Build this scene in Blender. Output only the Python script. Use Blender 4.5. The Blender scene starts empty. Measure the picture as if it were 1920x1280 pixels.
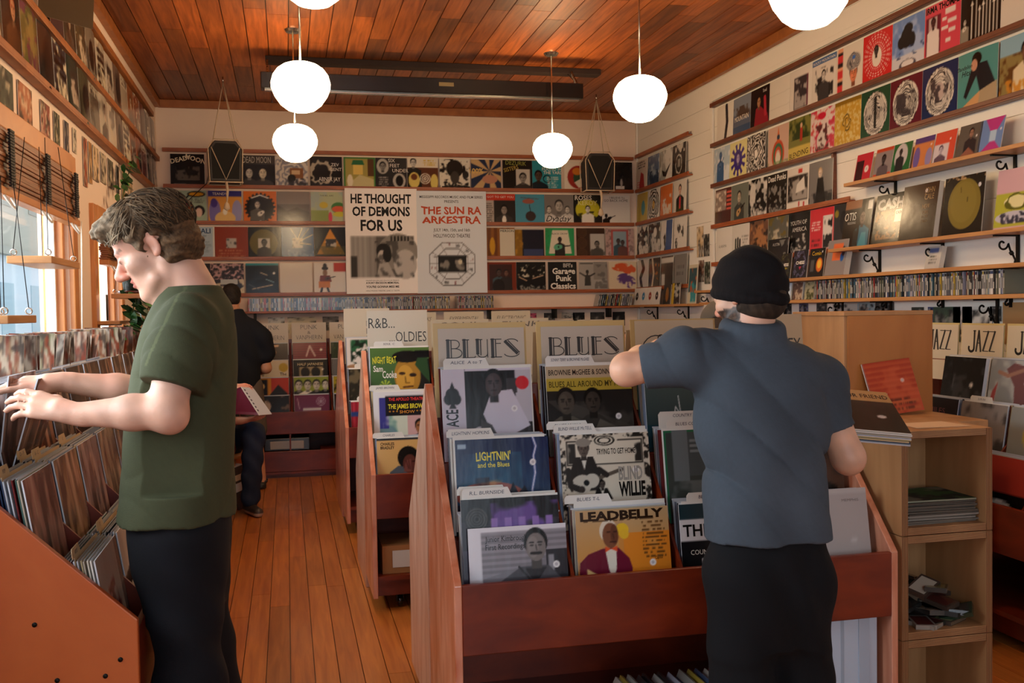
import bpy, bmesh, math, random
import numpy as np
from mathutils import Vector, Matrix

SC = bpy.context.scene
COL = SC.collection
PI = math.pi

# ------------------------------------------------------------------ camera
H = 1.49
cam_d = bpy.data.cameras.new('camera')
cam_d.sensor_width = 36.0
cam_d.lens = 34.53
cam_d.clip_start = 0.05
cam_o = bpy.data.objects.new('camera', cam_d)
COL.objects.link(cam_o)
CX, CY, FP = 960.0, 640.0, 1841.55
_vy = np.array([537 - CX, -(588 - CY), -FP]); _vy /= np.linalg.norm(_vy)
_vx = np.array([9000 - CX, -(455 - CY), -FP]); _vx /= np.linalg.norm(_vx)
RM = np.array([_vx, _vy, np.cross(_vx, _vy)])
cam_o.matrix_world = Matrix([list(RM[0]) + [0], list(RM[1]) + [0], list(RM[2]) + [H], [0, 0, 0, 1]])
SC.camera = cam_o

# measured photo points turned into places on real planes
def _ray(x, y): return RM @ np.array([x - CX, -(y - CY), -FP])
def atY(x, y, Y): d = _ray(x, y); return Vector((0, 0, H)) + Vector(d * (Y / d[1]))
def atX(x, y, X): d = _ray(x, y); return Vector((0, 0, H)) + Vector(d * (X / d[0]))
def atZ(x, y, Z): d = _ray(x, y); return Vector((0, 0, H)) + Vector(d * ((Z - H) / d[2]))

# ------------------------------------------------------------------ light and exposure
SC.view_settings.view_transform = 'Standard'
SC.view_settings.look = 'None'
SC.view_settings.exposure = 1.05
SC.view_settings.gamma = 1.0
SC.view_settings.use_curve_mapping = False
w = bpy.data.worlds.new('world'); SC.world = w
w.use_nodes = True
bg = w.node_tree.nodes['Background']
bg.inputs[0].default_value = (0.80, 0.92, 1.0, 1)
bg.inputs[1].default_value = 0.85
SC.cycles.max_bounces = 6
SC.cycles.diffuse_bounces = 4
SC.cycles.glossy_bounces = 3
SC.cycles.transmission_bounces = 4
SC.cycles.transparent_max_bounces = 6
SC.cycles.sample_clamp_indirect = 4.0
SC.cycles.caustics_reflective = False
SC.cycles.caustics_refractive = False

def area(name, loc, target, sx, sy, power, colr):
    d = bpy.data.lights.new(name, 'AREA')
    d.shape = 'RECTANGLE'; d.size = sx; d.size_y = sy
    d.energy = power; d.color = colr
    o = bpy.data.objects.new(name, d); COL.objects.link(o)
    o.location = loc
    o.rotation_euler = (Vector(target) - Vector(loc)).to_track_quat('-Z', 'Y').to_euler()
    return o

XL, XR, YB, ZC, YF = -1.19, 3.72, 10.06, 3.57, -2.2     # the room
# daylight: the street windows in the left wall and the shop front behind the camera
area('daylight_window', (-2.7, 3.3, 2.5), (0.4, 3.1, 1.1), 5.2, 2.0, 205, (0.88, 0.95, 1.0))
area('daylight_small_window', (-2.3, 7.4, 2.3), (0.2, 7.0, 1.2), 1.1, 1.2, 60, (0.9, 0.95, 1.0))
area('daylight_shop_front', (0.2, -2.75, 1.75), (1.3, 5.0, 1.3), 3.0, 2.0, 40, (0.74, 0.87, 1.0))

# ------------------------------------------------------------------ helpers
rnd = random.Random(7)

def lin(c):
    if isinstance(c, str):
        c = [int(c[i:i + 2], 16) / 255 for i in (0, 2, 4)]
    return tuple((v / 12.92 if v <= 0.04045 else ((v + 0.055) / 1.055) ** 2.4) for v in c)

def srgb(c):
    if isinstance(c, str):
        return np.array([int(c[i:i + 2], 16) / 255 for i in (0, 2, 4)])
    return np.array(c, float)

class MB:
    """collects shapes for ONE mesh object"""
    def __init__(s):
        s.v = []; s.f = []; s.c = []; s.m = []; s.sm = []
        s.M = None
    def add(s, vs, fs, c=(1, 1, 1), m=0, smooth=False, cols=None):
        b = len(s.v)
        if s.M is not None:
            vs = [s.M @ Vector(p) for p in vs]
        s.v += [tuple(p) for p in vs]
        s.f += [tuple(i + b for i in f) for f in fs]
        s.c += list(cols) if cols is not None else [lin(c) if isinstance(c, str) else tuple(c)] * len(vs)
        s.m += [m] * len(fs); s.sm += [smooth] * len(fs)
        return s
    def box(s, x0, x1, y0, y1, z0, z1, c=(1, 1, 1), m=0):
        vs = [(x, y, z) for x in (x0, x1) for y in (y0, y1) for z in (z0, z1)]
        return s.add(vs, [(0, 1, 3, 2), (4, 6, 7, 5), (0, 4, 5, 1), (2, 3, 7, 6), (0, 2, 6, 4), (1, 5, 7, 3)], c, m)
    def prism(s, pts, a0, a1, axis='x', c=(1, 1, 1), m=0):
        n = len(pts)
        def P(a, p):
            return {'x': (a, p[0], p[1]), 'y': (p[0], a, p[1]), 'z': (p[0], p[1], a)}[axis]
        vs = [P(a0, p) for p in pts] + [P(a1, p) for p in pts]
        fs = [tuple(range(n))[::-1], tuple(range(n, 2 * n))] + [(i, (i + 1) % n, n + (i + 1) % n, n + i) for i in range(n)]
        return s.add(vs, fs, c, m)
    def tube(s, path, r, n=8, c=(1, 1, 1), m=0, cap=True, smooth=True):
        P = [Vector(p) for p in path]; k = len(P)
        R = r if isinstance(r, (list, tuple)) else [r] * k
        vs = []; up = None
        for i in range(k):
            t = (P[min(i + 1, k - 1)] - P[max(i - 1, 0)])
            t = t.normalized() if t.length > 1e-9 else Vector((0, 0, 1))
            if up is None:
                up = t.orthogonal().normalized()
            else:
                up = (up - t * up.dot(t)); up = up.normalized() if up.length > 1e-6 else t.orthogonal().normalized()
            sd = t.cross(up)
            for j in range(n):
                a = 2 * PI * j / n
                vs.append(P[i] + (up * math.cos(a) + sd * math.sin(a)) * R[i])
        fs = [(i * n + j, i * n + (j + 1) % n, (i + 1) * n + (j + 1) % n, (i + 1) * n + j) for i in range(k - 1) for j in range(n)]
        if cap:
            fs += [tuple(range(n))[::-1], tuple(range((k - 1) * n, k * n))]
        return s.add(vs, fs, c, m, smooth)
    def lathe(s, prof, n=24, c=(1, 1, 1), m=0, o=(0, 0, 0), smooth=True):
        k = len(prof); vs = []
        for r, z in prof:
            for j in range(n):
                a = 2 * PI * j / n
                vs.append((o[0] + r * math.cos(a), o[1] + r * math.sin(a), o[2] + z))
        fs = [(i * n + j, i * n + (j + 1) % n, (i + 1) * n + (j + 1) % n, (i + 1) * n + j) for i in range(k - 1) for j in range(n)]
        return s.add(vs, fs, c, m, smooth)
    def mesh(s, name, mats):
        me = bpy.data.meshes.new(name)
        me.from_pydata(s.v, [], s.f)
        for mt in (mats if isinstance(mats, (list, tuple)) else [mats]):
            me.materials.append(mt)
        if any(s.m): me.polygons.foreach_set('material_index', s.m)
        if any(s.sm): me.polygons.foreach_set('use_smooth', s.sm)
        at = me.color_attributes.new('Col', 'FLOAT_COLOR', 'POINT')
        a = np.ones((len(s.v), 4), np.float32); a[:, :3] = np.array(s.c, np.float32).reshape(-1, 3)
        at.data.foreach_set('color', a.ravel())
        me.update()
        return me
    def build(s, name, mats, parent=None, loc=None, rot=None, bevel=0):
        o = bpy.data.objects.new(name, s.mesh(name, mats)); COL.objects.link(o)
        if parent: o.parent = parent
        if loc is not None: o.location = loc
        if rot is not None: o.rotation_euler = rot
        if bevel:
            b = o.modifiers.new('bevel', 'BEVEL'); b.width = bevel; b.segments = 2; b.limit_method = 'ANGLE'
        return o

def tag(o, label, cat, group=None, kind=None):
    if label: o['label'] = label
    if cat: o['category'] = cat
    if group: o['group'] = group
    if kind: o['kind'] = kind
    return o
def struct(o):
    o['kind'] = 'structure'; return o
def thing(name, label, cat, loc=(0, 0, 0), rz=0, group=None):
    o = bpy.data.objects.new(name, None); COL.objects.link(o)
    o.empty_display_size = 0.05
    o.location = loc; o.rotation_euler = (0, 0, rz)
    return tag(o, label, cat, group)
def dup(root, loc, rot=None, label=None, group=None):
    r = root.copy(); COL.objects.link(r); r.location = loc
    if rot is not None: r.rotation_euler = rot
    if label: r['label'] = label
    if group: r['group'] = group
    for ch in list(root.children):
        c = ch.copy(); COL.objects.link(c); c.parent = r
        for g in list(ch.children):
            d = g.copy(); COL.objects.link(d); d.parent = c
    return r

# ------------------------------------------------------------------ materials
def mat(name, rough=0.5, coat=0.0, metal=0.0, col=None, attr=True, spec=0.5):
    m = bpy.data.materials.new(name); m.use_nodes = True
    nt = m.node_tree; b = nt.nodes['Principled BSDF']
    b.inputs['Roughness'].default_value = rough
    b.inputs['Metallic'].default_value = metal
    b.inputs['Coat Weight'].default_value = coat
    b.inputs['Coat Roughness'].default_value = 0.12
    b.inputs['Specular IOR Level'].default_value = spec
    if col is not None:
        b.inputs['Base Color'].default_value = tuple(lin(col)) + (1,)
    elif attr:
        a = nt.nodes.new('ShaderNodeAttribute'); a.attribute_name = 'Col'
        nt.links.new(a.outputs['Color'], b.inputs['Base Color'])
    return m
def nodes(m): return m.node_tree.nodes, m.node_tree.links, m.node_tree.nodes['Principled BSDF']
def noise_bump(m, scale, dist, strength=0.3, stretch=(1, 1, 1), detail=3):
    N, L, b = nodes(m)
    tc = N.new('ShaderNodeTexCoord'); mp = N.new('ShaderNodeMapping'); mp.inputs['Scale'].default_value = stretch
    n = N.new('ShaderNodeTexNoise'); n.inputs['Scale'].default_value = scale; n.inputs['Detail'].default_value = detail
    bp = N.new('ShaderNodeBump'); bp.inputs['Distance'].default_value = dist; bp.inputs['Strength'].default_value = strength
    L.new(tc.outputs['Object'], mp.inputs[0]); L.new(mp.outputs[0], n.inputs['Vector'])
    L.new(n.outputs[0], bp.inputs['Height']); L.new(bp.outputs[0], b.inputs['Normal'])
    return m
def wood(name, c1, c2, scale=(1, 1, 12), rough=0.45, coat=0.15, tint=False, grain=3.0, obj='Object', mottle=0.0):
    m = mat(name, rough, coat, attr=False)
    N, L, b = nodes(m)
    tc = N.new('ShaderNodeTexCoord'); mp = N.new('ShaderNodeMapping'); mp.inputs['Scale'].default_value = scale
    n = N.new('ShaderNodeTexNoise'); n.inputs['Scale'].default_value = grain; n.inputs['Detail'].default_value = 5; n.inputs['Distortion'].default_value = 0.6
    r = N.new('ShaderNodeValToRGB')
    r.color_ramp.elements[0].position = 0.32; r.color_ramp.elements[1].position = 0.68
    r.color_ramp.elements[0].color = tuple(lin(c1)) + (1,); r.color_ramp.elements[1].color = tuple(lin(c2)) + (1,)
    L.new(tc.outputs[obj], mp.inputs[0]); L.new(mp.outputs[0], n.inputs['Vector']); L.new(n.outputs[0], r.inputs[0])
    out = r.outputs[0]
    if tint:
        a = N.new('ShaderNodeAttribute'); a.attribute_name = 'Col'
        mx = N.new('ShaderNodeMix'); mx.data_type = 'RGBA'; mx.blend_type = 'MULTIPLY'; mx.inputs['Factor'].default_value = 1
        L.new(out, mx.inputs['A']); L.new(a.outputs['Color'], mx.inputs['B']); out = mx.outputs['Result']
    L.new(out, b.inputs['Base Color'])
    bp = N.new('ShaderNodeBump'); bp.inputs['Distance'].default_value = 0.002; bp.inputs['Strength'].default_value = 0.25
    L.new(n.outputs[0], bp.inputs['Height']); L.new(bp.outputs[0], b.inputs['Normal'])
    return m

M = {}
M['cover'] = noise_bump(mat('printed_sleeve', 0.16, 0.0, spec=.3), 9, 0.003, 0.25)
M['poly'] = noise_bump(mat('plastic_sleeved_record', 0.2, 0.0, spec=.22), 14, 0.004, 0.4, (1, 1, .35))
M['paper'] = mat('paper', 0.8, 0.0)
M['cardtab'] = mat('divider_card', 0.55, 0.15)
M['gloss'] = mat('glossy_plastic', 0.25, 0.3)
M['dull'] = mat('dull_paint', 0.7)
M['iron'] = mat('black_iron', 0.5, 0, 0.6, '15130f')
M['chrome'] = mat('steel', 0.25, 0, 1.0, 'b8b4ac')
M['wall'] = noise_bump(mat('white_painted_plaster', 0.75, col='e6d0be', attr=False), 30, 0.002, 0.15)
M['board'] = noise_bump(mat('white_painted_boards', 0.6, col='e6e2da', attr=False), 8, 0.003, 0.2, (1, .2, 3))
M['ceil'] = wood('ceiling_planks', '78390f', 'a85c26', (14, 1, 1), 0.5, 0.12, True, 2.2)
M['floor'] = wood('floor_boards', 'ac5e24', 'cf7f38', (16, 1, 1), 0.38, 0.25, True, 2.0)
M['rail'] = wood('rail_wood', '8a4420', 'a85a2c', (2, 2, 14), 0.45, 0.15)
M['railr'] = wood('dark_rail_wood', '5c2f1c', '744028', (2, 2, 14), 0.45, 0.15)
M['trim'] = wood('stained_trim', '8a4e22', 'a5632e', (3, 3, 3), 0.5, 0.1)
M['frame'] = wood('window_frame_wood', 'b4703a', 'cc8a4c', (6, 1, 1), 0.45, 0.15)
M['bin'] = wood('red_stained_plywood', '5a1704', '7c2a0b', (2, 2, 5), 0.38, 0.08, False, 2.0)
M['binend'] = wood('worn_red_plywood', 'b4603f', 'dc9a7c', (5, 5, 1.3), 0.3, 0.5, False, 2.8)
M['binsheen'] = wood('sheen_pale_plywood', 'c08c70', 'e2bca4', (5, 5, 1.3), 0.3, 0.5, False, 2.8)  # paler copy of the gable plywood, window reflection put into its colour
M['orange'] = wood('orange_plywood', 'ae5024', 'cc7038', (1.4, 1, 1.2), 0.34, 0.3, False, 1.6)
M['ply'] = wood('pale_plywood', '9c6f45', 'b88a5c', (5, 5, 1), 0.55, 0.05, False, 1.5)
M['shelf'] = wood('oak_shelf', 'a8713f', 'c08a52', (2, 1, 14), 0.5, 0.1)
M['bamboo'] = wood('bamboo_blind', '6e4020', '905a32', (1, 1, 60), 0.5, 0.1, False, 4)
M['edge'] = mat('plywood_edge', 0.6)
M['dark'] = mat('dark_inside', 0.8, col='2a1810')
g = mat('lamp_glass', 0.2, 0.3, col='fff2d8')
g.node_tree.nodes['Principled BSDF'].inputs['Emission Color'].default_value = (1.0, 0.70, 0.39, 1)
g.node_tree.nodes['Principled BSDF'].inputs['Emission Strength'].default_value = 15.0
M['globe'] = g
gl = bpy.data.materials.new('window_glass'); gl.use_nodes = True
_n = gl.node_tree.nodes; _l = gl.node_tree.links
_t = _n.new('ShaderNodeBsdfTransparent'); _g = _n.new('ShaderNodeBsdfGlossy'); _g.inputs['Roughness'].default_value = 0.05
_mx = _n.new('ShaderNodeMixShader'); _mx.inputs[0].default_value = 0.08
_l.new(_t.outputs[0], _mx.inputs[1]); _l.new(_g.outputs[0], _mx.inputs[2])
_l.new(_mx.outputs[0], _n['Material Output'].inputs['Surface'])
M['glass'] = gl

# ------------------------------------------------------------------ the room
def planks(name, m, x0, x1, y0, y1, z, wdt, gap, down, lo, hi, lmin, lmax, seed, thick=0.02):
    r = random.Random(seed); b = MB(); x = x0
    s = -1 if down else 1
    while x < x1:
        xe = min(x + wdt, x1); y = y0 - r.random() * lmin
        while y < y1:
            ye = y + r.uniform(lmin, lmax)
            ya, yb = max(y, y0), min(ye, y1)
            t = r.uniform(lo, hi); q = r.uniform(-.05, .05)
            if yb > ya + .01:
                b.box(x + gap / 2, xe - gap / 2, ya + gap / 3, yb - gap / 3, min(z, z - s * thick), max(z, z - s * thick), (t + q, t, t - q))
            y = ye
        x = xe
    b.box(x0, x1, y0, y1, z - s * thick - .02 if not down else z + thick, z - s * thick if not down else z + thick + .02, (.12, .1, .09))
    return struct(b.build(name, m))

planks('floor', M['floor'], XL - .1, XR + .1, YF, YB + .1, 0.0, 0.098, 0.0035, False, .72, 1.05, .8, 2.2, 3)
planks('ceiling', M['ceil'], XL - .1, XR + .1, YF, YB + .1, ZC, 0.15, 0.007, True, .5, 1.3, .7, 2.2, 5)

struct(MB().box(XL - .1, XR + .1, YB, YB + .12, 0, ZC).build('wall_back', M['wall']))
b = MB(); z = 0; r = random.Random(2)
while z < ZC:
    ze = min(z + .205, ZC); b.box(XR + r.uniform(0, .0015), XR + .1, YF, YB, z + .0012, ze - .0012); z = ze
b.box(XR + .04, XR + .12, YF, YB, 0, ZC)
struct(b.build('wall_right', M['board']))
# left wall with two street windows
W1 = (0.7, 5.98, 1.22, 2.30); W2 = (6.72, 7.62, 1.30, 2.10)
b = MB()
def wl(y0, y1, z0, z1): b.box(XL - .16, XL, y0, y1, z0, z1)
wl(YF, W1[0], 0, ZC); wl(W1[1], W2[0], 0, ZC); wl(W2[1], YB, 0, ZC)
for q in (W1, W2):
    wl(q[0], q[1], 0, q[2]); wl(q[0], q[1], q[3], ZC)
struct(b.build('wall_left', M['wall']))
# front wall behind the camera with the shop front window
b = MB()
WF = (-1.0, 2.2, .75, 2.8)
b.box(XL - .1, WF[0], YF - .12, YF, 0, ZC); b.box(WF[1], XR + .1, YF - .12, YF, 0, ZC)
b.box(WF[0], WF[1], YF - .12, YF, 0, WF[2]); b.box(WF[0], WF[1], YF - .12, YF, WF[3], ZC)
struct(b.build('wall_front', M['wall']))
b = MB()
for x in (WF[0], .6, WF[1] - .06): b.box(x, x + .06, YF - .09, YF - .03, WF[2], WF[3])
b.box(WF[0], WF[1], YF - .09, YF - .03, WF[2], WF[2] + .06); b.box(WF[0], WF[1], YF - .09, YF - .03, WF[3] - .06, WF[3])
wf = struct(b.build('window_3', M['frame']))
MB().box(WF[0] + .03, WF[1] - .03, YF - .066, YF - .06, WF[2] + .03, WF[3] - .03).build('pane', M['glass'], wf)

# trims
struct(MB().box(XL + .03, XR - .03, YB - .045, YB - .001, ZC - .075, ZC - .001).build('trim_1', M['trim'], bevel=.004))
struct(MB().box(XL + .001, XL + .05, YF + .01, YB - .05, ZC - .08, ZC - .001).build('trim_2', M['trim'], bevel=.004))
struct(MB().box(XR - .05, XR - .002, YF + .01, YB - .05, ZC - .08, ZC - .001).build('trim_3', M['trim'], bevel=.004))
# white edging boards round the record wall on the right
b = MB(); b.box(XR - .02, XR - .002, 8.1, 8.15, 1.3, 3.3); b.box(XR - .02, XR - .002, 3.6, 8.15, 3.302, 3.34)
struct(b.build('trim_4', M['board'], bevel=.003))
struct(MB().box(XR - .018, XR - .002, YB - .03, YB - .004, 1.0, ZC - .09).build('trim_5', M['board']))

# windows in the left wall
def window(n, q, mull):
    y0, y1, z0, z1 = q
    b = MB(); t = .05
    b.box(XL - .13, XL - .02, y0, y0 + t, z0, z1); b.box(XL - .13, XL - .02, y1 - t, y1, z0, z1)
    b.box(XL - .13, XL - .02, y0 + t, y1 - t, z0, z0 + t); b.box(XL - .13, XL - .02, y0 + t, y1 - t, z1 - t, z1)
    fr = struct(b.build('window_%d' % n, M['frame'], bevel=.004))
    cb = MB(); cw = .115
    cb.box(XL - .018, XL + .028, y0 - cw, y0 - .001, z0 - .03, z1 + cw * .9); cb.box(XL - .018, XL + .028, y1 + .001, y1 + cw, z0 - .03, z1 + cw * .9)
    cb.box(XL - .018, XL + .034, y0 - .001, y1 + .001, z1 + .001, z1 + cw * .9)
    cb.build('window_casing', M['frame'], fr, bevel=.005)
    sl = MB().box(XL - .018, XL + .06, y0 - cw, y1 + cw, z0 - .065, z0 - .031); sl.build('window_sill', M['frame'], fr, bevel=.006)
    sb = MB()
    for y in mull:
        sb.box(XL - .11, XL - .06, y - .028, y + .028, z0 + t, z1 - t, 'f4f0e6')
    for y in [y0 + t] + [m_ for m_ in mull]:
        pass
    sb.box(XL - .11, XL - .06, y0 + t, y1 - t, z0 + t, z0 + t + .04, 'f4f0e6')
    sb.box(XL - .11, XL - .06, y1 - t - .03, y1 - t, z0 + t + .04, z1 - t, 'f4f0e6')
    sb.build('window_sash', M['gloss'], fr)
    MB().box(XL - .09, XL - .085, y0 + t, y1 - t, z0 + t, z1 - t).build('pane', M['glass'], fr)
window(1, W1, (4.73, 3.4, 2.05)); window(2, W2, ())

# the street outside: pavement and a pale house across the road
o = MB().box(-16, XL - .17, -6, 48, -.12, -.02, 'b4b0a8').build('street_ground', M['dull']); struct(o)
b = MB(); b.box(-12, -7, 20, 46, -.02, 3.1, 'cfdae4'); b.box(-12.2, -6.8, 19.8, 46.2, 3.1, 3.3, 'a8a498'); b.box(-12, -7, 20, 46, 3.3, 7.5, 'b0aa9c')
for y in range(21, 45, 3): b.box(-7.02, -6.98, y, y + 1.2, .8, 2.4, 'a8c0cc'); b.box(-7.02, -6.98, y, y + 1.2, 4.4, 6.2, '98988e')
b.prism([(-12.4, 7.5), (-6.6, 7.5), (-9.5, 9.6)], 19.6, 46.4, 'y', '8a8680')
o = b.build('house_across_street', M['dull']); tag(o, 'pale two-storey house across the street, seen through the window glass', 'house')

# ------------------------------------------------------------------ printing: painted sleeves
_tc = {}
def text_geo(txt, bold=0.0):
    k = (txt, bold)
    if k not in _tc:
        cu = bpy.data.curves.new('t', 'FONT'); cu.body = txt; cu.size = 1.0; cu.offset = bold
        cu.resolution_u = 2; cu.fill_mode = 'FRONT'
        ob = bpy.data.objects.new('t', cu); me = ob.to_mesh()
        v = np.array([x.co[:2] for x in me.vertices]) if len(me.vertices) else np.zeros((0, 2))
        f = [tuple(p.vertices) for p in me.polygons]
        ob.to_mesh_clear(); bpy.data.objects.remove(ob); bpy.data.curves.remove(cu)
        if len(v):
            v[:, 0] -= v[:, 0].min(); v = v / 0.70
        _tc[k] = (v, f)
    return _tc[k]

def hashn(x, y, s):
    h = np.sin(x * 127.1 + y * 311.7 + s * 74.7) * 43758.5453
    return h - np.floor(h)
def vnoise(X, Y, sc, s=0):
    x = X * sc; y = Y * sc; i = np.floor(x); j = np.floor(y); u = x - i; v = y - j
    u = u * u * (3 - 2 * u); v = v * v * (3 - 2 * v)
    return (hashn(i, j, s) * (1 - u) + hashn(i + 1, j, s) * u) * (1 - v) + (hashn(i, j + 1, s) * (1 - u) + hashn(i + 1, j + 1, s) * u) * v

NAMES = dict(k='0e0d0d', w='e9e4da', c='e6d9bd', g='7d7a76', d='3a3735', l='b5b0a8', r='c22a22', o='d8702a', y='e0c23a', b='2f5f9a',
             t='2f8a94', n='2c6a40', p='5a3a80', m='6e1f2a', B='4a2c1a', s='8fb4c8', q='d65a78', v='1d2a4a')
def CC(c): return srgb(NAMES.get(c, c)) if isinstance(c, str) else srgb(c)

class CV:
    """a square picture painted with numbers; x runs across, y runs up, both 0..1"""
    def __init__(s, bgc='k', n=36):
        s.n = n; k = n * 3; a = (np.arange(k) + .5) / k
        s.X, s.Y = np.meshgrid(a, a); s.a = np.ones((k, k, 3)) * CC(bgc); s.t = []
    def m(s, mask, c, al=1.0):
        mk = (np.asarray(mask, float) * al)[..., None]; s.a = s.a * (1 - mk) + CC(c) * mk; return s
    def R(s, x0, y0, x1, y1, c, al=1): return s.m((s.X > x0) & (s.X < x1) & (s.Y > y0) & (s.Y < y1), c, al)
    def E(s, x, y, rx, ry, c, al=1, rot=0):
        dx = s.X - x; dy = s.Y - y
        if rot: dx, dy = dx * math.cos(rot) + dy * math.sin(rot), -dx * math.sin(rot) + dy * math.cos(rot)
        return s.m((dx / rx) ** 2 + (dy / ry) ** 2 < 1, c, al)
    def P(s, pts, c, al=1):
        ins = np.zeros(s.X.shape, bool); n = len(pts)
        for i in range(n):
            x1, y1 = pts[i]; x2, y2 = pts[(i + 1) % n]
            if y1 == y2: continue
            ins ^= ((s.Y > y1) != (s.Y > y2)) & (s.X < (x2 - x1) * (s.Y - y1) / (y2 - y1) + x1)
        return s.m(ins, c, al)
    def L(s, pts, wd, c, al=1):
        mk = np.zeros(s.X.shape, bool)
        for (x1, y1), (x2, y2) in zip(pts[:-1], pts[1:]):
            dx, dy = x2 - x1, y2 - y1; q = max(dx * dx + dy * dy, 1e-9)
            t = np.clip(((s.X - x1) * dx + (s.Y - y1) * dy) / q, 0, 1)
            mk |= (s.X - x1 - t * dx) ** 2 + (s.Y - y1 - t * dy) ** 2 < (wd / 2) ** 2
        return s.m(mk, c, al)
    def G(s, c0, c1, y0=0, y1=1, al=1, ax='y'):
        q = s.Y if ax == 'y' else s.X
        t = np.clip((q - y0) / (y1 - y0), 0, 1)[..., None]; k = CC(c0) * (1 - t) + CC(c1) * t
        s.a = s.a * (1 - al) + k * al; return s
    def Z(s, c, sc=6, th=.55, al=1, box=(0, 0, 1, 1), sd=0, soft=.12, asp=1.0):
        Y = s.Y * asp; v = .6 * vnoise(s.X, Y, sc, sd) + .3 * vnoise(s.X, Y, sc * 2.1, sd + 1) + .1 * vnoise(s.X, Y, sc * 4.3, sd + 2)
        mk = np.clip((v - th) / soft + .5, 0, 1) * ((s.X > box[0]) & (s.X < box[2]) & (s.Y > box[1]) & (s.Y < box[3]))
        return s.m(mk, c, al)
    def SB(s, x, y, n, c, r=9, r0=0, ph=0):
        a = np.arctan2(s.Y - y, s.X - x); d = np.hypot(s.X - x, s.Y - y)
        return s.m((np.floor((a + ph) / (2 * PI) * 2 * n) % 2 == 0) & (d < r) & (d > r0), c)
    def RG(s, x, y, r0, r1, n, c, wob=0, asp=1):
        d = np.hypot(s.X - x, (s.Y - y) / asp) + wob * (vnoise(s.X, s.Y, 12, 5) - .5)
        return s.m((d > r0) & (d < r1) & (np.floor((d - r0) / (r1 - r0) * 2 * n) % 2 == 0), c)
    def S(s, x0, y0, x1, y1, n, c, ax='y'):
        q = (s.Y - y0) / (y1 - y0) if ax == 'y' else (s.X - x0) / (x1 - x0)
        return s.m((np.floor(q * 2 * n) % 2 == 0) & (s.X > x0) & (s.X < x1) & (s.Y > y0) & (s.Y < y1), c)
    def TX(s, x0, y0, x1, y1, n, c, sd=0, al=.8):
        """lines of print too small to read"""
        q = (s.Y - y0) / (y1 - y0) * n; row = np.floor(q); inl = (q - row > .3) & (q - row < .85)
        h = hashn(np.floor(s.X * 60), row, sd) > .32; e = hashn(row, row * 0 + 3, sd) * .25 * (x1 - x0)
        return s.m(inl & h & (s.X > x0 + e * .3) & (s.X < x1 - e) & (s.Y > y0) & (s.Y < y1), c, al)
    def HD(s, x, y, r, c, hair='k', body=None, bw=2.2, by=0.0, tilt=0):
        """a plain printed portrait: shoulders, neck, head, hair"""
        if body:
            s.P([(x - r * bw, by), (x - r * bw * .95, y - r * 2.0), (x - r * .6, y - r * 1.25), (x + r * .6, y - r * 1.25), (x + r * bw * .95, y - r * 2.0), (x + r * bw, by)], body)
        cc = CC(c); sh = tuple(cc * .62); hi = tuple(np.clip(cc * 1.25, 0, 1))
        s.R(x - r * .38, y - r * 1.6, x + r * .38, y - r * .6, sh)
        s.E(x, y + r * .25, r * .86, r * 1.0, hair, 1, tilt)
        s.E(x, y - r * .1, r * .72, r * .98, c, 1, tilt)
        s.E(x - r * .2, y - r * .1, r * .38, r * .75, hi, .5, tilt)
        for dx in (-.3, .3):
            s.E(x + dx * r, y + r * .02, r * .15, r * .08, sh); s.L([(x + dx * r - .14 * r, y + .2 * r), (x + dx * r + .14 * r, y + .2 * r)], r * .09, hair)
        s.L([(x, y + .02 * r), (x + .06 * r, y - .32 * r)], r * .1, sh)
        s.L([(x - .22 * r, y - .58 * r), (x + .22 * r, y - .58 * r)], r * .11, sh)
        return s
    def GT(s, x, y, sz, c, ang=.5, neck='k'):
        """a guitar"""
        ca, sa = math.cos(ang), math.sin(ang)
        s.L([(x, y), (x + ca * sz * 1.7, y + sa * sz * 1.7)], sz * .14, neck)
        s.E(x, y, sz * .42, sz * .36, c, 1, ang); s.E(x + ca * sz * .42, y + sa * sz * .42, sz * .3, sz * .27, c, 1, ang)
        return s.E(x + ca * sz * .2, y + sa * sz * .2, sz * .11, sz * .11, 'k')
    def T(s, txt, x, y, h, c, al='c', wd=None, bold=0.0, arc=0.0, rot=0.0, sk=0.0, wob=0.0):
        s.t.append((txt, x, y, h, c, al, wd, bold, arc, rot, sk, wob)); return s
    def O(s, x, y, c='e8e4e4', r=.034):
        """round price sticker"""
        return s.E(x, y, r, r, c).E(x, y, r * .5, r * .5, 'b9b2b8')

def put_text(b, spec, w, h, y, z0=0.0, S=1.0):
    txt, x, yy, hh, c, al, wd, bold, arc, rot, sk, wob = spec
    v, f = text_geo(txt, bold)
    if not len(v): return
    v = v.copy(); W = v[:, 0].max(); sx = hh
    if wd: sx = wd / max(W, 1e-6)
    px = v[:, 0] * sx; py = v[:, 1] * hh; tot = W * sx
    px -= {'c': tot / 2, 'l': 0, 'r': tot}[al]
    px = px + sk * py
    if wob: py = py + wob * np.sin(px * 40)
    if arc: py = py - arc * (px / max(tot / 2, 1e-6)) ** 2
    if rot:
        px, py = px * math.cos(rot) - py * math.sin(rot), px * math.sin(rot) + py * math.cos(rot)
    px = (px + x - .5) * w; pz = (py + yy) * h + z0
    b.add([(px[i], y(px[i]) if callable(y) else y, pz[i]) for i in range(len(px))], f, lin(CC(c)))

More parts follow.
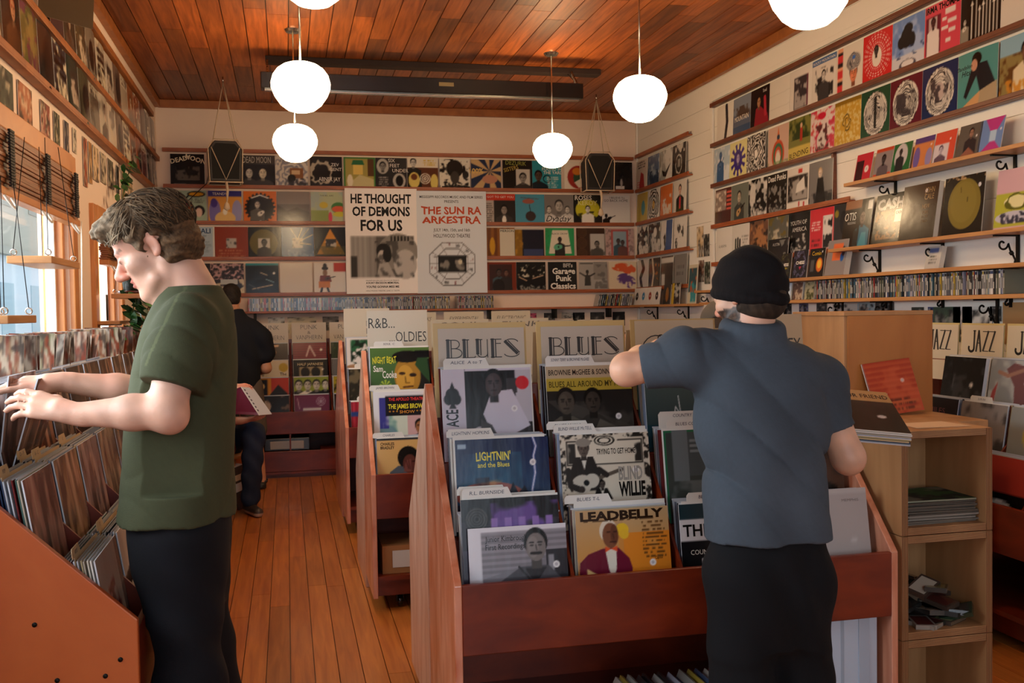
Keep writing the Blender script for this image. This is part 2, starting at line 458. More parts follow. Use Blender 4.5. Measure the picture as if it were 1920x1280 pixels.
def sleeve_mesh(name, cv, w=.3143, h=.3143, t=.004, bow=0.0, edge='d8d2c6', m=None, lean=0):
    """one sleeve: thin box whose front carries the printed picture; stands on z=0, faces -y"""
    n = cv.n; k = 3
    A = cv.a.reshape(n, k, n, k, 3).mean((1, 3))
    gx = np.linspace(-w / 2, w / 2, n); gz = np.linspace(0, h, n)
    fy = lambda x: -t / 2 - bow * (1 - (2 * x / w) ** 2)
    b = MB()
    vs = [(x, fy(x), z) for z in gz for x in gx]
    fs = [(j * n + i, j * n + i + 1, (j + 1) * n + i + 1, (j + 1) * n + i) for j in range(n - 1) for i in range(n - 1)]
    L = np.where(A <= .04045, A / 12.92, ((A + .055) / 1.055) ** 2.4).reshape(-1, 3)
    b.add(vs, fs, cols=[tuple(q) for q in L], smooth=True)
    ring = [(i) for i in range(n)] + [j * n + n - 1 for j in range(1, n)] + [(n - 1) * n + i for i in range(n - 2, -1, -1)] + [j * n for j in range(n - 2, 0, -1)]
    fr = [vs[i] for i in ring]; bk = [(p[0], p[1] + t, p[2]) for p in fr]; q = len(fr)
    b.add(fr + bk, [(i, q + i, q + (i + 1) % q, (i + 1) % q) for i in range(q)], edge)
    b.add([(x, fy(x) + t, z) for z in (0, h) for x in gx], [(i, n + i, n + i + 1, i + 1) for i in range(n - 1)], edge)
    for sp in cv.t:
        put_text(b, sp, w, h, lambda x: fy(x) - .0007)
    return b.mesh(name, m or M['cover'])

def sleeve(name, cv, label, loc, rz=0.0, tilt=0.06, group=None, cat='record', roll=0.0, **kw):
    o = bpy.data.objects.new(name, sleeve_mesh(name, cv, **kw)); COL.objects.link(o)
    o.rotation_euler = (-tilt, roll, rz); o.location = loc
    return tag(o, label, cat, group)

# ------------------------------------------------------------------ back wall: rails, records, posters, discs
def rail(name, label, x0, x1, z, wall, m, hh=.036, dep=.05, grp=None):
    b = MB()
    if wall == 'back':
        b.box(x0, x1, YB - dep, YB - .001, z - hh / 2, z - hh / 2 + .012); b.box(x0, x1, YB - dep, YB - dep + .012, z - hh / 2 + .012, z + hh / 2)
    elif wall == 'right':
        b.box(XR - dep, XR - .001, x0, x1, z - hh / 2, z - hh / 2 + .012); b.box(XR - dep, XR - dep + .012, x0, x1, z - hh / 2 + .012, z + hh / 2)
    else:
        b.box(XL + .001, XL + dep, x0, x1, z - hh / 2, z - hh / 2 + .012); b.box(XL + dep - .012, XL + dep, x0, x1, z - hh / 2 + .012, z + hh / 2)
    return tag(b.build(name, m, bevel=.002), label, 'rail', grp)

BZ = [3.09, 2.742, 2.39, 2.039, 1.682]
ORD = ['top', 'second', 'third', 'fourth', 'fifth']
for i, z in enumerate(BZ):
    rail('record_rail', '%s of the long wooden record rails on the back wall' % ORD[i], XL + .06, XR - .06, z, 'back', M['rail'])

def C(bgc='k', n=40): return CV(bgc, n)
def row_back(k, items, phrase):
    z = BZ[k] - .004; last = -9
    for px, desc, cv in items:
        x = atY(px, 320, YB - .03).x if k == 0 else atY(px, 480, YB - .03).x
        x = max(x, last + .3165); last = x
        sleeve('record_sleeve', cv, desc + ', ' + phrase, (x + .157, YB - .037, z), 0, .035, 'records on the back wall rails')

row_back(1, [
 (324, 'black sleeve with arched cream lettering over dim figures', C('k').Z('6a6258', 7, .5, .8, (.15, .2, .85, .62)).R(.1, .08, .45, .1, 'g').T('DEAD', .27, .76, .14, 'c', rot=.25, bold=.02).T('MOON', .72, .78, .14, 'c', rot=-.3, bold=.02)),
 (395, 'plain dark sleeve hanging behind the speaker box', C('d').Z('k', 5, .5)),
 (457, 'dark sleeve with spiky grey lettering above two faces', C('k').HD(.22, .45, .14, 'b5b0a8', 'k', 'd').HD(.62, .45, .15, 'c8bfa8', 'k', 'd').R(0, .72, 1, 1, '3a3632').T('DEAD MOON', .45, .76, .2, 'l', wd=.85)),
 (519, 'grey-blue sleeve of swirling circles round a wagon', C('8a8a96').RG(.5, .45, .1, .8, 4, 'd8d2c8', .2).R(.45, .3, .85, .62, '8a5a36').E(.5, .3, .12, .12, 'k').R(.5, .42, .75, .55, 'd8b890').Z('2c2c34', 8, .62, 1, (.3, 0, 1, .3))),
 (585, 'black sleeve with an arch and white hand lettering', C('1b1613').RG(.35, .5, .28, .42, 1, 'b5aa98', .12).T('ZEV', .78, .7, .1, 'w').T('GENT', .8, .55, .1, 'w').T('ABNER JAY', .6, .22, .13, 'w', wd=.68)),
 (648, 'green-framed sleeve with a yellow painted house', C('3f7a3a').R(.06, .06, .94, .94, 'a79a52').R(.3, .45, .6, .75, 'e2c56a').P([(.25, .75), (.65, .75), (.6, .9), (.3, .9)], '2c6a40').P([(.06, .06), (.5, .45), (.94, .3), (.94, .06)], 'c9bd8a').E(.2, .25, .09, .2, 'e6dcc0').R(.75, .4, .94, .94, '5a3d22')),
 (705, 'charcoal sleeve with two oval portraits and italic lettering', C('2e2c2c').E(.24, .72, .19, .24, 'l').HD(.24, .72, .12, 'g', 'k').E(.75, .27, .2, .24, 'l').E(.76, .27, .12, .17, 'k').T('SIX', .52, .86, .11, 'w').T('FEET', .62, .7, .11, 'w').T('UNDER', .8, .54, .11, 'w').TX(.1, .05, .45, .4, 5, 'l')),
 (767, 'white and brown sleeve with cartoon figures in cream', C('5a2e18').R(0, .7, 1, 1, 'e0d6c4').HD(.2, .85, .12, 'l', 'k', 'k').TX(.5, .75, .95, .95, 3, 'c8a020').E(.22, .3, .18, .25, 'd9c46a').E(.22, .4, .1, .1, '6a3a1c').RG(.57, .35, .02, .2, 3, 'e8e0d0').E(.86, .25, .12, .25, 'd9c46a')),
 (827, 'cream sleeve with a black ink skull drawing', C('ddd6c6').Z('k', 10, .6).E(.5, .68, .27, .28, '181614').E(.5, .4, .14, .2, '3a3632').E(.85, .5, .1, .12, '2a2826').L([(.1, .1), (.9, .12)], .05, 'k')),
 (886, 'blue and tan sunburst sleeve with pink hands', C('22304c').SB(.62, .62, 8, 'c9a878').E(.62, .36, .25, .14, 'c08a70').T('100%', .18, .55, .16, 'e0c070', bold=.02)),
 (945, 'dark sleeve with yellow lettering and framed photo', C('1e1c1a').R(.45, .08, .92, .7, 'c8c4bc').HD(.68, .42, .14, '8a8680', 'k', 'd').T('DEZURIK', .45, .84, .14, '9aa04a', wd=.7, rot=-.05).T('SISTERS', .3, .66, .13, 'c8b050', wd=.5, rot=.25)),
 (1000, 'teal sleeve with a black portrait and white lettering', C('2f8ea0').HD(.22, .5, .15, '4a3c34', 'k', '1c2830').RG(.5, .4, .1, .16, 1, 'k').T('FOUND IN', .68, .68, .1, 'w').T('THE YARD', .72, .56, .1, 'w').TX(.5, .1, .9, .48, 6, 'w')),
 (1060, 'white sleeve with a red and green circular emblem', C('ddd4c6').E(.5, .47, .38, .38, '9a2a20').E(.58, .45, .26, .3, '2c4a30').P([(.35, .3), (.62, .45), (.72, .2), (.5, .12)], 'e0dcd0').E(.45, .66, .16, .12, 'c8781e')),
 (1135, 'black sleeve with a small white emblem', C('151313').Z('2a2422', 5, .55).R(.4, .1, .7, .2, 'w').E(.6, .3, .04, .14, 'l')),
], "back wall's top row")

row_back(2, [
 (326, 'pale green sleeve with a beetle and cartoon face', C('9db09a').E(.38, .42, .22, .3, '8a4a22').E(.36, .55, .12, .22, '6a1f2a').L([(.12, .85), (.3, .66), (.5, .86)], .04, 'k').E(.7, .88, .26, .09, 'k').E(.7, .88, .22, .055, 'd89a20').E(.78, .38, .16, .16, 'k').E(.77, .33, .1, .14, 'd8b8a8').E(.45, .16, .09, .16, '2c6a40').TX(.5, .6, .95, .75, 3, 'd')),
 (393, 'orange sleeve with purple figures and blue title band', C('d89a4c').R(0, .82, 1, 1, '3a3a86').E(.2, .35, .17, .38, '7a70b0').E(.18, .62, .1, .14, '4a3a8a').E(.85, .35, .15, .36, '9a98c4').E(.5, .15, .3, .22, 'e0bc7a').E(.5, .36, .07, .1, 'f0e8d8').T('TEANDY', .35, .87, .08, 'w')),
 (459, 'orange sleeve with a black sawtooth photo disc', C('d8722c').SB(.5, .48, 22, 'k', .46, .36).E(.5, .48, .41, .41, '191513').HD(.42, .58, .1, 'b8b0a4', 'd', '5a564e').GT(.5, .3, .2, 'd8d2c6', .6).L([(.25, .78), (.5, .87), (.75, .78)], .035, 'w').E(.5, .04, .06, .05, 'w')),
 (522, 'grey sleeve of bare mountains under a pale sky', C('6a6462').R(0, .6, 1, 1, '8a807a').P([(0, .6), (.3, .4), (.6, .5), (1, .35), (1, 0), (0, 0)], '4e4a48').P([(0, .25), (.2, .2), (.5, 0), (0, 0)], '1c1a1a').P([(.3, .35), (.7, .2), (1, 0), (.5, 0)], '3a3634')),
 (585, 'pale sleeve with striped hills and a pink figure', C('a8b8ae').Z('b8c090', 3, .5, .8).R(0, 0, .55, .42, '8a9a4a').E(.4, .58, .13, .1, 'c8b43c').E(.85, .5, .22, .17, '3f7a3a').E(.85, .46, .2, .1, 'd8603c').E(.88, .3, .2, .08, 'c8c03c').E(.6, .2, .06, .17, 'd0405a').T('THE BEL AIRS', .5, .86, .05, 'd')),
 (912, 'red-topped sleeve with black and white seated man', C('b8aaa0').R(0, .78, 1, 1, 'c8402c').R(.28, 0, 1, .78, '2a2624').HD(.62, .48, .13, '8a8078', 'k', '3a3634').E(.62, .15, .07, .14, 'w').T('GOT TO GET YOU', .5, .87, .07, 'w', wd=.9).TX(.02, .05, .26, .7, 10, 'd')),
 (955, 'sky blue sleeve with a dangling dark shape', C('4a93ac').E(.52, .28, .17, .16, '3a2e2c').L([(.52, .42), (.48, .65)], .02, 'k').E(.45, .76, .2, .08, '9a5a4c').L([(.2, .88), (.8, .84)], .02, '5a4a52')),
 (1012, 'grey sleeve with a trio of faces above handwriting', C('7d7874').HD(.5, .62, .17, 'a8a29a', 'd').HD(.16, .5, .1, 'c0bab0', 'd', 'c8c4be').HD(.78, .5, .1, 'c0bab0', 'd', 'c8c4be').Z('d8d4cc', 9, .55, 1, (0, 0, 1, .3)).T('Dyaday', .45, .1, .2, 'k', sk=.4)),
 (1069, 'black and yellow sleeve with white jagged lettering', C('15140f').E(.5, .5, .42, .34, 'c8c22a').Z('k', 9, .55, .8, (0, 0, 1, .45)).HD(.5, .52, .1, 'd8d4c8', 'k', 'w').T('ROSES', .35, .83, .15, 'w', bold=.02).T('KEROY', .5, .66, .15, 'e0dc8a', bold=.02)),
 (1125, 'white sleeve with rows of black upright arrows', C('ddd9d2').HD(.15, .3, .06, 'k', 'k', 'k').GT(.25, .22, .14, 'k', .4).T('I BELIEVE I\'LL', .55, .88, .07, 'd').T('GO BACK HOME', .5, .78, .08, 'd')),
], "back wall's second row")
row_back(3, [
 (340, 'pale blue sleeve with a blue lettered band', C('a9bccb').R(0, 0, .06, 1, 'e0dcd4').R(.94, 0, 1, 1, 'e0dcd4').E(.38, .2, .12, .2, '5a666e').T('NALI', .66, .8, .15, '2c4a70', bold=.02).TX(.1, .6, .8, .74, 2, '4a5a66').TX(.4, .2, .9, .55, 8, '7a8a96')),
 (395, 'rust red sleeve with small square photo', C('8f3a24').R(.34, .34, .64, .64, 'b8b4ae').Z('4a4a4c', 8, .5, 1, (.34, .34, .64, .64)).TX(.1, .05, .9, .3, 3, 'd8a070', 3, .5)),
 (459, 'black sleeve with an olive gold disc', C('121210').E(.47, .5, .42, .42, '5e5420').RG(.47, .5, .1, .42, 9, '6c6128').R(.3, .34, .65, .64, 'c8c4b8').HD(.48, .5, .1, '4a4844', 'k', 'd')),
 (523, 'deep blue sleeve with cream branching lightning', C('27598a').R(.34, .34, .66, .66, 'b0aca4').Z('3a3a3c', 8, .5, 1, (.34, .34, .66, .66)).L([(.5, .6), (.3, .95)], .03, 'd8c8a0').L([(.5, .6), (.65, .97)], .03, 'd8c8a0').L([(.55, .55), (.95, .75)], .03, 'd8c8a0').L([(.55, .5), (.9, .45)], .03, 'd8c8a0').L([(.58, .6), (.85, .95)], .02, 'd8c8a0').Z('8aa0b8', 9, .66, .6, (.2, 0, 1, .3))),
 (590, 'black sleeve with a glowing gold pyramid', C('15120d').P([(.5, .95), (.95, .14), (.08, .14)], 'a8761c').P([(.5, .95), (.75, .5), (.3, .5)], 'd8902a').R(.36, .36, .68, .62, '2a2826').Z('b8b0a0', 9, .5, 1, (.36, .36, .68, .62)).Z('4a4a1c', 6, .5, .6, (0, .1, 1, .4))),
 (910, 'brown and yellow sleeve of hanging bottles', C('8a5420').S(.1, 0, .95, 1, 4, '6a3a14', 'x').E(.25, .4, .09, .28, 'c8921c').E(.6, .35, .1, .3, '3a2412').R(.5, .05, 1, .95, 'd0c8b4').T('MERSON', .75, .86, .08, 'k', wd=.46)),
 (966, 'gold-edged sleeve with a dusky blue panel', C('8a6420').R(.26, 0, .98, .93, '1c1e2c').R(.3, .05, .95, .3, '39466a').Z('b8862c', 5, .52, .8, (0, 0, .28, 1)).R(0, .93, 1, 1, 'c8c0b4')),
 (1023, 'green sleeve with a guitarist on a cream card', C('2d9a5a').P([(.25, .92), (.78, .92), (.9, .15), (.12, .15)], 'ded6c0').HD(.5, .6, .08, '3a322c', 'k', '2a2826').GT(.4, .36, .26, '5aa884', .12, '2a2826').T('BLACK CROW', .5, .78, .06, 'd').Z('2a7a4a', 20, .55, .5, (0, 0, .14, 1))),
 (1081, 'dark brown patterned sleeve with a photo corner', C('3a2418').RG(.2, .5, .02, .2, 4, '5a3c26').RG(.2, .85, .02, .2, 4, '5a3c26').RG(.2, .15, .02, .2, 4, '5a3c26').R(.48, .05, .98, .8, 'b8b2aa').HD(.72, .45, .1, '6a645e', 'k', 'd').Z('4a4642', 8, .52, .8, (.48, .05, .98, .4))),
 (1136, 'pink ornate framed sleeve with blue picture', C('b89a94').R(.2, .08, .8, .94, 'a8504c').R(.27, .14, .73, .88, '8fa3ae').HD(.45, .55, .08, '4a3c3c', 'k', '2a4a5a').HD(.6, .5, .08, '4a3c3c', 'k', '5a2a2a').Z('5a4a4c', 16, .58, .6, (0, 0, .2, 1)).Z('5a4a4c', 16, .58, .6, (.8, 0, 1, 1))),
], "back wall's third row")
row_back(4, [
 (330, 'near-black sleeve partly behind the man in green', C('221c1c').Z('3a3030', 5, .5)),
 (394, 'busy crowd photo sleeve in pink, black and cream', C('2a2426').Z('c09a9a', 16, .52, 1, (0, .5, 1, 1)).Z('d0c4a8', 9, .52, 1, (0, 0, 1, .5)).R(.3, .35, .8, .5, 'b8c0c0')),
 (460, 'black sleeve with a teal strip and light streaks', C('14181a').R(0, .92, 1, 1, '2f8a94').L([(.2, .2), (.8, .32)], .03, 'c8b088').L([(.45, .7), (.65, .62)], .03, 'b8a888').L([(.6, .5), (.85, .4)], .025, '88b0b8').L([(.1, .35), (.4, .18)], .02, '5a5a58').E(.85, .68, .04, .04, 'w').R(.4, 0, .8, .05, '4a5a20')),
 (524, 'blank cream sleeve with no print', C('d8cec0')),
 (588, 'white sleeve with a cartoon guitar player in hat', C('ddd6cc').R(.62, .72, 1, 1, 'b8402a').E(.35, .82, .1, .06, '2a2624').E(.35, .9, .06, .08, '2a2624').E(.35, .68, .07, .1, '8a6a50').P([(.2, .6), (.5, .6), (.55, .4), (.18, .42)], '7a3a34').GT(.4, .5, .16, '5a4038', .25).R(.15, .22, .5, .42, 'c8782a').L([(.25, .2), (.2, .02)], .06, 'k').L([(.42, .2), (.48, .02)], .06, 'k')),
 (912, 'dark red sleeve with dim standing figures', C('7a2f1a').R(.1, .06, .85, .92, '3a1c14').HD(.42, .65, .1, '4a3a34', 'k', '3a5058').HD(.66, .64, .09, '6a4a3c', 'k', '2a2220').E(.4, .2, .2, .25, '1c100c')),
 (968, 'black sleeve of night lights and streaks', C('141312').L([(.1, .5), (.35, .38)], .03, 'd8b090').L([(.55, .45), (.9, .55)], .03, 'd8b090').Z('d8d0b8', 14, .66, 1, (.05, .5, .95, .9)).Z('8a8880', 12, .6, 1, (0, 0, 1, .25))),
 (1027, 'black sleeve with white gothic lettering in four lines', C('141313').T('BFI\'s', .7, .82, .13, 'l', bold=.03).T('Garage', .55, .6, .19, 'w', wd=.8, bold=.03).T('Punk', .55, .36, .19, 'w', wd=.55, bold=.03).T('Classics', .52, .1, .19, 'w', wd=.88, bold=.03)),
 (1085, 'grey photo sleeve of a man with open arms', C('a39e98').R(.52, .4, 1, 1, '8a857f').HD(.3, .64, .06, '3a3632', 'k').P([(.22, .55), (.4, .55), (.42, .2), (.2, .2)], '3a3836').L([(.22, .52), (.05, .62)], .05, '3a3836').L([(.4, .52), (.55, .6)], .05, '3a3836').Z('5a5652', 7, .55, .7, (.55, .1, 1, .9)).R(.05, .92, .5, .95, 'd')),
 (1141, 'cream map sleeve in orange and purple', C('d6c3a6').E(.5, .8, .38, .14, 'd0562a').E(.72, .72, .24, .14, 'd0562a').E(.55, .42, .26, .18, '5a3a78').E(.75, .3, .2, .2, '5a3a78').Z('d6c3a6', 7, .62)),
], "back wall's fourth row")

# two printed posters pinned over the rails
def poster(label, x0, x1, z0, z1, cv, texts):
    w_, h_ = x1 - x0, z1 - z0
    for t in texts: cv.t.append(t)
    me = sleeve_mesh('poster', cv, w_, h_, .003, .004, 'd8d4cc', M['paper'])
    o = bpy.data.objects.new('poster', me); COL.objects.link(o)
    o.location = ((x0 + x1) / 2, YB - .062, z0)
    return tag(o, label, 'poster', 'posters on the back wall')
yp = YB - .062
pa, pb, pc, pd = atY(650, 551, yp), atY(781, 354, yp), atY(783, 550, yp), atY(911, 359, yp)
def tx(s, x, y, h, c='k', wd=None, bold=.03, wob=0.0, al='c'): return (s, x, y, h, c, al, wd, bold, 0, 0, 0, wob)
cv = CV('fbf6f4', 80)
cv.R(.07, .16, .94, .545, '8e8a86').G('8e8a86', '8e8a86', al=0)
cv.R(.07, .16, .3, .545, 'a8a4a0').S(.09, .16, .42, .545, 5, '9a9692', 'x').R(.42, .16, .94, .545, '5e5b58').E(.72, .4, .28, .17, '8e8a84').E(.82, .28, .16, .14, 'c0bcb8').S(.62, .5, .9, .545, 6, 'k', 'x')
cv.E(.52, .41, .1, .07, '1c1a1a').E(.5, .36, .06, .055, 'c8c2bc').E(.57, .37, .06, .07, '1c1a1a').P([(.42, .16), (.46, .29), (.58, .3), (.68, .16)], 'b0aba6').R(.07, .16, .16, .36, '3a3836').Z('2a2828', 12, .62, .6, (.4, .16, .94, .5))
poster('white film poster with heavy black three-line title over a photo', pa.x, pb.x, pa.z, pb.z, cv, [
 tx('HE THOUGHT', .5, .86, .085, wd=.84), tx('OF DEMONS', .5, .74, .085, wd=.8), tx('FOR US', .5, .6, .1, wd=.58),
 tx('MISSISSIPPI RECORDS AND HOLLYWOOD PRESENTS', .5, .12, .011, wd=.46, bold=0), tx('A ROKY ERICKSON MEMORIAL', .5, .094, .018, wd=.46), tx("YOU'RE GONNA MISS ME", .5, .056, .02, wd=.46), tx('HOLLYWOOD THEATRE  JUNE 10  7:30 PM', .5, .022, .011, wd=.46, bold=0)])
cv = CV('dfe6ee', 80)
oc = [(.5 + .33 * math.cos(PI / 8 + k * PI / 4) * 1.05, .29 + .225 * math.sin(PI / 8 + k * PI / 4)) for k in range(9)]
ic = [(.5 + .23 * math.cos(PI / 8 + k * PI / 4) * 1.05, .29 + .16 * math.sin(PI / 8 + k * PI / 4)) for k in range(9)]
cv.L(oc, .007, '3a3a40').L(ic, .006, '3a3a40')
for k in range(12):
    a = k * PI / 6; cv.L([(.5 + .15 * math.cos(a), .29 + .1 * math.sin(a)), (.5 + .32 * math.cos(a), .29 + .215 * math.sin(a))], .004, '5a5a60')
    cv.Z('6a2a30' if k % 3 == 0 else '3a3a40', 30, .55, .7, (.5 + .27 * math.cos(a + .2) - .03, .29 + .19 * math.sin(a + .2) - .015, .5 + .27 * math.cos(a + .2) + .03, .29 + .19 * math.sin(a + .2) + .015))
cv.R(.3, .21, .7, .37, '1a1a1c').Z('8a8680', 14, .55, 1, (.32, .23, .68, .33)).E(.61, .31, .03, .025, 'd8d0b8')
poster('pale blue-grey concert poster with red hand-drawn title and octagon chart', pc.x, pd.x, pc.z, pd.z, cv, [
 tx('MISSISSIPPI RECORDS MUSIC AND FILM SERIES', .5, .93, .024, '2a2a30', .9, .01), tx('PRESENTS', .5, .885, .026, '2a2a30', .2, .01),
 tx('THE SUN RA', .5, .775, .07, 'c24a26', .86, .03, .006), tx('ARKESTRA', .5, .685, .065, 'c24a26', .84, .03, .006),
 tx('JULY 14th, 15th, and 16th', .5, .605, .03, '3a3a40', .52, .01), tx('HOLLYWOOD THEATRE', .5, .545, .036, '3a3a40', .52, .01)])

# compact discs on the long shelf under the rails
b = MB(); b.box(XL + .3, XR - .06, YB - .17, YB - .001, 1.497, 1.517)
sh = b.build('disc_shelf', M['rail'], bevel=.002); tag(sh, "long thin shelf of compact discs on the back wall under the rails", 'shelf')
for x in (-.3, .9, 2.05, 2.75, 3.35):
    MB().box(x - .012, x + .012, YB - .14, YB - .001, 1.40, 1.496, '15130f').build('bracket', M['iron'], sh)
CDC = ['bcb8b2', 'a09c98', '8a8884', '2a2a2c', '1a1a1c', '5a5a60', '3a4a6a', 'a83a32', '6a6a58', 'a89f88', '4a6a7a', 'ccc8c2', 'a8903a', '22303a', '9a98a8', '5a2a2a']
cdm = []
for i, c in enumerate(CDC):
    b = MB(); t = rnd.choice((.0104, .0104, .0104, .006))
    b.box(-t / 2, t / 2, -.071, .071, 0, .125, c)
    q = lin(c); dk = 'a8a49c' if sum(q) < .5 else '5a5856'
    b.box(-t * .3, t * .3, -.0716, -.071, .03, .03 + rnd.uniform(.03, .07), dk)
    b.box(-t / 2, t / 2, -.0714, -.071, .105, .12, rnd.choice(CDC))
    cdm.append((b.mesh('cd_case', M['gloss']), t))
def cd_row(a, bq, place, label, group, lean=0.0, skip=.03):
    p = a
    while p < bq:
        me, t = rnd.choice(cdm)
        o = bpy.data.objects.new('cd_case', me); COL.objects.link(o)
        place(o, p + t / 2); tag(o, label, 'compact disc', group)
        p += t + .0007 + (rnd.random() < skip) * rnd.uniform(.004, .02)
def pb_(o, x): o.location = (x, YB - .098 + rnd.uniform(-.006, .006), 1.518)
b = MB(); x = -.36
while x < .5:
    t = rnd.choice((.0104, .0104, .011)); c = rnd.choice(CDC); b.box(x, x + t, YB - .169, YB - .027, 1.518, 1.643, c); b.box(x + .002, x + t - .002, YB - .1695, YB - .169, 1.55, 1.55 + rnd.uniform(.03, .07), rnd.choice(CDC)); x += t + .0007 + (rnd.random() < .04) * .012
o = b.build('cd_cases', M['gloss']); tag(o, 'tightly packed disc spines at the end of the back wall row above the PUNK cards', 'compact discs', kind='stuff')
cd_row(.505, 1.62, pb_, 'upright CD case in the long spine row under the posters', 'discs on the back wall shelf')
cd_row(1.70, 2.07, pb_, 'upright CD case at the short end of the spine row', 'discs at the end of the back wall row')
def pl_(o, x): o.location = (x, YB - .098, 1.5215); o.rotation_euler = (0, .22, 0)
x = 3.2
while x < 3.58:
    me, t = rnd.choice(cdm); o = bpy.data.objects.new('cd_case', me); COL.objects.link(o); pl_(o, x)
    tag(o, 'slanting CD case leaning in the corner beneath the map sleeve', 'compact disc', 'leaning discs in the back corner'); x += t + .012
# small cards and photographs pinned below the disc shelf
def pin(name, label, wall, u, z, w_, h_, cv, cat='picture', grp=None, off=.004, m=None):
    me = sleeve_mesh(name, cv, w_, h_, .002, .0, 'd8d4cc', m or M['paper'])
    o = bpy.data.objects.new(name, me); COL.objects.link(o)
    if wall == 'back': o.location = (u, YB - off, z)
    elif wall == 'right': o.location = (XR - off, u, z); o.rotation_euler = (0, 0, -PI / 2)
    else: o.location = (XL + off, u, z); o.rotation_euler = (0, 0, PI / 2)
    return tag(o, label, cat, grp)
for px, w_, h_, col, nm in ((518, .16, .16, 'w', 'white card with a blue figure'), (566, .28, .17, 'c', 'cream card with a tan plaque'), (620, .16, .14, 'g', 'grey street snapshot'),
                            (998, .09, .09, 'q', 'small pink square card'), (1030, .12, .1, 'd', 'dark small snapshot'), (1065, .14, .06, 'l', 'pale narrow snapshot'), (1085, .13, .12, 'k', 'black silhouette card'), (1120, .16, .16, 'd', 'dark portrait card'), (1160, .14, .15, 'k', 'black emblem card')):
    p = atY(px, 600, YB); cv = CV(col, 12).Z('k', 6, .55, .7).Z('w', 5, .6, .5)
    pin('pinned_card', nm + " pinned to the back wall under the disc shelf", 'back', p.x, 1.485 - h_ - .03, w_, h_, cv)

# ------------------------------------------------------------------ right wall
RZ = [3.258, 2.906, 2.553, 2.196]
for i, (z, y0) in enumerate(zip(RZ, (3.7, 3.7, 3.7, 5.9))):
    rail('record_rail', '%s wooden record rail on the white boarded wall by the globe lamps' % ('topmost', 'second', 'third', 'fourth and shortest')[i], y0, 8.09, z, 'right', M['railr'] if i < 3 else M['rail'])
struct(MB().box(XR - .03, XR - .003, 6.125, 6.15, RZ[3] + .02, RZ[2] - .02).build('trim_6', M['railr']))
FZ = [3.108, 2.739, 2.39, 2.043]
for i, z in enumerate(FZ):
    rail('record_rail', '%s short wooden rail on the white wall beside the back corner' % ORD[i], 8.58, YB - .06, z, 'right', M['rail'])
RS = -PI / 2
def row_right(z, items, phrase, y0=None, first=None, n=44, grp='records on the right wall rails'):
    last = 99
    for px, desc, cv in items:
        Y = first if (first is not None and last == 99) else (atX(px, 160 - .35 * (px - 1640), XR).y if px > 1340 else 99)
        Y = min(Y, last - .3165); last = Y
        sleeve('record_sleeve', cv, desc + ', ' + phrase, (XR - .04, Y - .158, z - .004), RS, .04, grp, bow=rnd.uniform(.0, .007))
def Q(bgc='k', n=44): return CV(bgc, n)
def oval(c, sd):
    return Q(c, 56).E(.5, .5, .4, .43, 'd8d4cc').RG(.5, .5, .02, .42, 9, '2a2626', .08, 1.05).Z('d8d4cc', 9, .5, .7, (.2, .2, .8, .8), sd).RG(.5, .5, .36, .4, 1, 'd8d4cc', 0, 1.07)
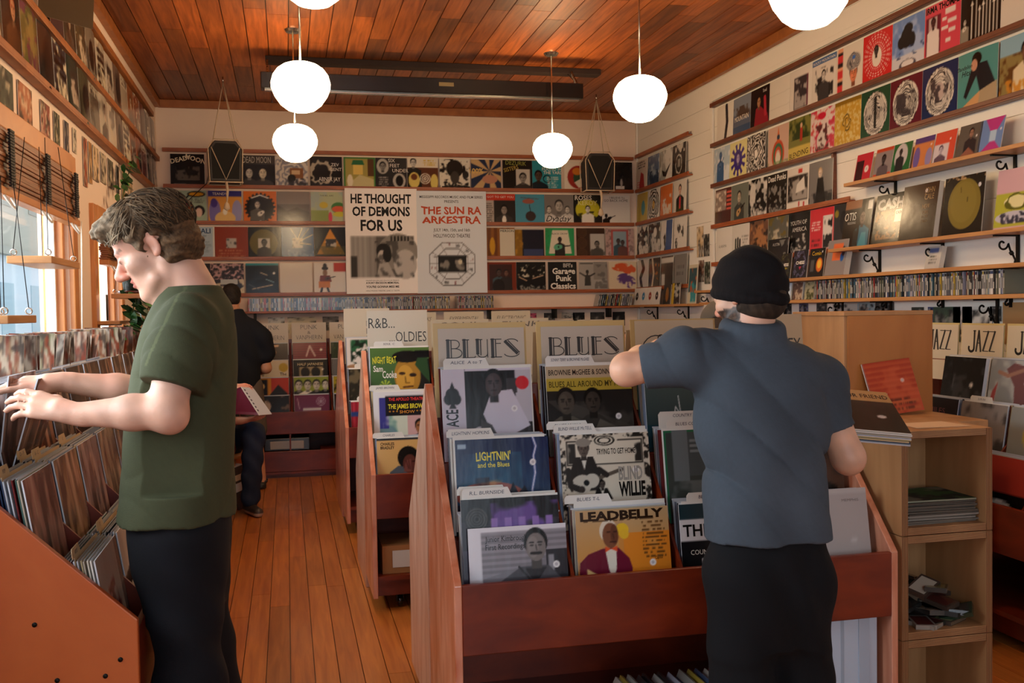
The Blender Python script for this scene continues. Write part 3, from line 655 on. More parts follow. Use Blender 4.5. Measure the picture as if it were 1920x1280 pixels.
row_right(RZ[1], [
 (1352, 'white sleeve with a thin dark standing figure', Q('d6d2ca').L([(.6, .9), (.65, .5), (.55, .05)], .14, '2a2a30').E(.6, .93, .07, .06, '2a2a30')),
 (1375, 'grey-blue landscape sleeve with white title', Q('5a6478').R(0, .55, 1, 1, '7a8494').Z('4a3a30', 4, .5, .9, (0, .45, 1, .75)).T('MOUNTAIN', .5, .38, .13, 'w', wd=.8).R(0, 0, 1, .25, '3a5070')),
 (1410, 'black sleeve with a woman in a red dress', Q('1a1518').P([(.2, 0), (.3, .5), (.5, .55), (.9, .3), (1, 0)], '8a2430').HD(.45, .65, .12, 'a87a5a', 'k').L([(.75, .7), (.8, .3)], .12, 'b03040').T('Soul', .75, .85, .08, 'w')),
 (1446, 'blank white sleeve with faint pencil lines', Q('d8d4cc').L([(0, .3), (1, .32)], .008, 'b8b4ac').L([(0, .62), (1, .64)], .008, 'b8b4ac')),
 (1484, 'white sleeve with a tall dark photo panel', Q('d8d4cf').R(.22, .08, .82, .8, '3a363a').Z('a09a9a', 7, .5, 1, (.25, .1, .78, .78)).R(.78, .1, .84, .8, '6a3a4a')),
 (1519, 'white torn-edged sleeve under a blue title strip', Q('d6d2cc').R(0, .86, 1, 1, '4a6a9a').T('ROCKY MOUNTAIN', .5, .9, .06, 'w', wd=.9).Z('2a2a2c', 6, .5, 1, (.15, .12, .88, .78)).HD(.5, .6, .1, 'b8b4b0', 'k', '3a3a3c')),
 (1565, 'white sleeve with arrow strip and turbaned face', Q('d8d2c8').R(.06, 0, .26, 1, 'e0a080').S(.06, 0, .26, 1, 5, '2a2428').S(.06, .06, .26, 1, 3, 'c8383c').HD(.66, .38, .17, 'c87a5a', '4a3a3a').E(.66, .62, .26, .18, 'b8b4b0').RG(.66, .62, .04, .26, 5, '4a4a50', .1, .7).E(.66, .7, .06, .04, '3a6ac0')),
 (1614, 'bright red sleeve with white radiating dots', Q('c82a2c', 60).SB(.5, .52, 26, 'e8dcd8', .46, .12).RG(.5, .52, .12, .46, 7, 'c82a2c').RG(.5, .52, .3, .6, 5, 'c82a2c').E(.5, .5, .16, .2, 'e0d8d0').HD(.48, .62, .09, '3a3434', 'k')),
 (1668, 'blue sleeve with a black floating dog and bowl', Q('6a8ac8').Z('9ab0dc', 4, .5, 1, (0, .3, 1, 1)).R(0, 0, 1, .3, 'c8ccd8').E(.5, .1, .26, .11, '4a4a5a').E(.5, .13, .19, .07, 'd8d8dc').E(.45, .62, .18, .2, '15151a').E(.3, .55, .12, .12, '15151a').E(.62, .55, .1, .14, '15151a').E(.5, .78, .14, .1, '15151a').Z('2a3a6a', 9, .64, .8, (0, .25, 1, .45))),
 (1732, 'pink sleeve with black slanted name over a photo', Q('d0495a', 56).R(0, .86, 1, 1, 'd85a68').R(.04, .1, .46, .78, '6a2030').R(.12, .36, .36, .76, 'b8a8ac').HD(.25, .66, .08, '4a2a2a', '1a1012', 'e0d8d8').T('IRMA THOMAS', .5, .86, .11, 'k', wd=.94, bold=.03).R(.58, .72, .85, .82, 'e0d4d4').R(.5, .62, .62, .68, 'e0d4d4').R(.65, .55, .88, .62, 'e0d4d4').R(.48, .46, .66, .52, 'e0d4d4').R(.68, .38, .86, .45, 'e0d4d4').R(.6, .22, .74, .29, 'e0d4d4')),
 (1800, 'black sleeve of tall white arrows over a guitarist', Q('16120f', 56).HD(.12, .42, .05, 'b8b0a8', 'k', '8a8478').GT(.1, .3, .1, 'd8d2c8', .5).L([(0.30,.1),(0.30,0.69)],.026,'ddd8d0').P([(0.26,0.66),(0.34,0.66),(0.30,0.75)],'ddd8d0').L([(0.41,.1),(0.41,0.86)],.026,'ddd8d0').P([(0.37,0.83),(0.45,0.83),(0.41,0.92)],'ddd8d0').L([(0.49,.1),(0.49,0.56)],.026,'ddd8d0').P([(0.45,0.53),(0.53,0.53),(0.49,0.62)],'ddd8d0').L([(0.58,.1),(0.58,0.62)],.026,'ddd8d0').P([(0.54,0.59),(0.62,0.59),(0.58,0.68)],'ddd8d0').L([(0.66,.1),(0.66,0.91)],.026,'ddd8d0').P([(0.62,0.88),(0.70,0.88),(0.66,0.97)],'ddd8d0').L([(0.74,.1),(0.74,0.84)],.026,'ddd8d0').P([(0.70,0.81),(0.78,0.81),(0.74,0.90)],'ddd8d0').L([(0.83,.1),(0.83,0.60)],.026,'ddd8d0').P([(0.79,0.57),(0.87,0.57),(0.83,0.66)],'ddd8d0').L([(0.91,.1),(0.91,0.68)],.026,'ddd8d0').P([(0.87,0.65),(0.95,0.65),(0.91,0.74)],'ddd8d0')),
 (1881, 'cream sleeve with small handwritten word', Q('d4cfc8').T('problem', .35, .55, .13, 'd', bold=-.005)),
 (1960, 'grey sleeve at the end of the top rail', Q('8a8680').Z('d', 5, .5)),
], "right wall's top row")
row_right(RZ[2], [
 (1345, 'pale blue sleeve with a blue guitar player', Q('a9bccb').Z('d8dce0', 5, .5, .8).HD(.45, .75, .1, '3a5a84', '2a4a74', '3a5a84').GT(.4, .45, .2, '4a6a94', .8, '3a5a84')),
 (1375, 'pale yellow sleeve with a purple star face', Q('d2cc92').SB(.5, .5, 11, '3a2a78', .42).E(.5, .5, .24, .27, '3a2a78').HD(.5, .55, .12, '9a8ab0', '2a1a58')),
 (1407, 'black and white sleeve of rippling rings', Q('d0ccc6', 56).RG(.55, .5, .06, .8, 7, '161414', .22, 1.2).E(.55, .5, .08, .1, 'e0dcd6')),
 (1448, 'pink sleeve with a rainbow arch and tower', Q('c8a898').RG(.5, .3, .1, .36, 2, 'b8482c', 0, 1.2).RG(.5, .3, .16, .3, 1, '3a6a4a', 0, 1.2).E(.5, .22, .12, .14, 'd8d0c0').P([(.42, .6), (.58, .6), (.5, .97)], 'c8602c').E(.5, .72, .07, .06, '2a3a4a').Z('7a8a5a', 6, .5, .7, (0, 0, 1, .15))),
 (1483, 'green and yellow park scene sleeve with slanted title', Q('7a7a3c').R(0, 0, 1, .35, 'c8b45a').Z('2a3a1c', 4, .48, .9, (0, .5, 1, 1)).R(.55, .45, .66, .75, 'a83a2c').E(.6, .8, .05, .06, 'd8b090').T('BLENDING', .5, .1, .13, '2a2414', wd=.85, rot=.05)),
 (1526, 'red and white splattered sleeve with sketched figures', Q('d8cac6').Z('c0304a', 6, .56, .9).Z('c83a3a', 12, .62, .8).E(.5, .3, .2, .2, 'd0c8c4').Z('4a2a2a', 12, .58, .9, (.25, .1, .8, .65)).E(.5, .84, .16, .08, 'c0203a')),
 (1572, 'mottled gold sleeve with a small dark emblem', Q('c29a3a').Z('dccf98', 22, .55, .7).RG(.5, .52, .12, .16, 1, '2a2414', .1, 1.3).RG(.5, .52, .04, .08, 1, '2a2414', .1, 1.3).R(0, .9, 1, 1, '8a6a20')),
 (1620, 'dark green sleeve with a ringed white oval', oval('244a34', 3).L([(.5, .25), (.5, .72)], .08, '2a2a28').E(.5, .78, .05, .06, '2a2a28')),
 (1675, 'maroon sleeve with a ringed white oval', oval('5e1f2c', 5).Z('3a3438', 7, .5, .9, (.22, .25, .78, .7), 4)),
 (1737, 'navy sleeve with a ringed white oval', oval('1f2c54', 9).E(.5, .5, .14, .16, 'b8a8a4').Z('3a3438', 9, .55, .9, (.25, .3, .75, .75), 7)),
 (1805, 'teal sleeve with a leaning man in dark suit', Q('4f908e', 56).P([(.4, .75), (.75, .75), (.95, .35), (.6, .25), (.5, .55), (.25, .2), (.18, .25)], '1c2026').P([(.6, .28), (.98, .38), (1, 0), (.55, 0)], 'a89678').E(.5, .84, .12, .11, '15130f').E(.44, .74, .08, .1, 'c09078').P([(0, 0), (.6, .28), (.55, 0)], 'c89a6a').T('Dandelion', .18, .72, .07, 'k', sk=.3).T('Hits', .22, .6, .1, 'k', sk=.3)),
 (1885, 'autumn-leaf sleeve with a man in pale shirt', Q('8a7a4a').R(0, .7, 1, 1, '8ab0c4').Z('5a3a1c', 7, .5, .9, (0, 0, 1, .7)).HD(.6, .7, .13, '6a4a38', 'k', 'd8c8a4').Z('c8862c', 9, .6, .9, (0, 0, .7, .3))),
 (1960, 'dull green sleeve at the end of the second rail', Q('4a5a44').Z('2a3a24', 5, .5)),
], "right wall's second row")
row_right(RZ[3], [
 (1347, 'dark red sleeve with a bright band photo', Q('4a2a26').R(0, .4, .72, .95, '8a7a72').Z('d8c8b8', 7, .5, .9, (.05, .4, .7, .9)).S(.74, .4, 1, .95, 5, 'c8584a')),
 (1375, 'grey-green sleeve with a seated long-haired guitarist', Q('6a7068').HD(.5, .66, .13, 'a89a88', '2a2624', '3a3c38').GT(.45, .25, .24, 'b08a5a', .55)),
 (1407, 'stark black and white sleeve of a bending figure', Q('c8c4be').Z('141414', 4, .47, 1, (0, 0, 1, 1), 8).Z('d0ccc6', 9, .6, .8)),
 (1444, 'black sleeve with white jagged title at the top', Q('1a1918').T('Dead Punks', .5, .82, .14, 'd8d4cc', wd=.88, bold=.02).Z('8a8884', 12, .58, .9, (.1, .05, .95, .75))),
 (1482, 'white-bordered sleeve with a black and white interior', Q('dad4cc').R(.06, .22, .95, .8, '2a2624').Z('a8a29c', 5, .5, .9, (.08, .24, .93, .78)).P([(.45, .4), (.85, .45), (.8, .75), (.5, .6)], 'd8d4cc').R(.55, .84, .72, .94, 'c83a2c').R(.58, .08, .64, .2, 'b82a2c').R(.78, .03, .83, .18, 'b82a2c')),
 (1522, 'grey sleeve of a woman in a long black dress', Q('7a7876').HD(.5, .72, .1, 'c8b8a8', 'b89a70').P([(.4, .62), (.62, .62), (.75, 0), (.3, 0)], '17171a').Z('2a2a2c', 7, .55, .9, (0, 0, 1, .3))),
], "right wall's third row")
row_right(1.862, [
 (1348, 'white sleeve with one small grey word', Q('d4d0ca').T('ALABAMA', .45, .45, .08, 'g', wd=.5)),
 (1375, 'pale grey sleeve with three slim dark figures', Q('ccc8c2').L([(.25, .6), (.25, 0)], .09, '2a2a2c').L([(.38, .62), (.38, 0)], .09, '2a2a2c').L([(.5, .58), (.5, 0)], .09, '2a2a2c').TX(.6, .3, .95, .7, 5, 'g')),
 (1409, 'brown and orange sleeve with blurred shapes', Q('6a4a38').Z('a8744a', 4, .5, .9).Z('2a1e18', 6, .58, .9)),
 (1446, 'grey-green sleeve with pale lettering', Q('5a5a50').Z('b8ae98', 5, .55, .9).Z('6a5a24', 7, .62, .9)),
 (1484, 'black sleeve with white title above dancing figures', Q('1c1b1b').T('YOUTH OF', .5, .72, .1, 'd0ccc4', wd=.75).T('AMERICA', .55, .56, .1, 'd0ccc4', wd=.65).Z('a8a49e', 11, .6, 1, (.05, .05, .95, .5))),
 (1525, 'scarlet sleeve with white slogan and photo strip', Q('c8303a').R(.55, .1, .95, .82, 'd8d2cc').Z('1a1a1a', 6, .5, 1, (.57, .12, .93, .8)).TX(.06, .5, .5, .72, 4, 'w').TX(.08, .14, .48, .34, 2, '5a1a20')),
 (1570, 'dark sleeve with a face in profile', Q('2e2e30').E(.52, .52, .16, .24, '6a4a40').E(.4, .6, .14, .24, '1e1e20').E(.12, .8, .08, .08, '8a7a2a')),
], "right wall's row behind the woollen hat")
rail('record_rail', 'low wooden record rail on the white wall behind the woollen hat', 5.9, 8.09, 1.866, 'right', M['rail'])
# far corner segment
far = [
 [('white sleeve with red lettering and figure', Q('d0c8c0').TX(.1, .7, .9, .95, 3, 'd').P([(.3, .05), (.45, .6), (.7, .5), (.8, 0)], 'a83a3c').T('ERIC', .4, .1, .2, 'c03a3c')), ('blue forest sleeve', Q('5a7090').Z('a8b8c8', 5, .52, .9, (0, .3, 1, 1)).Z('2a3a50', 7, .5, .9, (0, 0, 1, .5))), ('pale sleeve with a dark bird shape', Q('9a9c98').Z('d8d8d4', 3, .5, .9).P([(.2, .4), (.5, .3), (.9, .55), (.55, .15), (.3, .2)], '1a1a1a')), ('black sleeve with white framed lamp drawing', Q('161616').RG(.5, .4, .2, .3, 1, 'b8b4ae', .05, 1.2).R(.4, .3, .62, .55, '8a8884').Z('c8c4be', 8, .56, 1, (.2, .72, .9, 1)))],
 [('mustard sleeve with a teal oval', Q('b09a3a').E(.62, .5, .16, .24, '2f7a84')), ('white sleeve of black rings round a gold dot', Q('d6d2cc').RG(.5, .5, .12, .5, 4, '161616', .06, 1.15).E(.5, .5, .1, .13, 'b8923a')), ('orange sleeve with a white sketch', Q('c86a30').Z('d8cec4', 6, .54, .95, (.05, .1, .9, .7))), ('white sleeve of a red and black woman', Q('d6d0c8').HD(.55, .72, .13, 'c8a090', '161414', '1a1a1a').R(.35, .1, .75, .35, '1c1a1a').R(.5, .15, .62, .5, 'c0303a').R(.3, 0, .7, .05, 'c0303a'))],
 [('black and white hand-printed figure sleeve', Q('1a1a1a').Z('d0ccc4', 7, .5, 1)), ('black and white family photo sleeve', Q('2a2a2a').Z('c0bcb6', 5, .52, 1).E(.6, .7, .14, .16, 'd8d4cc')), ('white sleeve swept with a deep blue band', Q('d6d4d0').P([(.5, 1), (.95, 1), (.9, 0), (.45, 0)], '2a4a84').Z('1a1a1a', 5, .6, 1, (0, 0, .45, .6))), ('white sleeve with a tangled ink sketch', Q('d8d4ce').Z('2a2a2a', 11, .58, .9, (.3, .4, .8, .8)).Z('1a1a1a', 9, .58, .9, (.05, .05, .35, .5)))],
 [('white sleeve with a curling black stem', Q('c8c4be').L([(.4, 1), (.6, .7), (.3, .4), (.5, 0)], .2, '161616')), ('dark sleeve with orange and white shapes', Q('3a3632').L([(.3, 1), (.45, .5), (.3, 0)], .14, 'c8b8a0').Z('a8622c', 8, .6, .9, (.4, .3, .9, .8))), ('brown sleeve with white label square', Q('3a2c26').R(.0, .78, 1, .95, 'd0ccc4').R(.05, .1, .35, .45, 'b8b4ae')), ('plain grey sleeve with faint print', Q('7a7876').TX(.2, .3, .85, .7, 2, '5a5856').R(0, 0, .05, 1, '4a4846'))]]
for zi, rw in zip((FZ[1], FZ[2], FZ[3], 1.69), far):
    y = YB - .07
    for nm, cv in rw:
        cv2 = cv; sleeve('record_sleeve', cv2, nm + ', ' + {FZ[1]: 'top', FZ[2]: 'second', FZ[3]: 'third', 1.69: 'lowest'}[zi] + ' short row beside the back corner', (XR - .04, y - .158, zi - .004), RS, .04, 'records beside the back corner', bow=.004)
        y -= .338
rail('record_rail', 'lowest short wooden rail on the white wall beside the back corner', 8.62, YB - .06, 1.694, 'right', M['rail'])

# shelves on scrolled iron brackets
def bracket_mesh():
    b = MB(); b.box(-.009, .009, -.012, -.001, -.2, 0, '15130f'); b.box(-.009, .009, -.15, -.001, -.008, 0, '15130f')
    def spiral(cx, cz, r0, r1, a0, a1, n=16): return [(0, cx + (r0 + (r1 - r0) * i / n) * math.cos(a0 + (a1 - a0) * i / n), cz + (r0 + (r1 - r0) * i / n) * math.sin(a0 + (a1 - a0) * i / n)) for i in range(n + 1)]
    p = spiral(-.098, -.048, .008, .034, -1.2 * PI - 2, .1 * PI - .2)[:] + [(0, -.052, -.08), (0, -.035, -.105), (0, -.022, -.13), (0, -.03, -.165)] + spiral(-.03, -.18, .014, .006, PI / 2, 2.2 * PI, 8)
    b.tube(p, .0055, 6)
    b.tube([(0, -.05, -.088), (0, -.04, -.1)], .011, 8)
    for i in range(len(b.c)): b.c[i] = (.01, .009, .008)
    return b.mesh('bracket', M['iron'])
BRK = bracket_mesh()
def shelf(label, y0, y1, z, dep, ys, t=.022):
    s = MB().box(XR - dep, XR - .001, y0, y1, z - t, z).build('wall_shelf', M['shelf'], bevel=.002)
    tag(s, label, 'shelf')
    for y in ys:
        o = bpy.data.objects.new('bracket', BRK); COL.objects.link(o); o.parent = s
        o.location = (XR, y, z - t); o.rotation_euler = (0, 0, -PI / 2); o['label'] = 'scrolled black iron bracket'
    return s
shelf('long oak shelf carrying the four big dark records on the right wall', 3.7, 5.93, 1.862, .19, (5.62, 5.0, 4.4, 3.9))
shelf('oak shelf carrying the small seven-inch records high on the right wall', 3.7, 5.77, 2.278, .17, (5.45, 4.42, 3.85))
shelf('long oak shelf above the compact discs on the right wall', 3.7, 7.35, 1.686, .2, (7.1, 6.1, 5.55, 5.0, 4.45, 3.9))
shelf('lower oak shelf packed with compact disc spines on the right wall', 3.7, 8.06, 1.532, .18, (7.6, 6.85, 6.05, 5.5, 4.55, 3.9))
shelf('short oak shelf of single sleeves by the back corner', 8.36, YB - .02, 1.524, .17, (9.5, 8.7))
shelf('small oak ledge behind the woollen hat', 8.02, 8.3, 1.64, .12, (8.15,))

def stand(px, z, w_, label, cv, off, tilt=.14, grp=None, name='record_sleeve', t=.004, Y=None, cat='record', n=None):
    y = Y if Y is not None else atX(px, 400, XR - off).y
    return sleeve(name, cv, label, (XR - off, y - w_ / 2, z), RS, tilt, grp, w=w_, h=w_, t=t, cat=cat)
def K(bgc='k', n=64): return CV(bgc, n)
g = 'big records on the right wall shelf'
stand(1604, 1.863, .314, 'dark sleeve with white serif name and singer in blue shirt', K('201a16').R(.0, .82, .6, 1, '8a5a3a').HD(.68, .62, .13, '6a5a50', '1a1614', '3a6a80').P([(.6, 0), (.7, .3), (.85, .3), (.9, 0)], '4a8a9a').R(.82, .76, .98, .95, 'd0ccc4').T('OTIS', .02, .58, .17, 'd8d4cc', 'l', wd=.42).T('REDDING', .3, .5, .05, 'b8b4ae', wd=.3).Z('2a1a10', 5, .5, .8, (0, 0, .6, .5)), .11, .16, g, Y=5.905)
stand(1670, 1.863, .314, 'black and bronze foliage sleeve with large pale block name', K('1a1613').Z('8a5a2a', 12, .55, .9, (.05, .1, .95, .66)).T('CASH', .5, .7, .2, 'b0aca6', wd=.86, bold=.05).R(.68, .42, .94, .66, 'd4d0c8').T('CASH', .81, .57, .06, 'k', wd=.2).O(.9, .8), .11, .17, g, Y=5.56)
stand(1722, 1.863, .325, 'dark brown boxed record with tall narrow lettering', K('2e1c10').G('1c110a', '4a2e18', 0, 1, .6).T('JOHN', .76, .82, .1, '9a7a50', wd=.26).T('CALE', .76, .7, .1, '9a7a50', wd=.26).T('NEW', .7, .54, .08, '8a6a44', wd=.2).T('YORK', .7, .44, .06, '6a4e30', wd=.18).T('IN THE', .7, .37, .05, '5a4028', wd=.18).T('1960s', .7, .29, .05, '5a4028', wd=.18).O(.66, .86), .13, .15, g, t=.03, Y=5.225)
stand(1800, 1.863, .325, 'black sleeve with a large dull gold disc', K('1e1813', 72).E(.52, .52, .4, .42, '7a6a2c').E(.5, .55, .32, .34, '807030').L([(.42, .8), (.43, .72)], .02, '5a4c1c').L([(.6, .62), (.6, .55)], .02, '4a3e18').Z('c8a070', 14, .62, .8, (0, .93, 1, 1)).O(.87, .8), .12, .1, g, Y=4.858)
stand(1897, 1.863, .314, 'pink and lime cartoon sleeve at the shelf end', K('c8a0a8').R(0, .05, 1, .6, 'a8a83a').E(.5, .45, .3, .1, 'd8d09a').RG(.5, .45, .2, .32, 1, '5a5a1c', .1, .5).E(.45, .2, .42, .1, 'b8b4c0').Z('2a2a3a', 10, .6, .9, (.1, .1, .9, .28)), .11, .12, g, Y=4.455)
g = 'seven-inch singles on the small shelf'
sm = [
 (1631, 'red single with a dark photo corner and sticker', K('b8303c', 32).R(.05, .05, .5, .75, '3a1c20').O(.7, .42, 'e0d4d0', .12), 5.735),
 (1667, 'grey photo single with an orange band', K('8a7f80', 32).R(0, .86, 1, 1, 'b8482c').R(0, 0, 1, .12, 'b8482c').HD(.5, .6, .14, '3a3436', 'k', '5a5056'), 5.52),
 (1705, 'green single with a pale oval portrait', K('2a6238', 32).E(.45, .55, .34, .42, 'b8b4b8').HD(.42, .68, .1, '3a3434', 'k', '2a2a2c').R(0, 0, .8, .06, 'd8d0c8'), 5.335),
 (1745, 'orange single with purple figures', K('c07a4a', 32).R(0, .8, 1, 1, '4a3a74').E(.2, .35, .16, .35, '6a5a9a').E(.8, .3, .16, .3, '8a80ac').O(.85, .7), 5.13),
 (1783, 'vermilion single with a white ink portrait', K('c84e3a', 32).R(.0, .0, .7, .6, 'c8c0c8').HD(.35, .42, .12, 'a8a0b0', '3a2a3a', '5a4a5a').O(.72, .72), 4.94),
 (1828, 'drab single of a leaning man', K('5a5650', 32).HD(.55, .72, .12, '8a6a5a', 'k', '2a2a2e').P([(.1, 0), (.5, .3), (.9, 0)], '8a5a4a').O(.78, .6), 4.735),
 (1870, 'blue single with magenta triangles', K('6a86b8', 32).P([(.2, 1), (1, 1), (.7, .55), (.5, .55)], 'b03a80').P([(.1, 0), (1, 0), (.7, .3), (.5, .3)], 'b03a80').R(.46, .3, .72, .62, 'a8c0d8').O(.88, .62), 4.57),
]
for px, nm, cv, Y in sm:
    stand(px, 2.279, .18, nm + ', on the high single shelf', cv, .12, .2, g, 'seven_inch_single', .004, Y)
# things in front on the disc shelves
g = 'sleeves on the upper disc shelf'
stand(0, 1.687, .314, 'black sleeve with grey type beside the woollen hat', K('1c1b1c', 40).T('AUSTIN', .4, .83, .07, 'b8b4ae').Z('7a7874', 7, .55, .9, (.55, .05, .98, .95)).Z('4a4846', 6, .55, .8, (.1, .1, .5, .6)), .1, .1, g, Y=6.98)
stand(0, 1.687, .19, 'black box with white label word and ornate yellow print', K('141413', 36).RG(.5, .5, .3, .44, 2, '4a4a2c', .25, 1.1).T('CHESS', .5, .5, .11, 'w', wd=.62, bold=.03).T('NORTHERN', .5, .38, .07, 'c8b43a', wd=.4), .14, .12, g, Y=6.72)
stand(0, 1.687, .2, 'black box with white label word and ornate purple print', K('161420', 36).RG(.5, .5, .3, .44, 2, '6a6888', .25, 1.1).T('CHESS', .5, .5, .11, 'w', wd=.6, bold=.03).P([(.4, .42), (.6, .42), (.5, .3)], 'a82a4a'), .14, .12, g, Y=6.5)
stand(0, 1.687, .2, 'black sleeve with yellow script and an orange disc', K('161311', 36).E(.68, .42, .2, .24, 'd86a20').E(.68, .45, .13, .15, 'e8b83a').T('Comin', .45, .76, .14, 'd8b02a', wd=.6).R(.12, .2, .35, .6, '4a4a4a').O(.8, .86), .14, .14, g, Y=6.28)
stand(0, 1.687, .24, 'thick grey box with an orange square', K('8a8280', 36).R(.3, .42, .78, .88, 'd86a3a').E(.78, .5, .09, .12, '2a5aa0').E(.82, .66, .08, .14, '3a2a2a'), .13, .18, g, t=.04, Y=6.05, name='record_box', cat='box set')
stand(0, 1.687, .13, 'small pale boxed cassette leaning on the upper disc shelf', K('b4aea8', 24).R(.2, .7, .8, .9, '4a5a8a').TX(.2, .2, .8, .6, 3, 'd'), .1, .2, None, t=.03, Y=5.02, name='cassette_box', cat='box')
# discs along the right wall
def pr_(o, y): o.location = (XR - .095 + rnd.uniform(-.005, .005), y, 1.5335); o.rotation_euler = (0, 0, -PI / 2)
cd_row(4.3, 6.12, pr_, 'upright CD case in the packed row on the boarded wall', 'discs on the right wall shelf', skip=.05)
def face_cd(Y, nm, cv, z=1.533, off=.12, w_=.125):
    sleeve('cd_case', cv, nm, (XR - off, Y - w_ / 2, z), RS, .12, None, 'compact disc', w=w_, h=w_, t=.01)
face_cd(6.82, 'bright white disc case with a blue dot facing out by the woollen hat', K('dcecea', 24).E(.3, .6, .12, .14, '3a7ab8').E(.7, .45, .07, .07, '1a3a4a').R(0, 0, 1, .05, 'b8dcd8'))
face_cd(6.68, 'pale blue disc case with dark squares facing out', K('c8d8e8', 24).R(.2, .2, .6, .5, '2a3a3a').E(.7, .6, .1, .1, '1a2a3a'))
face_cd(6.52, 'brown disc case facing out on the lower oak shelf', K('5a4038', 20).Z('b8a088', 6, .55))
face_cd(6.36, 'cream and olive disc case facing out on the lower oak shelf', K('a8a080', 20).Z('4a4a2a', 6, .55))
face_cd(6.21, 'violet-grey disc case with a white figure facing out', K('5a5a78', 20).E(.5, .35, .2, .2, 'd8d8e0').R(0, .8, 1, 1, 'b8b8c8'))
# single sleeves with round labels by the back corner
for i, c in enumerate(('1c1a1a', '2f7aa8', '8a2a1c', '1a1c2a')):
    y = YB - .1 - i * .19
    sleeve('seven_inch_single', CV('d8d4ce', 24).E(.5, .5, .2, .22, c).E(.5, .5, .05, .05, 'd8d4ce'), 'white single sleeve with a %s label disc, corner shelf' % ('black', 'blue', 'red-brown', 'dark navy')[i], (XR - .1, y - .09, 1.525), RS, .14, 'white singles on the corner shelf', w=.178, h=.178)
sleeve('seven_inch_single', CV('2a221c', 24).E(.5, .5, .2, .36, '8a5a24'), 'dark brown single with a gold flame, corner shelf', (XR - .1, 9.02, 1.525), RS, .1, None, w=.19, h=.19)
sleeve('seven_inch_single', CV('a8a49c', 24).R(0, 0, .3, 1, 'b89a2c').Z('1a1a1a', 7, .5, 1, (.3, 0, 1, 1)), 'yellow-edged black and white single, corner shelf', (XR - .1, 8.8, 1.525), RS, .1, None, w=.2, h=.2)
sleeve('printed_card', CV('c8c0a8', 30).R(.08, .3, .9, .9, '2a4a54').Z('2f8a94', 5, .5, 1, (.1, .05, .9, .55)).Z('a8502c', 6, .58, 1, (.15, .3, .9, .9)), 'tall teal and brick-red illustrated card, corner shelf', (XR - .07, 8.48, 1.525), RS, .08, None, 'card', w=.2, h=.36)
for Y, z, w_, h_, col, nm in ((8.42, 1.95, .15, .28, 'c8b08a', 'tall tan flyer'), (8.28, 1.95, .12, .2, '2a2a24', 'dark photo card'), (8.27, 1.7, .12, .2, '2a3424', 'dark green photo card'), (8.4, 1.72, .12, .2, '6a4a3a', 'brown folded flyer')):
    pin('pinned_card', nm + ' pinned on the boards near the white upright trim', 'right', Y, z, w_, h_, CV(col, 16).Z('k', 6, .55, .8).Z('w', 7, .6, .6))
for i, (px, w_, h_, col, nm) in enumerate(((1478, .12, .1, 'k', 'black landscape snapshot'), (1508, .13, .1, '4a4a6a', 'violet landscape snapshot'), (1542, .14, .11, 'd', 'dark street snapshot'), (1585, .3, .14, 'l', 'pale card of four dark figures'), (1625, .2, .14, '8a9aa0', 'blue-grey portrait card'), (1660, .2, .14, 'd', 'dark group snapshot'),
                       (1722, .12, .14, '3a3a30', 'small brown snapshot'), (1746, .05, .1, '2a3a6a', 'small blue card'), (1776, .24, .2, '3a4a3a', 'green and brown collage card'), (1806, .16, .17, 'c0b8b4', 'pale street snapshot'), (1833, .24, .23, 'd8d4cc', 'white flyer with a black figure'), (1868, .09, .08, 'd', 'tiny curled snapshot'), (1902, .16, .22, 'a87e50', 'torn kraft paper bag'))):
    p = atX(px, 610, XR); cv = CV(col, 20)
    if 'kraft' not in nm: cv.Z('1a1a1a', 6, .52, .9, (.1, .1, .9, .9), i).Z('b8b0a8', 7, .6, .6, (.1, .1, .9, .9), i + 3)
    pin('pinned_card', nm + ' pinned to the boards under the packed disc shelf', 'right', p.y, (1.505 if i < 6 else 1.47) - h_ - (0 if i != 12 else -.02), w_, h_, cv)

# ------------------------------------------------------------------ left wall
LZ = [3.322, 2.97, 2.648]
for i, (z, a) in enumerate(zip(LZ, (3.2, 3.2, 3.2))):
    rail('record_rail', '%s wooden record rail on the window wall' % ('topmost', 'middle', 'lowest')[i], a, (9.5, 9.85, 9.9)[i], z, 'left', M['trim'], .042, .055)
LCOL = [('6a5a50', 'brown-grey'), ('2a2624', 'black'), ('b8ae9e', 'cream'), ('8a4a30', 'rust'), ('4a4a3a', 'olive'), ('a89a88', 'tan'), ('3a3a44', 'slate'), ('c8beb0', 'off-white'), ('5a2a28', 'wine'), ('7a7468', 'grey'), ('94582e', 'orange-brown'), ('2e3a34', 'dark green')]
MOT = [('a pale figure', lambda c: c.HD(.5, .6, .16, 'c0a890', 'k', '5a5048')), ('a dark disc', lambda c: c.E(.5, .45, .3, .3, '1c1a1a')), ('broken stripes', lambda c: c.S(.1, .1, .9, .9, 5, 'k').Z('c', 6, .55)), ('scattered pale blotches', lambda c: c.Z('d0c0a8', 6, .56)),
       ('a white title strip', lambda c: c.R(.05, .74, .95, .92, 'd8ccb8').TX(.1, .76, .9, .9, 2, 'k')), ('a square photo', lambda c: c.R(.2, .15, .8, .75, '3a3632').Z('b8a898', 6, .52, 1, (.2, .15, .8, .75))), ('two dark shapes', lambda c: c.E(.35, .45, .18, .3, '1c1a1a').E(.7, .4, .14, .25, '2a2220'))]
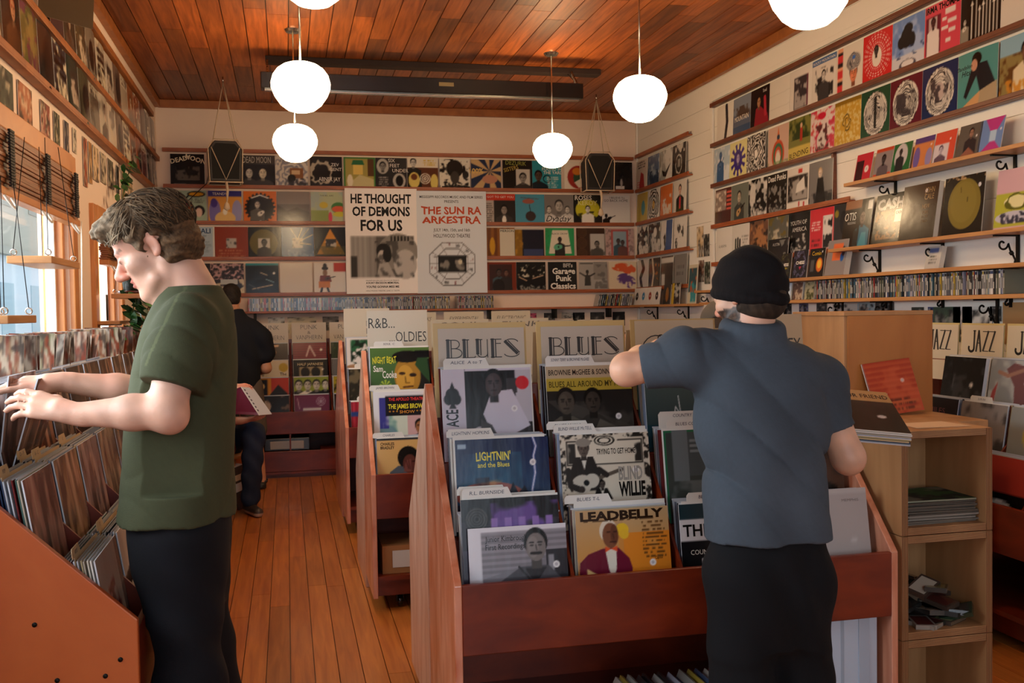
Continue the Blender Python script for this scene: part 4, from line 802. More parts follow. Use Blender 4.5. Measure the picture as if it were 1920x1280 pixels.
special = {(0, 3): ('orange sleeve with a navy road emblem', lambda: CV('c8502c', 40).RG(.5, .45, .2, .46, 2, '2c2a5a').P([(.4, .1), (.6, .1), (.54, .6), (.46, .6)], '2a2a4a').L([(.5, .15), (.5, .55)], .03, 'w')),
           (0, 2): ('black and grey sleeve of crowded faces', lambda: CV('2a2826', 40).Z('a8a090', 8, .5)),
           (0, 1): ('burnt orange sleeve with black stroke', lambda: CV('b05a24', 40).R(.55, .1, .65, .9, 'k').E(.3, .6, .15, .2, '7a2a1c')),
           (0, 4): ('cream sleeve with a black guitar', lambda: CV('cfc4b4', 40).E(.5, .3, .2, .28, '1c1a1a').L([(.5, .5), (.5, .95)], .08, '2a2624')),
           (1, 4): ('black sleeve with a red-haired figure', lambda: CV('221c18', 40).HD(.5, .66, .16, 'b08060', '8a2a1c', '4a3424')),
           (1, 3): ('grey sleeve with two white hands', lambda: CV('5a564e', 40).P([(.2, .1), (.3, .5), (.5, .1)], 'c8bcaa').P([(.6, .1), (.75, .5), (.9, .1)], 'c8bcaa')),
           (1, 2): ('cream sleeve with a dark singer below', lambda: CV('c2ae94', 40).R(.1, 0, .9, .35, '2a221e').E(.5, .6, .16, .3, '4a3a34')),
           (1, 5): ('olive sleeve curled at its edge', lambda: CV('5e5a34', 40).Z('8a7a4a', 4, .5).Z('6a3a4a', 7, .62))}
rr = random.Random(11)
for k, (z, y0, y1) in enumerate(((LZ[1], 3.55, 9.75), (LZ[2], 3.3, 9.9))):
    n = 0; y = y0
    while y < y1 - .3:
        if k == 0 and n == 5: y += .33; n += 1; continue
        if (k, n) in special: nm, f = special[(k, n)]; cv = f()
        else:
            cc, cn = LCOL[(n * 5 + k * 7) % 12]; mn, mf = MOT[(n * 3 + k * 2) % 7]; cv = CV(cc, 30); mf(cv).Z('k', 3, .66, .4, sd=n); nm = '%s sleeve with %s' % (cn, mn)
        sleeve('record_sleeve', cv, '%s, %s along the %s rail above the windows' % (nm, ('first', 'second', 'third', 'fourth', 'fifth', 'sixth', 'seventh', 'eighth', 'ninth', 'tenth', 'eleventh', 'twelfth', 'thirteenth', 'fourteenth', 'fifteenth', 'sixteenth', 'seventeenth', 'eighteenth', 'nineteenth', 'twentieth', 'last')[min(n, 20)], ('upper', 'lower')[k]),
               (XL + .042, y + .158, z - .004), PI / 2, .04, 'records above the windows', bow=rr.uniform(.0, .012))
        y += .3175 + rr.random() * .01; n += 1
sleeve('record_sleeve', CV('4a3c2c', 20), 'plain brown sleeve sticking out from the upper rail above the windows', (XL + .13, 5.42, LZ[1] + .02), PI / 2 - .75, -.1, None)
# cut-outs, cards and flyers pinned under the lowest rail
for i, (y, w_, h_, c, nm) in enumerate(((4.4, .3, .3, 'b89a7c', 'cream picture sleeve'), (4.74, .26, .27, '4a4a3c', 'grey-green card'), (5.08, .26, .24, 'a86a4a', 'rounded pink-brown card'), (5.48, .2, .17, '8a4a3c', 'red pennant'), (5.74, .14, .17, '3a3a24', 'dark green photo'), (5.98, .12, .2, '2a2434', 'dark violet card'), (6.2, .1, .14, 'b8b0a0', 'small white figure card'), (6.5, .12, .3, 'b0502c', 'tall rust flyer'), (6.66, .1, .26, 'b07a3c', 'narrow ochre flyer'),
        (6.85, .2, .22, 'c8aa84', 'cream line-drawn flyer'), (7.12, .2, .2, 'a89a86', 'grey collage flyer'), (7.4, .22, .2, '5a5448', 'dark street photo'), (7.7, .12, .2, '2a2a28', 'narrow black photo'), (7.95, .16, .22, '8a6a4a', 'tan ticket card'), (8.3, .2, .24, 'b89a74', 'pale handbill'))):
    cv = CV(c, 18).Z('2a2018', 6, .58, .8, sd=i); cv.Z('d8c8ac', 7, .62, .7, sd=i + 4)
    pin('pinned_card', nm + ' pinned above the window casing', 'left', y, 2.62 - h_ - (.03 if i else 0), w_, h_, cv, off=.006)

# ------------------------------------------------------------------ record bins
def hmat(o, rz): return Matrix.Translation(o) @ Matrix.Rotation(rz, 4, 'Z')

def bin_unit(name, label, org, rz, W, D, zf, zap, flo, fhi, ns, bot=.05, tiers=3, y0=.06, dy=.17, z0=.535, dz=.222, flat=0.0, ends=(1, 1), endm=None, shelf_z=.14, casters=False, bolts=False, screws=()):
    t = thing(name, label, 'record bin', org, rz)
    prof = [(0, bot), (D + flat, bot), (D + flat, zap), (D, zap), (0, zf)]
    th = .024
    for e, x in ((ends[0], 0), (ends[1], W - th)):
        if e:
            p = MB().prism(prof, x, x + th).build('side_panel', endm or M['binend'], t, bevel=.003)
            if x == 0 and screws:
                for sy, sz in screws:
                    sm = MB().lathe([(.0001, 0), (.0065, 0), (.0065, .002), (.0001, .002)], 10, '120d0a')
                    sm.v = [(-q[2] - .0005, sy + q[0], sz + q[1]) for q in sm.v]; sm.build('screw_head', M['iron'], p)
    MB().box(th, W - th, 0, .02, flo, fhi).build('front_board', M['bin'], t, bevel=.003)
    MB().box(th, W - th, D + flat - .016, D + flat, bot, zap - .01).build('back_panel', M['bin'], t)
    MB().box(th, W - th, .01, D + flat - .017, shelf_z, shelf_z + .022).build('bottom_shelf', M['bin'], t)
    MB().box(th, W - th, .05, .07, bot, shelf_z - .001).build('kick_board', M['bin'], t)
    b = MB()
    for k in range(tiers):
        ya = .021 if k == 0 else y0 + dy * k - .02
        b.box(th, W - th, ya, (y0 + dy * (k + 1) - .034) if k < tiers - 1 else D + flat - .018, z0 + dz * k - .014, z0 + dz * k - .002)
        if k: b.box(th, W - th, y0 + dy * k - .032, y0 + dy * k - .021, z0 + dz * (k - 1), z0 + dz * k - .002)
    b.build('tier_step', M['bin'], t)
    sw = (W - 2 * th) / ns
    for i in range(1, ns):
        x = th + sw * i; s_ = .035
        MB().prism([(.03, flo + .02), (D + flat - .02, flo + .02), (D + flat - .02, zap - s_ - .01), (D - .02, zap - s_ - .01), (.03, zf - s_)], x - .005, x + .005).build('divider', M['bin'], t)
    if flat: MB().box(-.002, W, D - .02, D + flat, zap + .001, zap + .02).build('ledge_board', M['bin'], t, bevel=.003)
    if casters:
        for x in (.14, W - .14):
            for y in (.1, D - .08):
                c = MB(); c.box(x - .02, x + .02, y - .025, y + .025, bot, bot + .004); c.box(x - .017, x - .013, y - .02, y + .02, bot - .045, bot); c.box(x + .013, x + .017, y - .02, y + .02, bot - .045, bot)
                co = c.build('caster', M['iron'], t)
                wb = MB().lathe([(.001, -.01), (.028, -.01), (.03, 0), (.028, .01), (.001, .01)], 16, '15130f')
                wb.v = [(x + q[2], y + q[0], .031 + q[1]) for q in wb.v]; wb.build('wheel', M['gloss'], co)
    return dict(o=t, M=hmat(Vector(org), rz), rz=rz, th=th, sw=sw, y0=y0, dy=dy, z0=z0, dz=dz, ns=ns)

EDGE = ['d4d8e0', 'c0c6d0', 'e2ded6', '8a98b0', '1c1c20', 'b0a898', '2c3a54', 'd8d2c4', '6a2a2c', 'a8b0bc', '3c3a3a', 'c8b48a', '7a8494', '4a6a64']
FR = []
for i, c in enumerate(EDGE):
    b = MB(); ww = .315 / 2; t_ = .0036
    b.box(-ww, ww, -t_ / 2, t_ / 2, 0, .3143, c)
    for k in range(3): b.box(rnd.uniform(-.14, 0), rnd.uniform(.02, .15), -t_ / 2 - .0004, -t_ / 2, .05 + .08 * k, .09 + .08 * k + rnd.uniform(0, .03), rnd.choice(EDGE))
    b.box(-ww - .003, ww + .003, -t_ / 2 - .0008, -t_ / 2 - .0005, .3143, .319, 'b8bcc4')
    FR.append(b.mesh('filed_record', M['poly']))

def put(U, slot, y, z, o, dx=0.0, tilt=.16, dr=0.0, roll=0.0):
    p = U['M'] @ Vector((U['th'] + U['sw'] * (slot + .5) + dx, y, z))
    o.location = p; o.rotation_euler = (-tilt, roll, U['rz'] + dr)
def files(U, slot, tier, n, where, first=.014, span=.072, tilt=.16, rs=None):
    r = rs or rnd
    for i in range(n):
        o = bpy.data.objects.new('filed_record', r.choice(FR)); COL.objects.link(o)
        put(U, slot, U['y0'] + U['dy'] * tier + first + span * i / max(n, 1) + r.uniform(-.001, .001), U['z0'] + U['dz'] * tier + r.uniform(0, .003), o, r.uniform(-.006, .004), tilt + r.uniform(-.004, .004), r.uniform(-.003, .003))
        tag(o, 'record filed ' + where, 'record', 'records filed ' + where)
def front(U, slot, tier, cv, label, dx=0.0, tilt=.16, dy=0.0, dz=0.0, w=.3143, name='record_sleeve', grp=None, roll=0, **kw):
    o = bpy.data.objects.new(name, sleeve_mesh(name, cv, w, kw.pop('h', w), kw.pop('t', .004), kw.pop('bow', 0), kw.pop('edge', 'd8dce4'), M['poly'] if kw.pop('pl', 1) else M['cover'])); COL.objects.link(o)
    put(U, slot, U['y0'] + U['dy'] * tier + dy, U['z0'] + U['dz'] * tier + dz, o, dx, tilt, 0, roll)
    return tag(o, label, kw.pop('cat', 'record'), grp)
def stroke(b, pts, wd, c, y, closed=False):
    """a pen line on a card, in the card's own x,z"""
    for (x1, z1), (x2, z2) in zip(pts[:-1], pts[1:]):
        dx, dz = x2 - x1, z2 - z1; q = math.hypot(dx, dz) or 1; nx, nz = -dz / q * wd / 2, dx / q * wd / 2; ex, ez = dx / q * wd * .3, dz / q * wd * .3
        b.add([(x1 + nx - ex, y, z1 + nz - ez), (x1 - nx - ex, y, z1 - nz - ez), (x2 - nx + ex, y, z2 - nz + ez), (x2 + nx + ex, y, z2 + nz + ez)], [(0, 1, 2, 3)], lin(CC(c)))
def arc(cx, cz, rx, rz, a0, a1, n=10): return [(cx + rx * math.cos(math.radians(a0 + (a1 - a0) * i / n)), cz + rz * math.sin(math.radians(a0 + (a1 - a0) * i / n))) for i in range(n + 1)]
def tab_card(U, slot, tier, text, label, tx=.09, dy=-.004, dz=.018, dx=0.0, col='d8d6d0', tw=.16, tilt=.16):
    b = MB(); ww = .31 / 2; x0 = -ww + tx - .08
    b.prism([(-ww, 0), (ww, 0), (ww, .305), (x0 + tw, .305), (x0 + tw - .012, .332), (x0 + .008, .332), (x0, .322), (x0, .305), (-ww, .305)], -.0008, .0008, 'y', col)
    put_text(b, (text, .5, 0, .011, 'v', 'c', min(tw * .78, .0085 * len(text)), .0, 0, 0, .12, 0), 1, 1, -.0012, .312)
    # text is placed around the tab centre
    n0 = len(b.v) - len(text_geo(text)[0])
    for i in range(n0, len(b.v)): b.v[i] = (b.v[i][0] + x0 + tw / 2 - .0, b.v[i][1], b.v[i][2])
    o = b.build('divider_card', M['cardtab']); put(U, slot, U['y0'] + U['dy'] * tier + dy, U['z0'] + U['dz'] * tier + dz, o, dx, tilt)
    return tag(o, label, 'divider card')
def sign(U, slot, label, draw, w_=.31, h_=.31, dy=.50, z=1.12, dx=0.0, col='b9aa99', tilt=.1, backing=None, bw=.335, bh=.33, bdx=-.004):
    b = MB(); b.box(-w_ / 2, w_ / 2, -.0015, .0015, 0, h_, col)
    draw(b, -.0022, w_, h_)
    o = b.build('sign_card', M['cardtab']); put(U, slot, dy, z, o, dx, tilt); tag(o, label, 'sign')
    if backing:
        q = MB().box(-bw / 2 + bdx, bw / 2 + bdx, .003, .006, 0, bh, backing).build('backing_card', M['cardtab'], o)
        q['label'] = 'yellowed backing card'
def TXT(b, y, w_, h_, s, x, z, hh, wd=None, c='1c1a18', bold=0.0, sk=0, al='c'):
    put_text(b, (s, x + .5, 0, hh, c, al, wd, bold, 0, 0, sk, 0), 1, 1, y, z)

def blues(b, y, w_, h_):
    c = '26211e'; tk, tn = .011, .0032; z0, z1 = .085, .175; L = lambda p, wd=tn: stroke(b, [(q[0] * 1.08,   .206 + (q[1] - .085) * .70) for q in p], wd, c, y)
    x = -.112
    def stem(x): L([(x, z0), (x, z1)], tk); L([(x + .0105, z0), (x + .0105, z1)], .004)
    stem(x); L([(x - .006, z1), (x + .022, z1)]); L([(x - .006, z0), (x + .022, z0)]); L([(x + .012, .132), (x + .022, .132)])
    L(arc(x + .022, .1535, .016, .0215, -90, 90)); L(arc(x + .022, .1085, .024, .0235, -90, 90))
    x = -.058; stem(x); L([(x - .006, z0), (x + .034, z0)]); L([(x + .034, z0), (x + .036, z0 + .006)]); L([(x - .006, z1), (x + .016, z1)])
    x = -.014; L([(x, z1), (x, z0 + .02)], tk); L([(x + .0105, z1), (x + .0105, z0 + .012)], .004); L([(x - .006, z1), (x + .016, z1)]); L(arc(x + .016, z0 + .02, .017, .02, 180, 360)); L([(x + .033, z0), (x + .033, z1)])
    x = .036; stem(x); L([(x - .006, z0), (x + .03, z0)]); L([(x - .006, z1), (x + .03, z1)]); L([(x + .012, .154), (x + .028, .154)])
    x = .1; L(arc(x, z1 - .022, .024, .022, 25, 150)); L([(x - .021, z1 - .012), (x + .018, z0 + .018)], tk); L([(x - .011, z1 - .008), (x + .026, z0 + .022)], .004); L(arc(x, z0 + .02, .026, .02, 200, 345))
    TXT(b, y, w_, h_, 'MORE  IN  BACK', -.06, .184, .008, .1)
def country(b, y, w_, h_):
    c = '221d1a'; wd = .0042; L = lambda p: stroke(b, p, wd, c, y)
    L(arc(-.055, .26, .012, .012, -60, 280)); L([(-.062, .25)] + arc(-.075, .2, .06, .07, 60, 220)[0:] + [(-.1, .15)])
    L(arc(-.035, .17, .014, .014, 0, 360)); L([(-.02, .18), (-.015, .155), (.002, .155), (.006, .182), (.01, .155)]); L([(.01, .155), (.014, .182)] + arc(.026, .17, .009, .014, 150, 0) + [(.036, .155)])
    L(arc(.075, .22, .055, .045, 200, 60)); L([(.1, .26), (.09, .275), (.075, .25)]); L([(.075, .25), (.07, .16)]); L([(.09, .18), (.1, .155)]); L([(.11, .18), (.12, .16), (.13, .18), (.115, .12)])
def script(s, x=0, z=.24, hh=.03, wd=.22):
    return lambda b, y, w_, h_: TXT(b, y, w_, h_, s, x, z, hh, wd, '5a524a', -.004, .25)

# --- the bin nearest the camera
A = bin_unit('record_bin', 'red-stained record bin headed by the two deco BLUES cards', (.471, 2.885, 0), 0, 1.50, .545, .665, 1.235, .45, .665, 4)
A2 = bin_unit('record_bin', 'record bin standing back to back behind the two deco BLUES cards', (1.971, 4.0, 0), PI, 1.50, .55, .665, 1.235, .45, .665, 4, endm=M['binsheen'])
gA = ' in the bin under the BLUES cards'
def P(bgc='k', n=104): return CV(bgc, n)
front(A, 0, 0, P('2a2630').R(0, .78, 1, 1, '17151a').Z('6a4a9a', 4, .45, .9, (.3, .6, 1, .95)).S(.3, .6, 1, .8, 5, '8a6ab0', 'x').E(.16, .8, .12, .12, '1a1a1c').RG(.16, .8, .02, .12, 4, '4a4a4a').R(0, 0, 1, .5, '3a3444'), 'black and violet sleeve standing behind the grey portrait record', dx=-.004, dy=.012, dz=.055)
front(A, 0, 0, P('d6d4dc').R(.13, 0, 1, .95, '8c8890').S(.13, .55, 1, .95, 7, '78747c').P([(.13, .5), (1, .72), (1, .5), (.13, .3)], '7a767e').R(.78, 0, 1, .75, '2a282e').R(.8, .05, .86, .7, '8a8890').P([(.2, 0), (.28, .45), (.52, .6), (.8, .6), (.94, .45), (1, 0)], '4a484e').P([(.56, .58), (.66, .42), (.78, .58)], '2c2a2e').L([(.5, .6), (.6, .48), (.66, .42)], .02, '2a282c').HD(.68, .795, .14, '77706e', '121012').L([(.63, .72), (.73, .72)], .025, '1e191b').T('Junior Kimbrough', .17, .86, .055, '1e1b20', 'l', wd=.42).T('First Recordings', .17, .78, .055, '1e1b20', 'l', wd=.4).O(.88, .6), 'grey sleeve of a man before barn planks, white left border, front tier', dx=.012, dy=-.018, dz=-.03)
front(A, 0, 1, P('132250').G('1f4468', '101c48', .45, .9, .9).Z('2a6a84', 2.5, .5, .55, (.0, .4, .7, .85), 2, .4).Z('0c1434', 3, .52, .7, (.4, .3, 1, 1), 6, .3).E(.34, .42, .36, .13, 'b25440', .8).E(.3, .39, .26, .08, 'd0694a', .8).Z('241f30', 4, .5, .9, (0, .5, .35, .6)).Z('c8945a', 6, .62, .7, (.05, .5, .6, .75)).R(0, 0, 1, .33, '10152c').P([(.46, .3), (.5, .5), (.54, .4), (.6, .54), (.65, .42), (.72, .5), (.82, .3)], '0c1024').L([(.83, 1), (.86, .9), (.83, .8), (.84, .62), (.8, .45), (.8, .3)], .03, '6878b8', .7).L([(.83, 1), (.86, .9), (.83, .8), (.84, .62), (.8, .45), (.8, .3)], .012, 'dcd8e8').R(.03, .9, .12, .95, '9ab0c4').T('LIGHTNIN\'', .4, .775, .088, 'e2d44a', wd=.37, bold=.02, wob=.004).T('and the Blues', .4, .705, .05, 'e2d44a', wd=.34, bold=.015).O(.82, .735), 'deep blue storm sleeve with yellow lettering and a lightning bolt', dx=.008)
front(A, 0, 2, P('c9c2d0').R(.26, 0, 1, .97, '1c1b1e').R(.26, 0, .262, 1, 'k').R(.82, .4, 1, .97, 'b8b2bc').R(.72, .72, .84, .88, '3a383c').E(.42, .17, .14, .2, 'b8b2ba').E(.4, .12, .13, .17, '6a686c').P([(.45, .5), (.55, .74), (.78, .76), (.97, .36), (.8, .28), (.78, .1), (.6, .05), (.5, .38)], 'c9c2d0').P([(.42, .45), (.54, .38), (.64, .18), (.78, .05), (.6, 0), (.42, .25)], '3a3234').P([(.8, .28), (.97, .36), (1, .2), (.9, .12), (.8, .2)], '332c2e').HD(.58, .83, .13, '443a3c', '101012').P([(.25 + .22, .2), (.62, .1), (.7, .02), (.5, .06)], '4a4244').E(.12, .72, .075, .075, '1a181c').E(.075, .67, .05, .06, '1a181c').E(.165, .67, .05, .06, '1a181c').P([(.06, .7), (.12, .86), (.18, .7)], '1a181c').P([(.08, .57), (.12, .66), (.16, .57)], '1a181c').E(.9, .83, .075, .075, 'c8222c').O(.8, .55).T('BLACK ACE', .17, .04, .13, '17151a', 'l', wd=.52, bold=.02, rot=PI / 2), 'black and white sleeve of a seated man with spade emblem and red sticker', dx=-.008)
front(A, 1, 0, P('c4965a').G('d0832a', 'b99a72', .2, .95, .9).Z('da7f20', 3, .5, .85, (.45, .2, 1, .75)).Z('ae8862', 3, .55, .7, (0, .4, .5, .9)).E(.49, .785, .07, .065, 'e0b62a').E(.51, .74, .05, .05, 'dcb030').P([(.0, .2), (.03, .48), (.12, .56), (.28, .61), (.44, .61), (.55, .5), (.58, .4), (.55, .2)], '68152c').P([(.1, .42), (.2, .36), (.34, .3), (.1, .3)], 'd8b87a').P([(.3, .6), (.42, .6), (.41, .4), (.37, .3), (.33, .4)], 'ddd4c4').P([(.3, .63), (.36, .6), (.43, .63), (.43, .57), (.36, .6), (.3, .57)], 'd8502a').E(.345, .78, .095, .115, 'd8ccb8').E(.365, .735, .085, .125, '7a4c34').E(.405, .745, .04, .1, '643a28').L([(.33, .77), (.36, .77)], .012, '3a2018').L([(.4, .77), (.43, .77)], .012, '3a2018').L([(.39, .75), (.4, .7)], .012, '4a2a1e').L([(.36, .67), (.42, .67)], .013, '3a2018').TX(.7, .48, .97, .86, 10, '5a3a1c', 2).TX(.05, .868, .97, .89, 1, '3a2414').T('LEADBELLY', .5, .895, .085, '2c1c10', wd=.9, bold=.045).O(.8, .44).T('Capitol', .87, .47, .03, 'k', wd=.08), 'orange-tan sleeve of a painted singer in a maroon jacket')
front(A, 1, 1, P('d2c8b6').Z('2a2622', 26, .5, 1, (0, 0, 1, 1)).R(.06, .0, .93, .95, 'd2c8b6').R(.07, .67, .92, .93, '1d1a18').R(.082, .682, .908, .918, 'd4cbb9').Z('1d1a18', 9, .5, .9, (.09, .69, .17, .9)).Z('1d1a18', 9, .5, .9, (.83, .69, .905, .9)).E(.5, .925, .14, .06, 'd4cbb9').RG(.5, .925, .05, .13, 2, '1d1a18', .03, .5).P([(.06, .5), (.16, .76), (.36, .76), (.46, .5), (.4, .4), (.1, .4)], '2c2724').P([(.22, .77), (.3, .77), (.26, .62)], 'd8d2c6').HD(.26, .84, .075, '5a4e46', '2a2624').E(.26, .91, .085, .045, '8a8278').GT(.22, .47, .28, 'c4bcae', .3, '5a5046').L([(.08, .62), (.1, .46), (.2, .42)], .065, '2c2724').E(.22, .42, .035, .035, '3a322e').L([(.42, .62), (.5, .56)], .06, '2c2724').P([(.34, .3), (.38, .42), (.5, .42), (.56, .3)], '1c1816').P([(.42, .42), (.47, .42), (.445, .34)], 'd8d2c6').HD(.445, .46, .04, '4a403a', 'k').T('TRYING TO GET HOME', .62, .78, .06, '1d1a18', wd=.44, bold=.01).T('BLIND', .77, .5, .14, '9a948c', wd=.27, bold=.03).T('WILLIE', .78, .33, .145, '1a1715', wd=.3, bold=.04).O(.83, .6), 'cream ornate-bordered sleeve of a guitarist in a cap')
front(A, 1, 2, P('2a2724').G('37332f', '1c1a1a', 0, .8, .8).R(0, .72, 1, .86, 'b09a3a').R(0, .86, 1, 1, 'b8a488').P([(.0, .62), (.14, .5), (1, .2), (1, .3), (.2, .62)], '3a3632').Z('4a4640', 5, .55, .6, (0, 0, 1, .6)).HD(.22, .6, .13, '4c443c', '1c1816', '5a554c', 1.9).HD(.53, .6, .12, '3a332d', '141210', '36322e', 1.7).P([(.55, .3), (1, .1), (1, .2), (.6, .4)], '5a564e').T('BROWNIE McGHEE & SONNY TERRY', .03, .9, .06, '2a2420', 'l', wd=.94, bold=.01).T('BLUES ALL AROUND MY HEAD', .03, .765, .065, '4a421c', 'l', wd=.94, bold=.01).O(.82, .42), 'dark photo sleeve of two men under mustard title band')
front(A, 2, 0, P('141417').R(0, .62, 1, .84, 'd4d4d8').R(0, .84, 1, 1, '22363e').T('THE BLUES', .03, .67, .12, 'k', 'l', wd=.8, bold=.02).T('COUNTRY BLUES', .1, .48, .05, 'w', 'l', wd=.5).R(.22, .1, .7, .44, 'd0d0d4').E(.46, .33, .17, .06, '1a1a1c').E(.46, .33, .14, .04, 'd8d8dc').E(.46, .33, .04, .04, 'k').R(.4, .15, .42, .25, 'k').R(.52, .13, .54, .25, 'k'), 'black sleeve with white band lettering and a drawn eye', dx=-.01)
front(A, 2, 1, P('3c4442').R(0, 0, .03, 1, '2a6a4a').R(0, .97, 1, 1, '2a6a4a').R(.1, .45, .28, 1, '6a7478').R(.28, .5, 1, .97, '4a5254').S(.3, .75, .95, .92, 3, '7a8488').Z('6a7070', 5, .5, .8, (.05, .05, .6, .45)).P([(.5, .05), (.6, .5), (.95, .45), (1, .05)], '2e3436'), 'green-edged grey-green sleeve of folded cloth and papers', dx=.006)
front(A, 2, 2, P('35464a').G('26363c', '4e605e', 0, .9, .9).R(0, .05, 1, .3, '22404c').L([(.75, .05), (.72, .4), (.62, .75)], .03, '15191a').L([(.72, .4), (.95, .6)], .02, '15191a').L([(.7, .5), (.6, .9)], .012, '15191a').L([(.73, .3), (.98, .35)], .012, '15191a').L([(.3, .2), (.36, .5), (.42, .4), (.4, .62)], .012, 'c8d4d8').Z('8a8a2a', 8, .6, .7, (.7, .8, 1, 1)), 'dusky teal sleeve with a bare branching tree')
front(A, 3, 0, P('a89c98', 30).R(0, .93, 1, 1, 'b4a8a4').T('MEMPHIS', .8, .86, .03, '7a6e6a', wd=.2).O(.8, .45, 'bcb0ac', .03), 'plain pale sleeve at the crate end, front tier', dx=-.004, dz=.02)
front(A, 3, 1, P('2a2220', 40).Z('5a3a2a', 4, .55, .8).P([(.2, .2), (.5, .5), (.9, .3), (.9, 0), (.2, 0)], '1a1412'), 'dark brown sleeve under the browsing man\'s elbow')
front(A, 3, 2, P('241e1c', 40).Z('4a3a30', 5, .55, .8), 'nearly black sleeve hidden by the grey polo shirt')
for sl, nm in enumerate(('first slot from the gable end', 'second slot from the gable end', 'third slot from the gable end', 'slot beside the plywood crates')):
    for tr, tn in enumerate(('front', 'middle', 'rear')):
        files(A, sl, tr, 7 if sl < 3 else 5, 'in the %s tier of the BLUES bin, %s' % (tn, nm))
tab_card(A, 0, 0, 'R.L. BURNSIDE', 'divider card with handwritten tab over the grey portrait record', dy=.02, dz=.07, tx=.08)
tab_card(A, 0, 0, 'FRED McDOWELL', 'rear divider card tab just below the storm sleeve', dy=.05, dz=.072, tx=.07)
tab_card(A, 0, 1, "LIGHTNIN' HOPKINS", 'divider card with handwritten tab above the storm sleeve', dy=.006, tx=.06)
tab_card(A, 0, 2, 'ALICE  A to T', 'divider card with tab across the BLUES card by the gable', dy=.006, tx=.08, dz=.02)
tab_card(A, 1, 1, 'BLIND WILLIE McTELL', 'divider card with handwritten tab above the cream ornate sleeve', dy=.006, tx=.06, tw=.15)
tab_card(A, 1, 1, 'BLUES M-W-A', 'second divider tab peeping above the cream ornate sleeve', dy=.02, dz=.028, tx=.04, tw=.15)
tab_card(A, 1, 0, 'BLUES T-L', 'divider tab above the orange-tan painted singer sleeve', dy=.02, dz=.03, tx=.05)
tab_card(A, 1, 2, 'SONNY TERRY & BROWNIE McGHEE', 'divider tab above the mustard-banded sleeve', dy=.006, tx=.08, tw=.18, dz=.02)
tab_card(A, 2, 1, 'BLUES COMP.', 'divider card tab above the green-edged sleeve', dy=.006, tx=.1)
tab_card(A, 2, 1, 'COUNTRY I-M', 'taller divider tab behind the green-edged sleeve', dy=.03, dz=.045, tx=.08, tw=.2)
tab_card(A, 2, 0, 'BLUES A-C', 'divider tab above the sleeve with drawn eye', dy=.006, tx=.1)
sign(A, 0, 'white BLUES section card in outlined deco capitals beside the gable', blues, backing='c4a468', dx=-.006)
sign(A, 1, 'second BLUES section card, between the first and the cursive card', blues, dx=.004, backing='c4a468')
sign(A, 2, 'tan section card with cursive Country lettering', country, h_=.325, dx=-.002, col='bda78a', backing='b8955a')
sign(A, 3, 'tan section card ending in MEY behind the grey polo shoulder', lambda b, y, w_, h_: TXT(b, y, w_, h_, 'JOHN FAHEY', .0, .2, .05, .29, '221d1a'), h_=.34, col='b39673')
for sl, tx_ in enumerate(('GOSPEL', 'SPIRITUAL', 'SACRED', 'CHOIRS')):
    sign(A2, sl, 'section card seen from behind on the reverse bin, ' + ('beside the grey polo shirt', 'third from the gable', 'second from the gable', 'nearest the gable')[sl], script(tx_), z=1.1, dy=.45, col='b9a888')

# --- the second bin
Bq = bin_unit('record_bin', 'record bin headed by the R&B OLDIES card', (.388, 4.84, 0), 0, 2.1, .48, .69, 1.285, .47, .69, 6, bot=.075, y0=.05, dy=.15, z0=.545, dz=.222, casters=True, shelf_z=.16)
B2 = bin_unit('record_bin', 'record bin standing back to back behind the R&B OLDIES card', (2.488, 5.98, 0), PI, 2.1, .65, .55, 1.285, .4, .55, 6, bot=.0, endm=M['binsheen'])
front(Bq, 0, 0, P('cfa566', 70).E(.5, .68, .17, .18, '14110f').P([(.16, .2), (.2, .46), (.34, .56), (.52, .52), (.75, .42), (.8, .2)], '4e545e').P([(.42, .2), (.5, .46), (.62, .42), (.7, .2)], '2a2a30').E(.52, .58, .11, .15, '5a3028').P([(.42, .46), (.46, .64), (.54, .66), (.54, .46)], '74423a').L([(.46, .64), (.5, .5)], .015, '4a2620').L([(.5, .65), (.52, .5)], .015, '4a2620').L([(.56, .62), (.62, .62)], .02, '2a1614').T('CHARLES', .06, .89, .045, 'k', 'l', wd=.22, bold=.015).T('BRADLEY', .06, .83, .045, 'k', 'l', wd=.22, bold=.015).R(0, .96, 1, 1, '1c2430'), 'tan sleeve of a man covering his face with his hand')
front(Bq, 0, 1, P('d8d8dc', 60).R(.1, .05, .95, .9, '6a8a94').R(.1, .4, .25, .9, '3a3a8a').Z('2f7a6a', 4, .5, .9, (.25, .3, .6, .7)).Z('d8d8c8', 4, .52, .9, (.15, .2, .6, .6)).R(.55, .05, .95, .62, 'c8a0a0').HD(.75, .42, .1, '8a5a3a', 'k', '3a3a5a').Z('c83a4a', 7, .58, 1, (.2, .05, .6, .25)).Z('d8a83a', 7, .58, 1, (.2, .05, .9, .25), 5).R(.2, .6, .9, .92, '15141a').T('THE APOLLO THEATRE', .55, .85, .05, 'd83a3a', wd=.6, bold=.02).T('THE JAMES BROWN', .55, .72, .075, 'e2d63a', wd=.62, bold=.02).T('* * * SHOW * * *', .55, .64, .05, 'e09a3a', wd=.6), 'white-framed sleeve of a show bill with yellow headline')
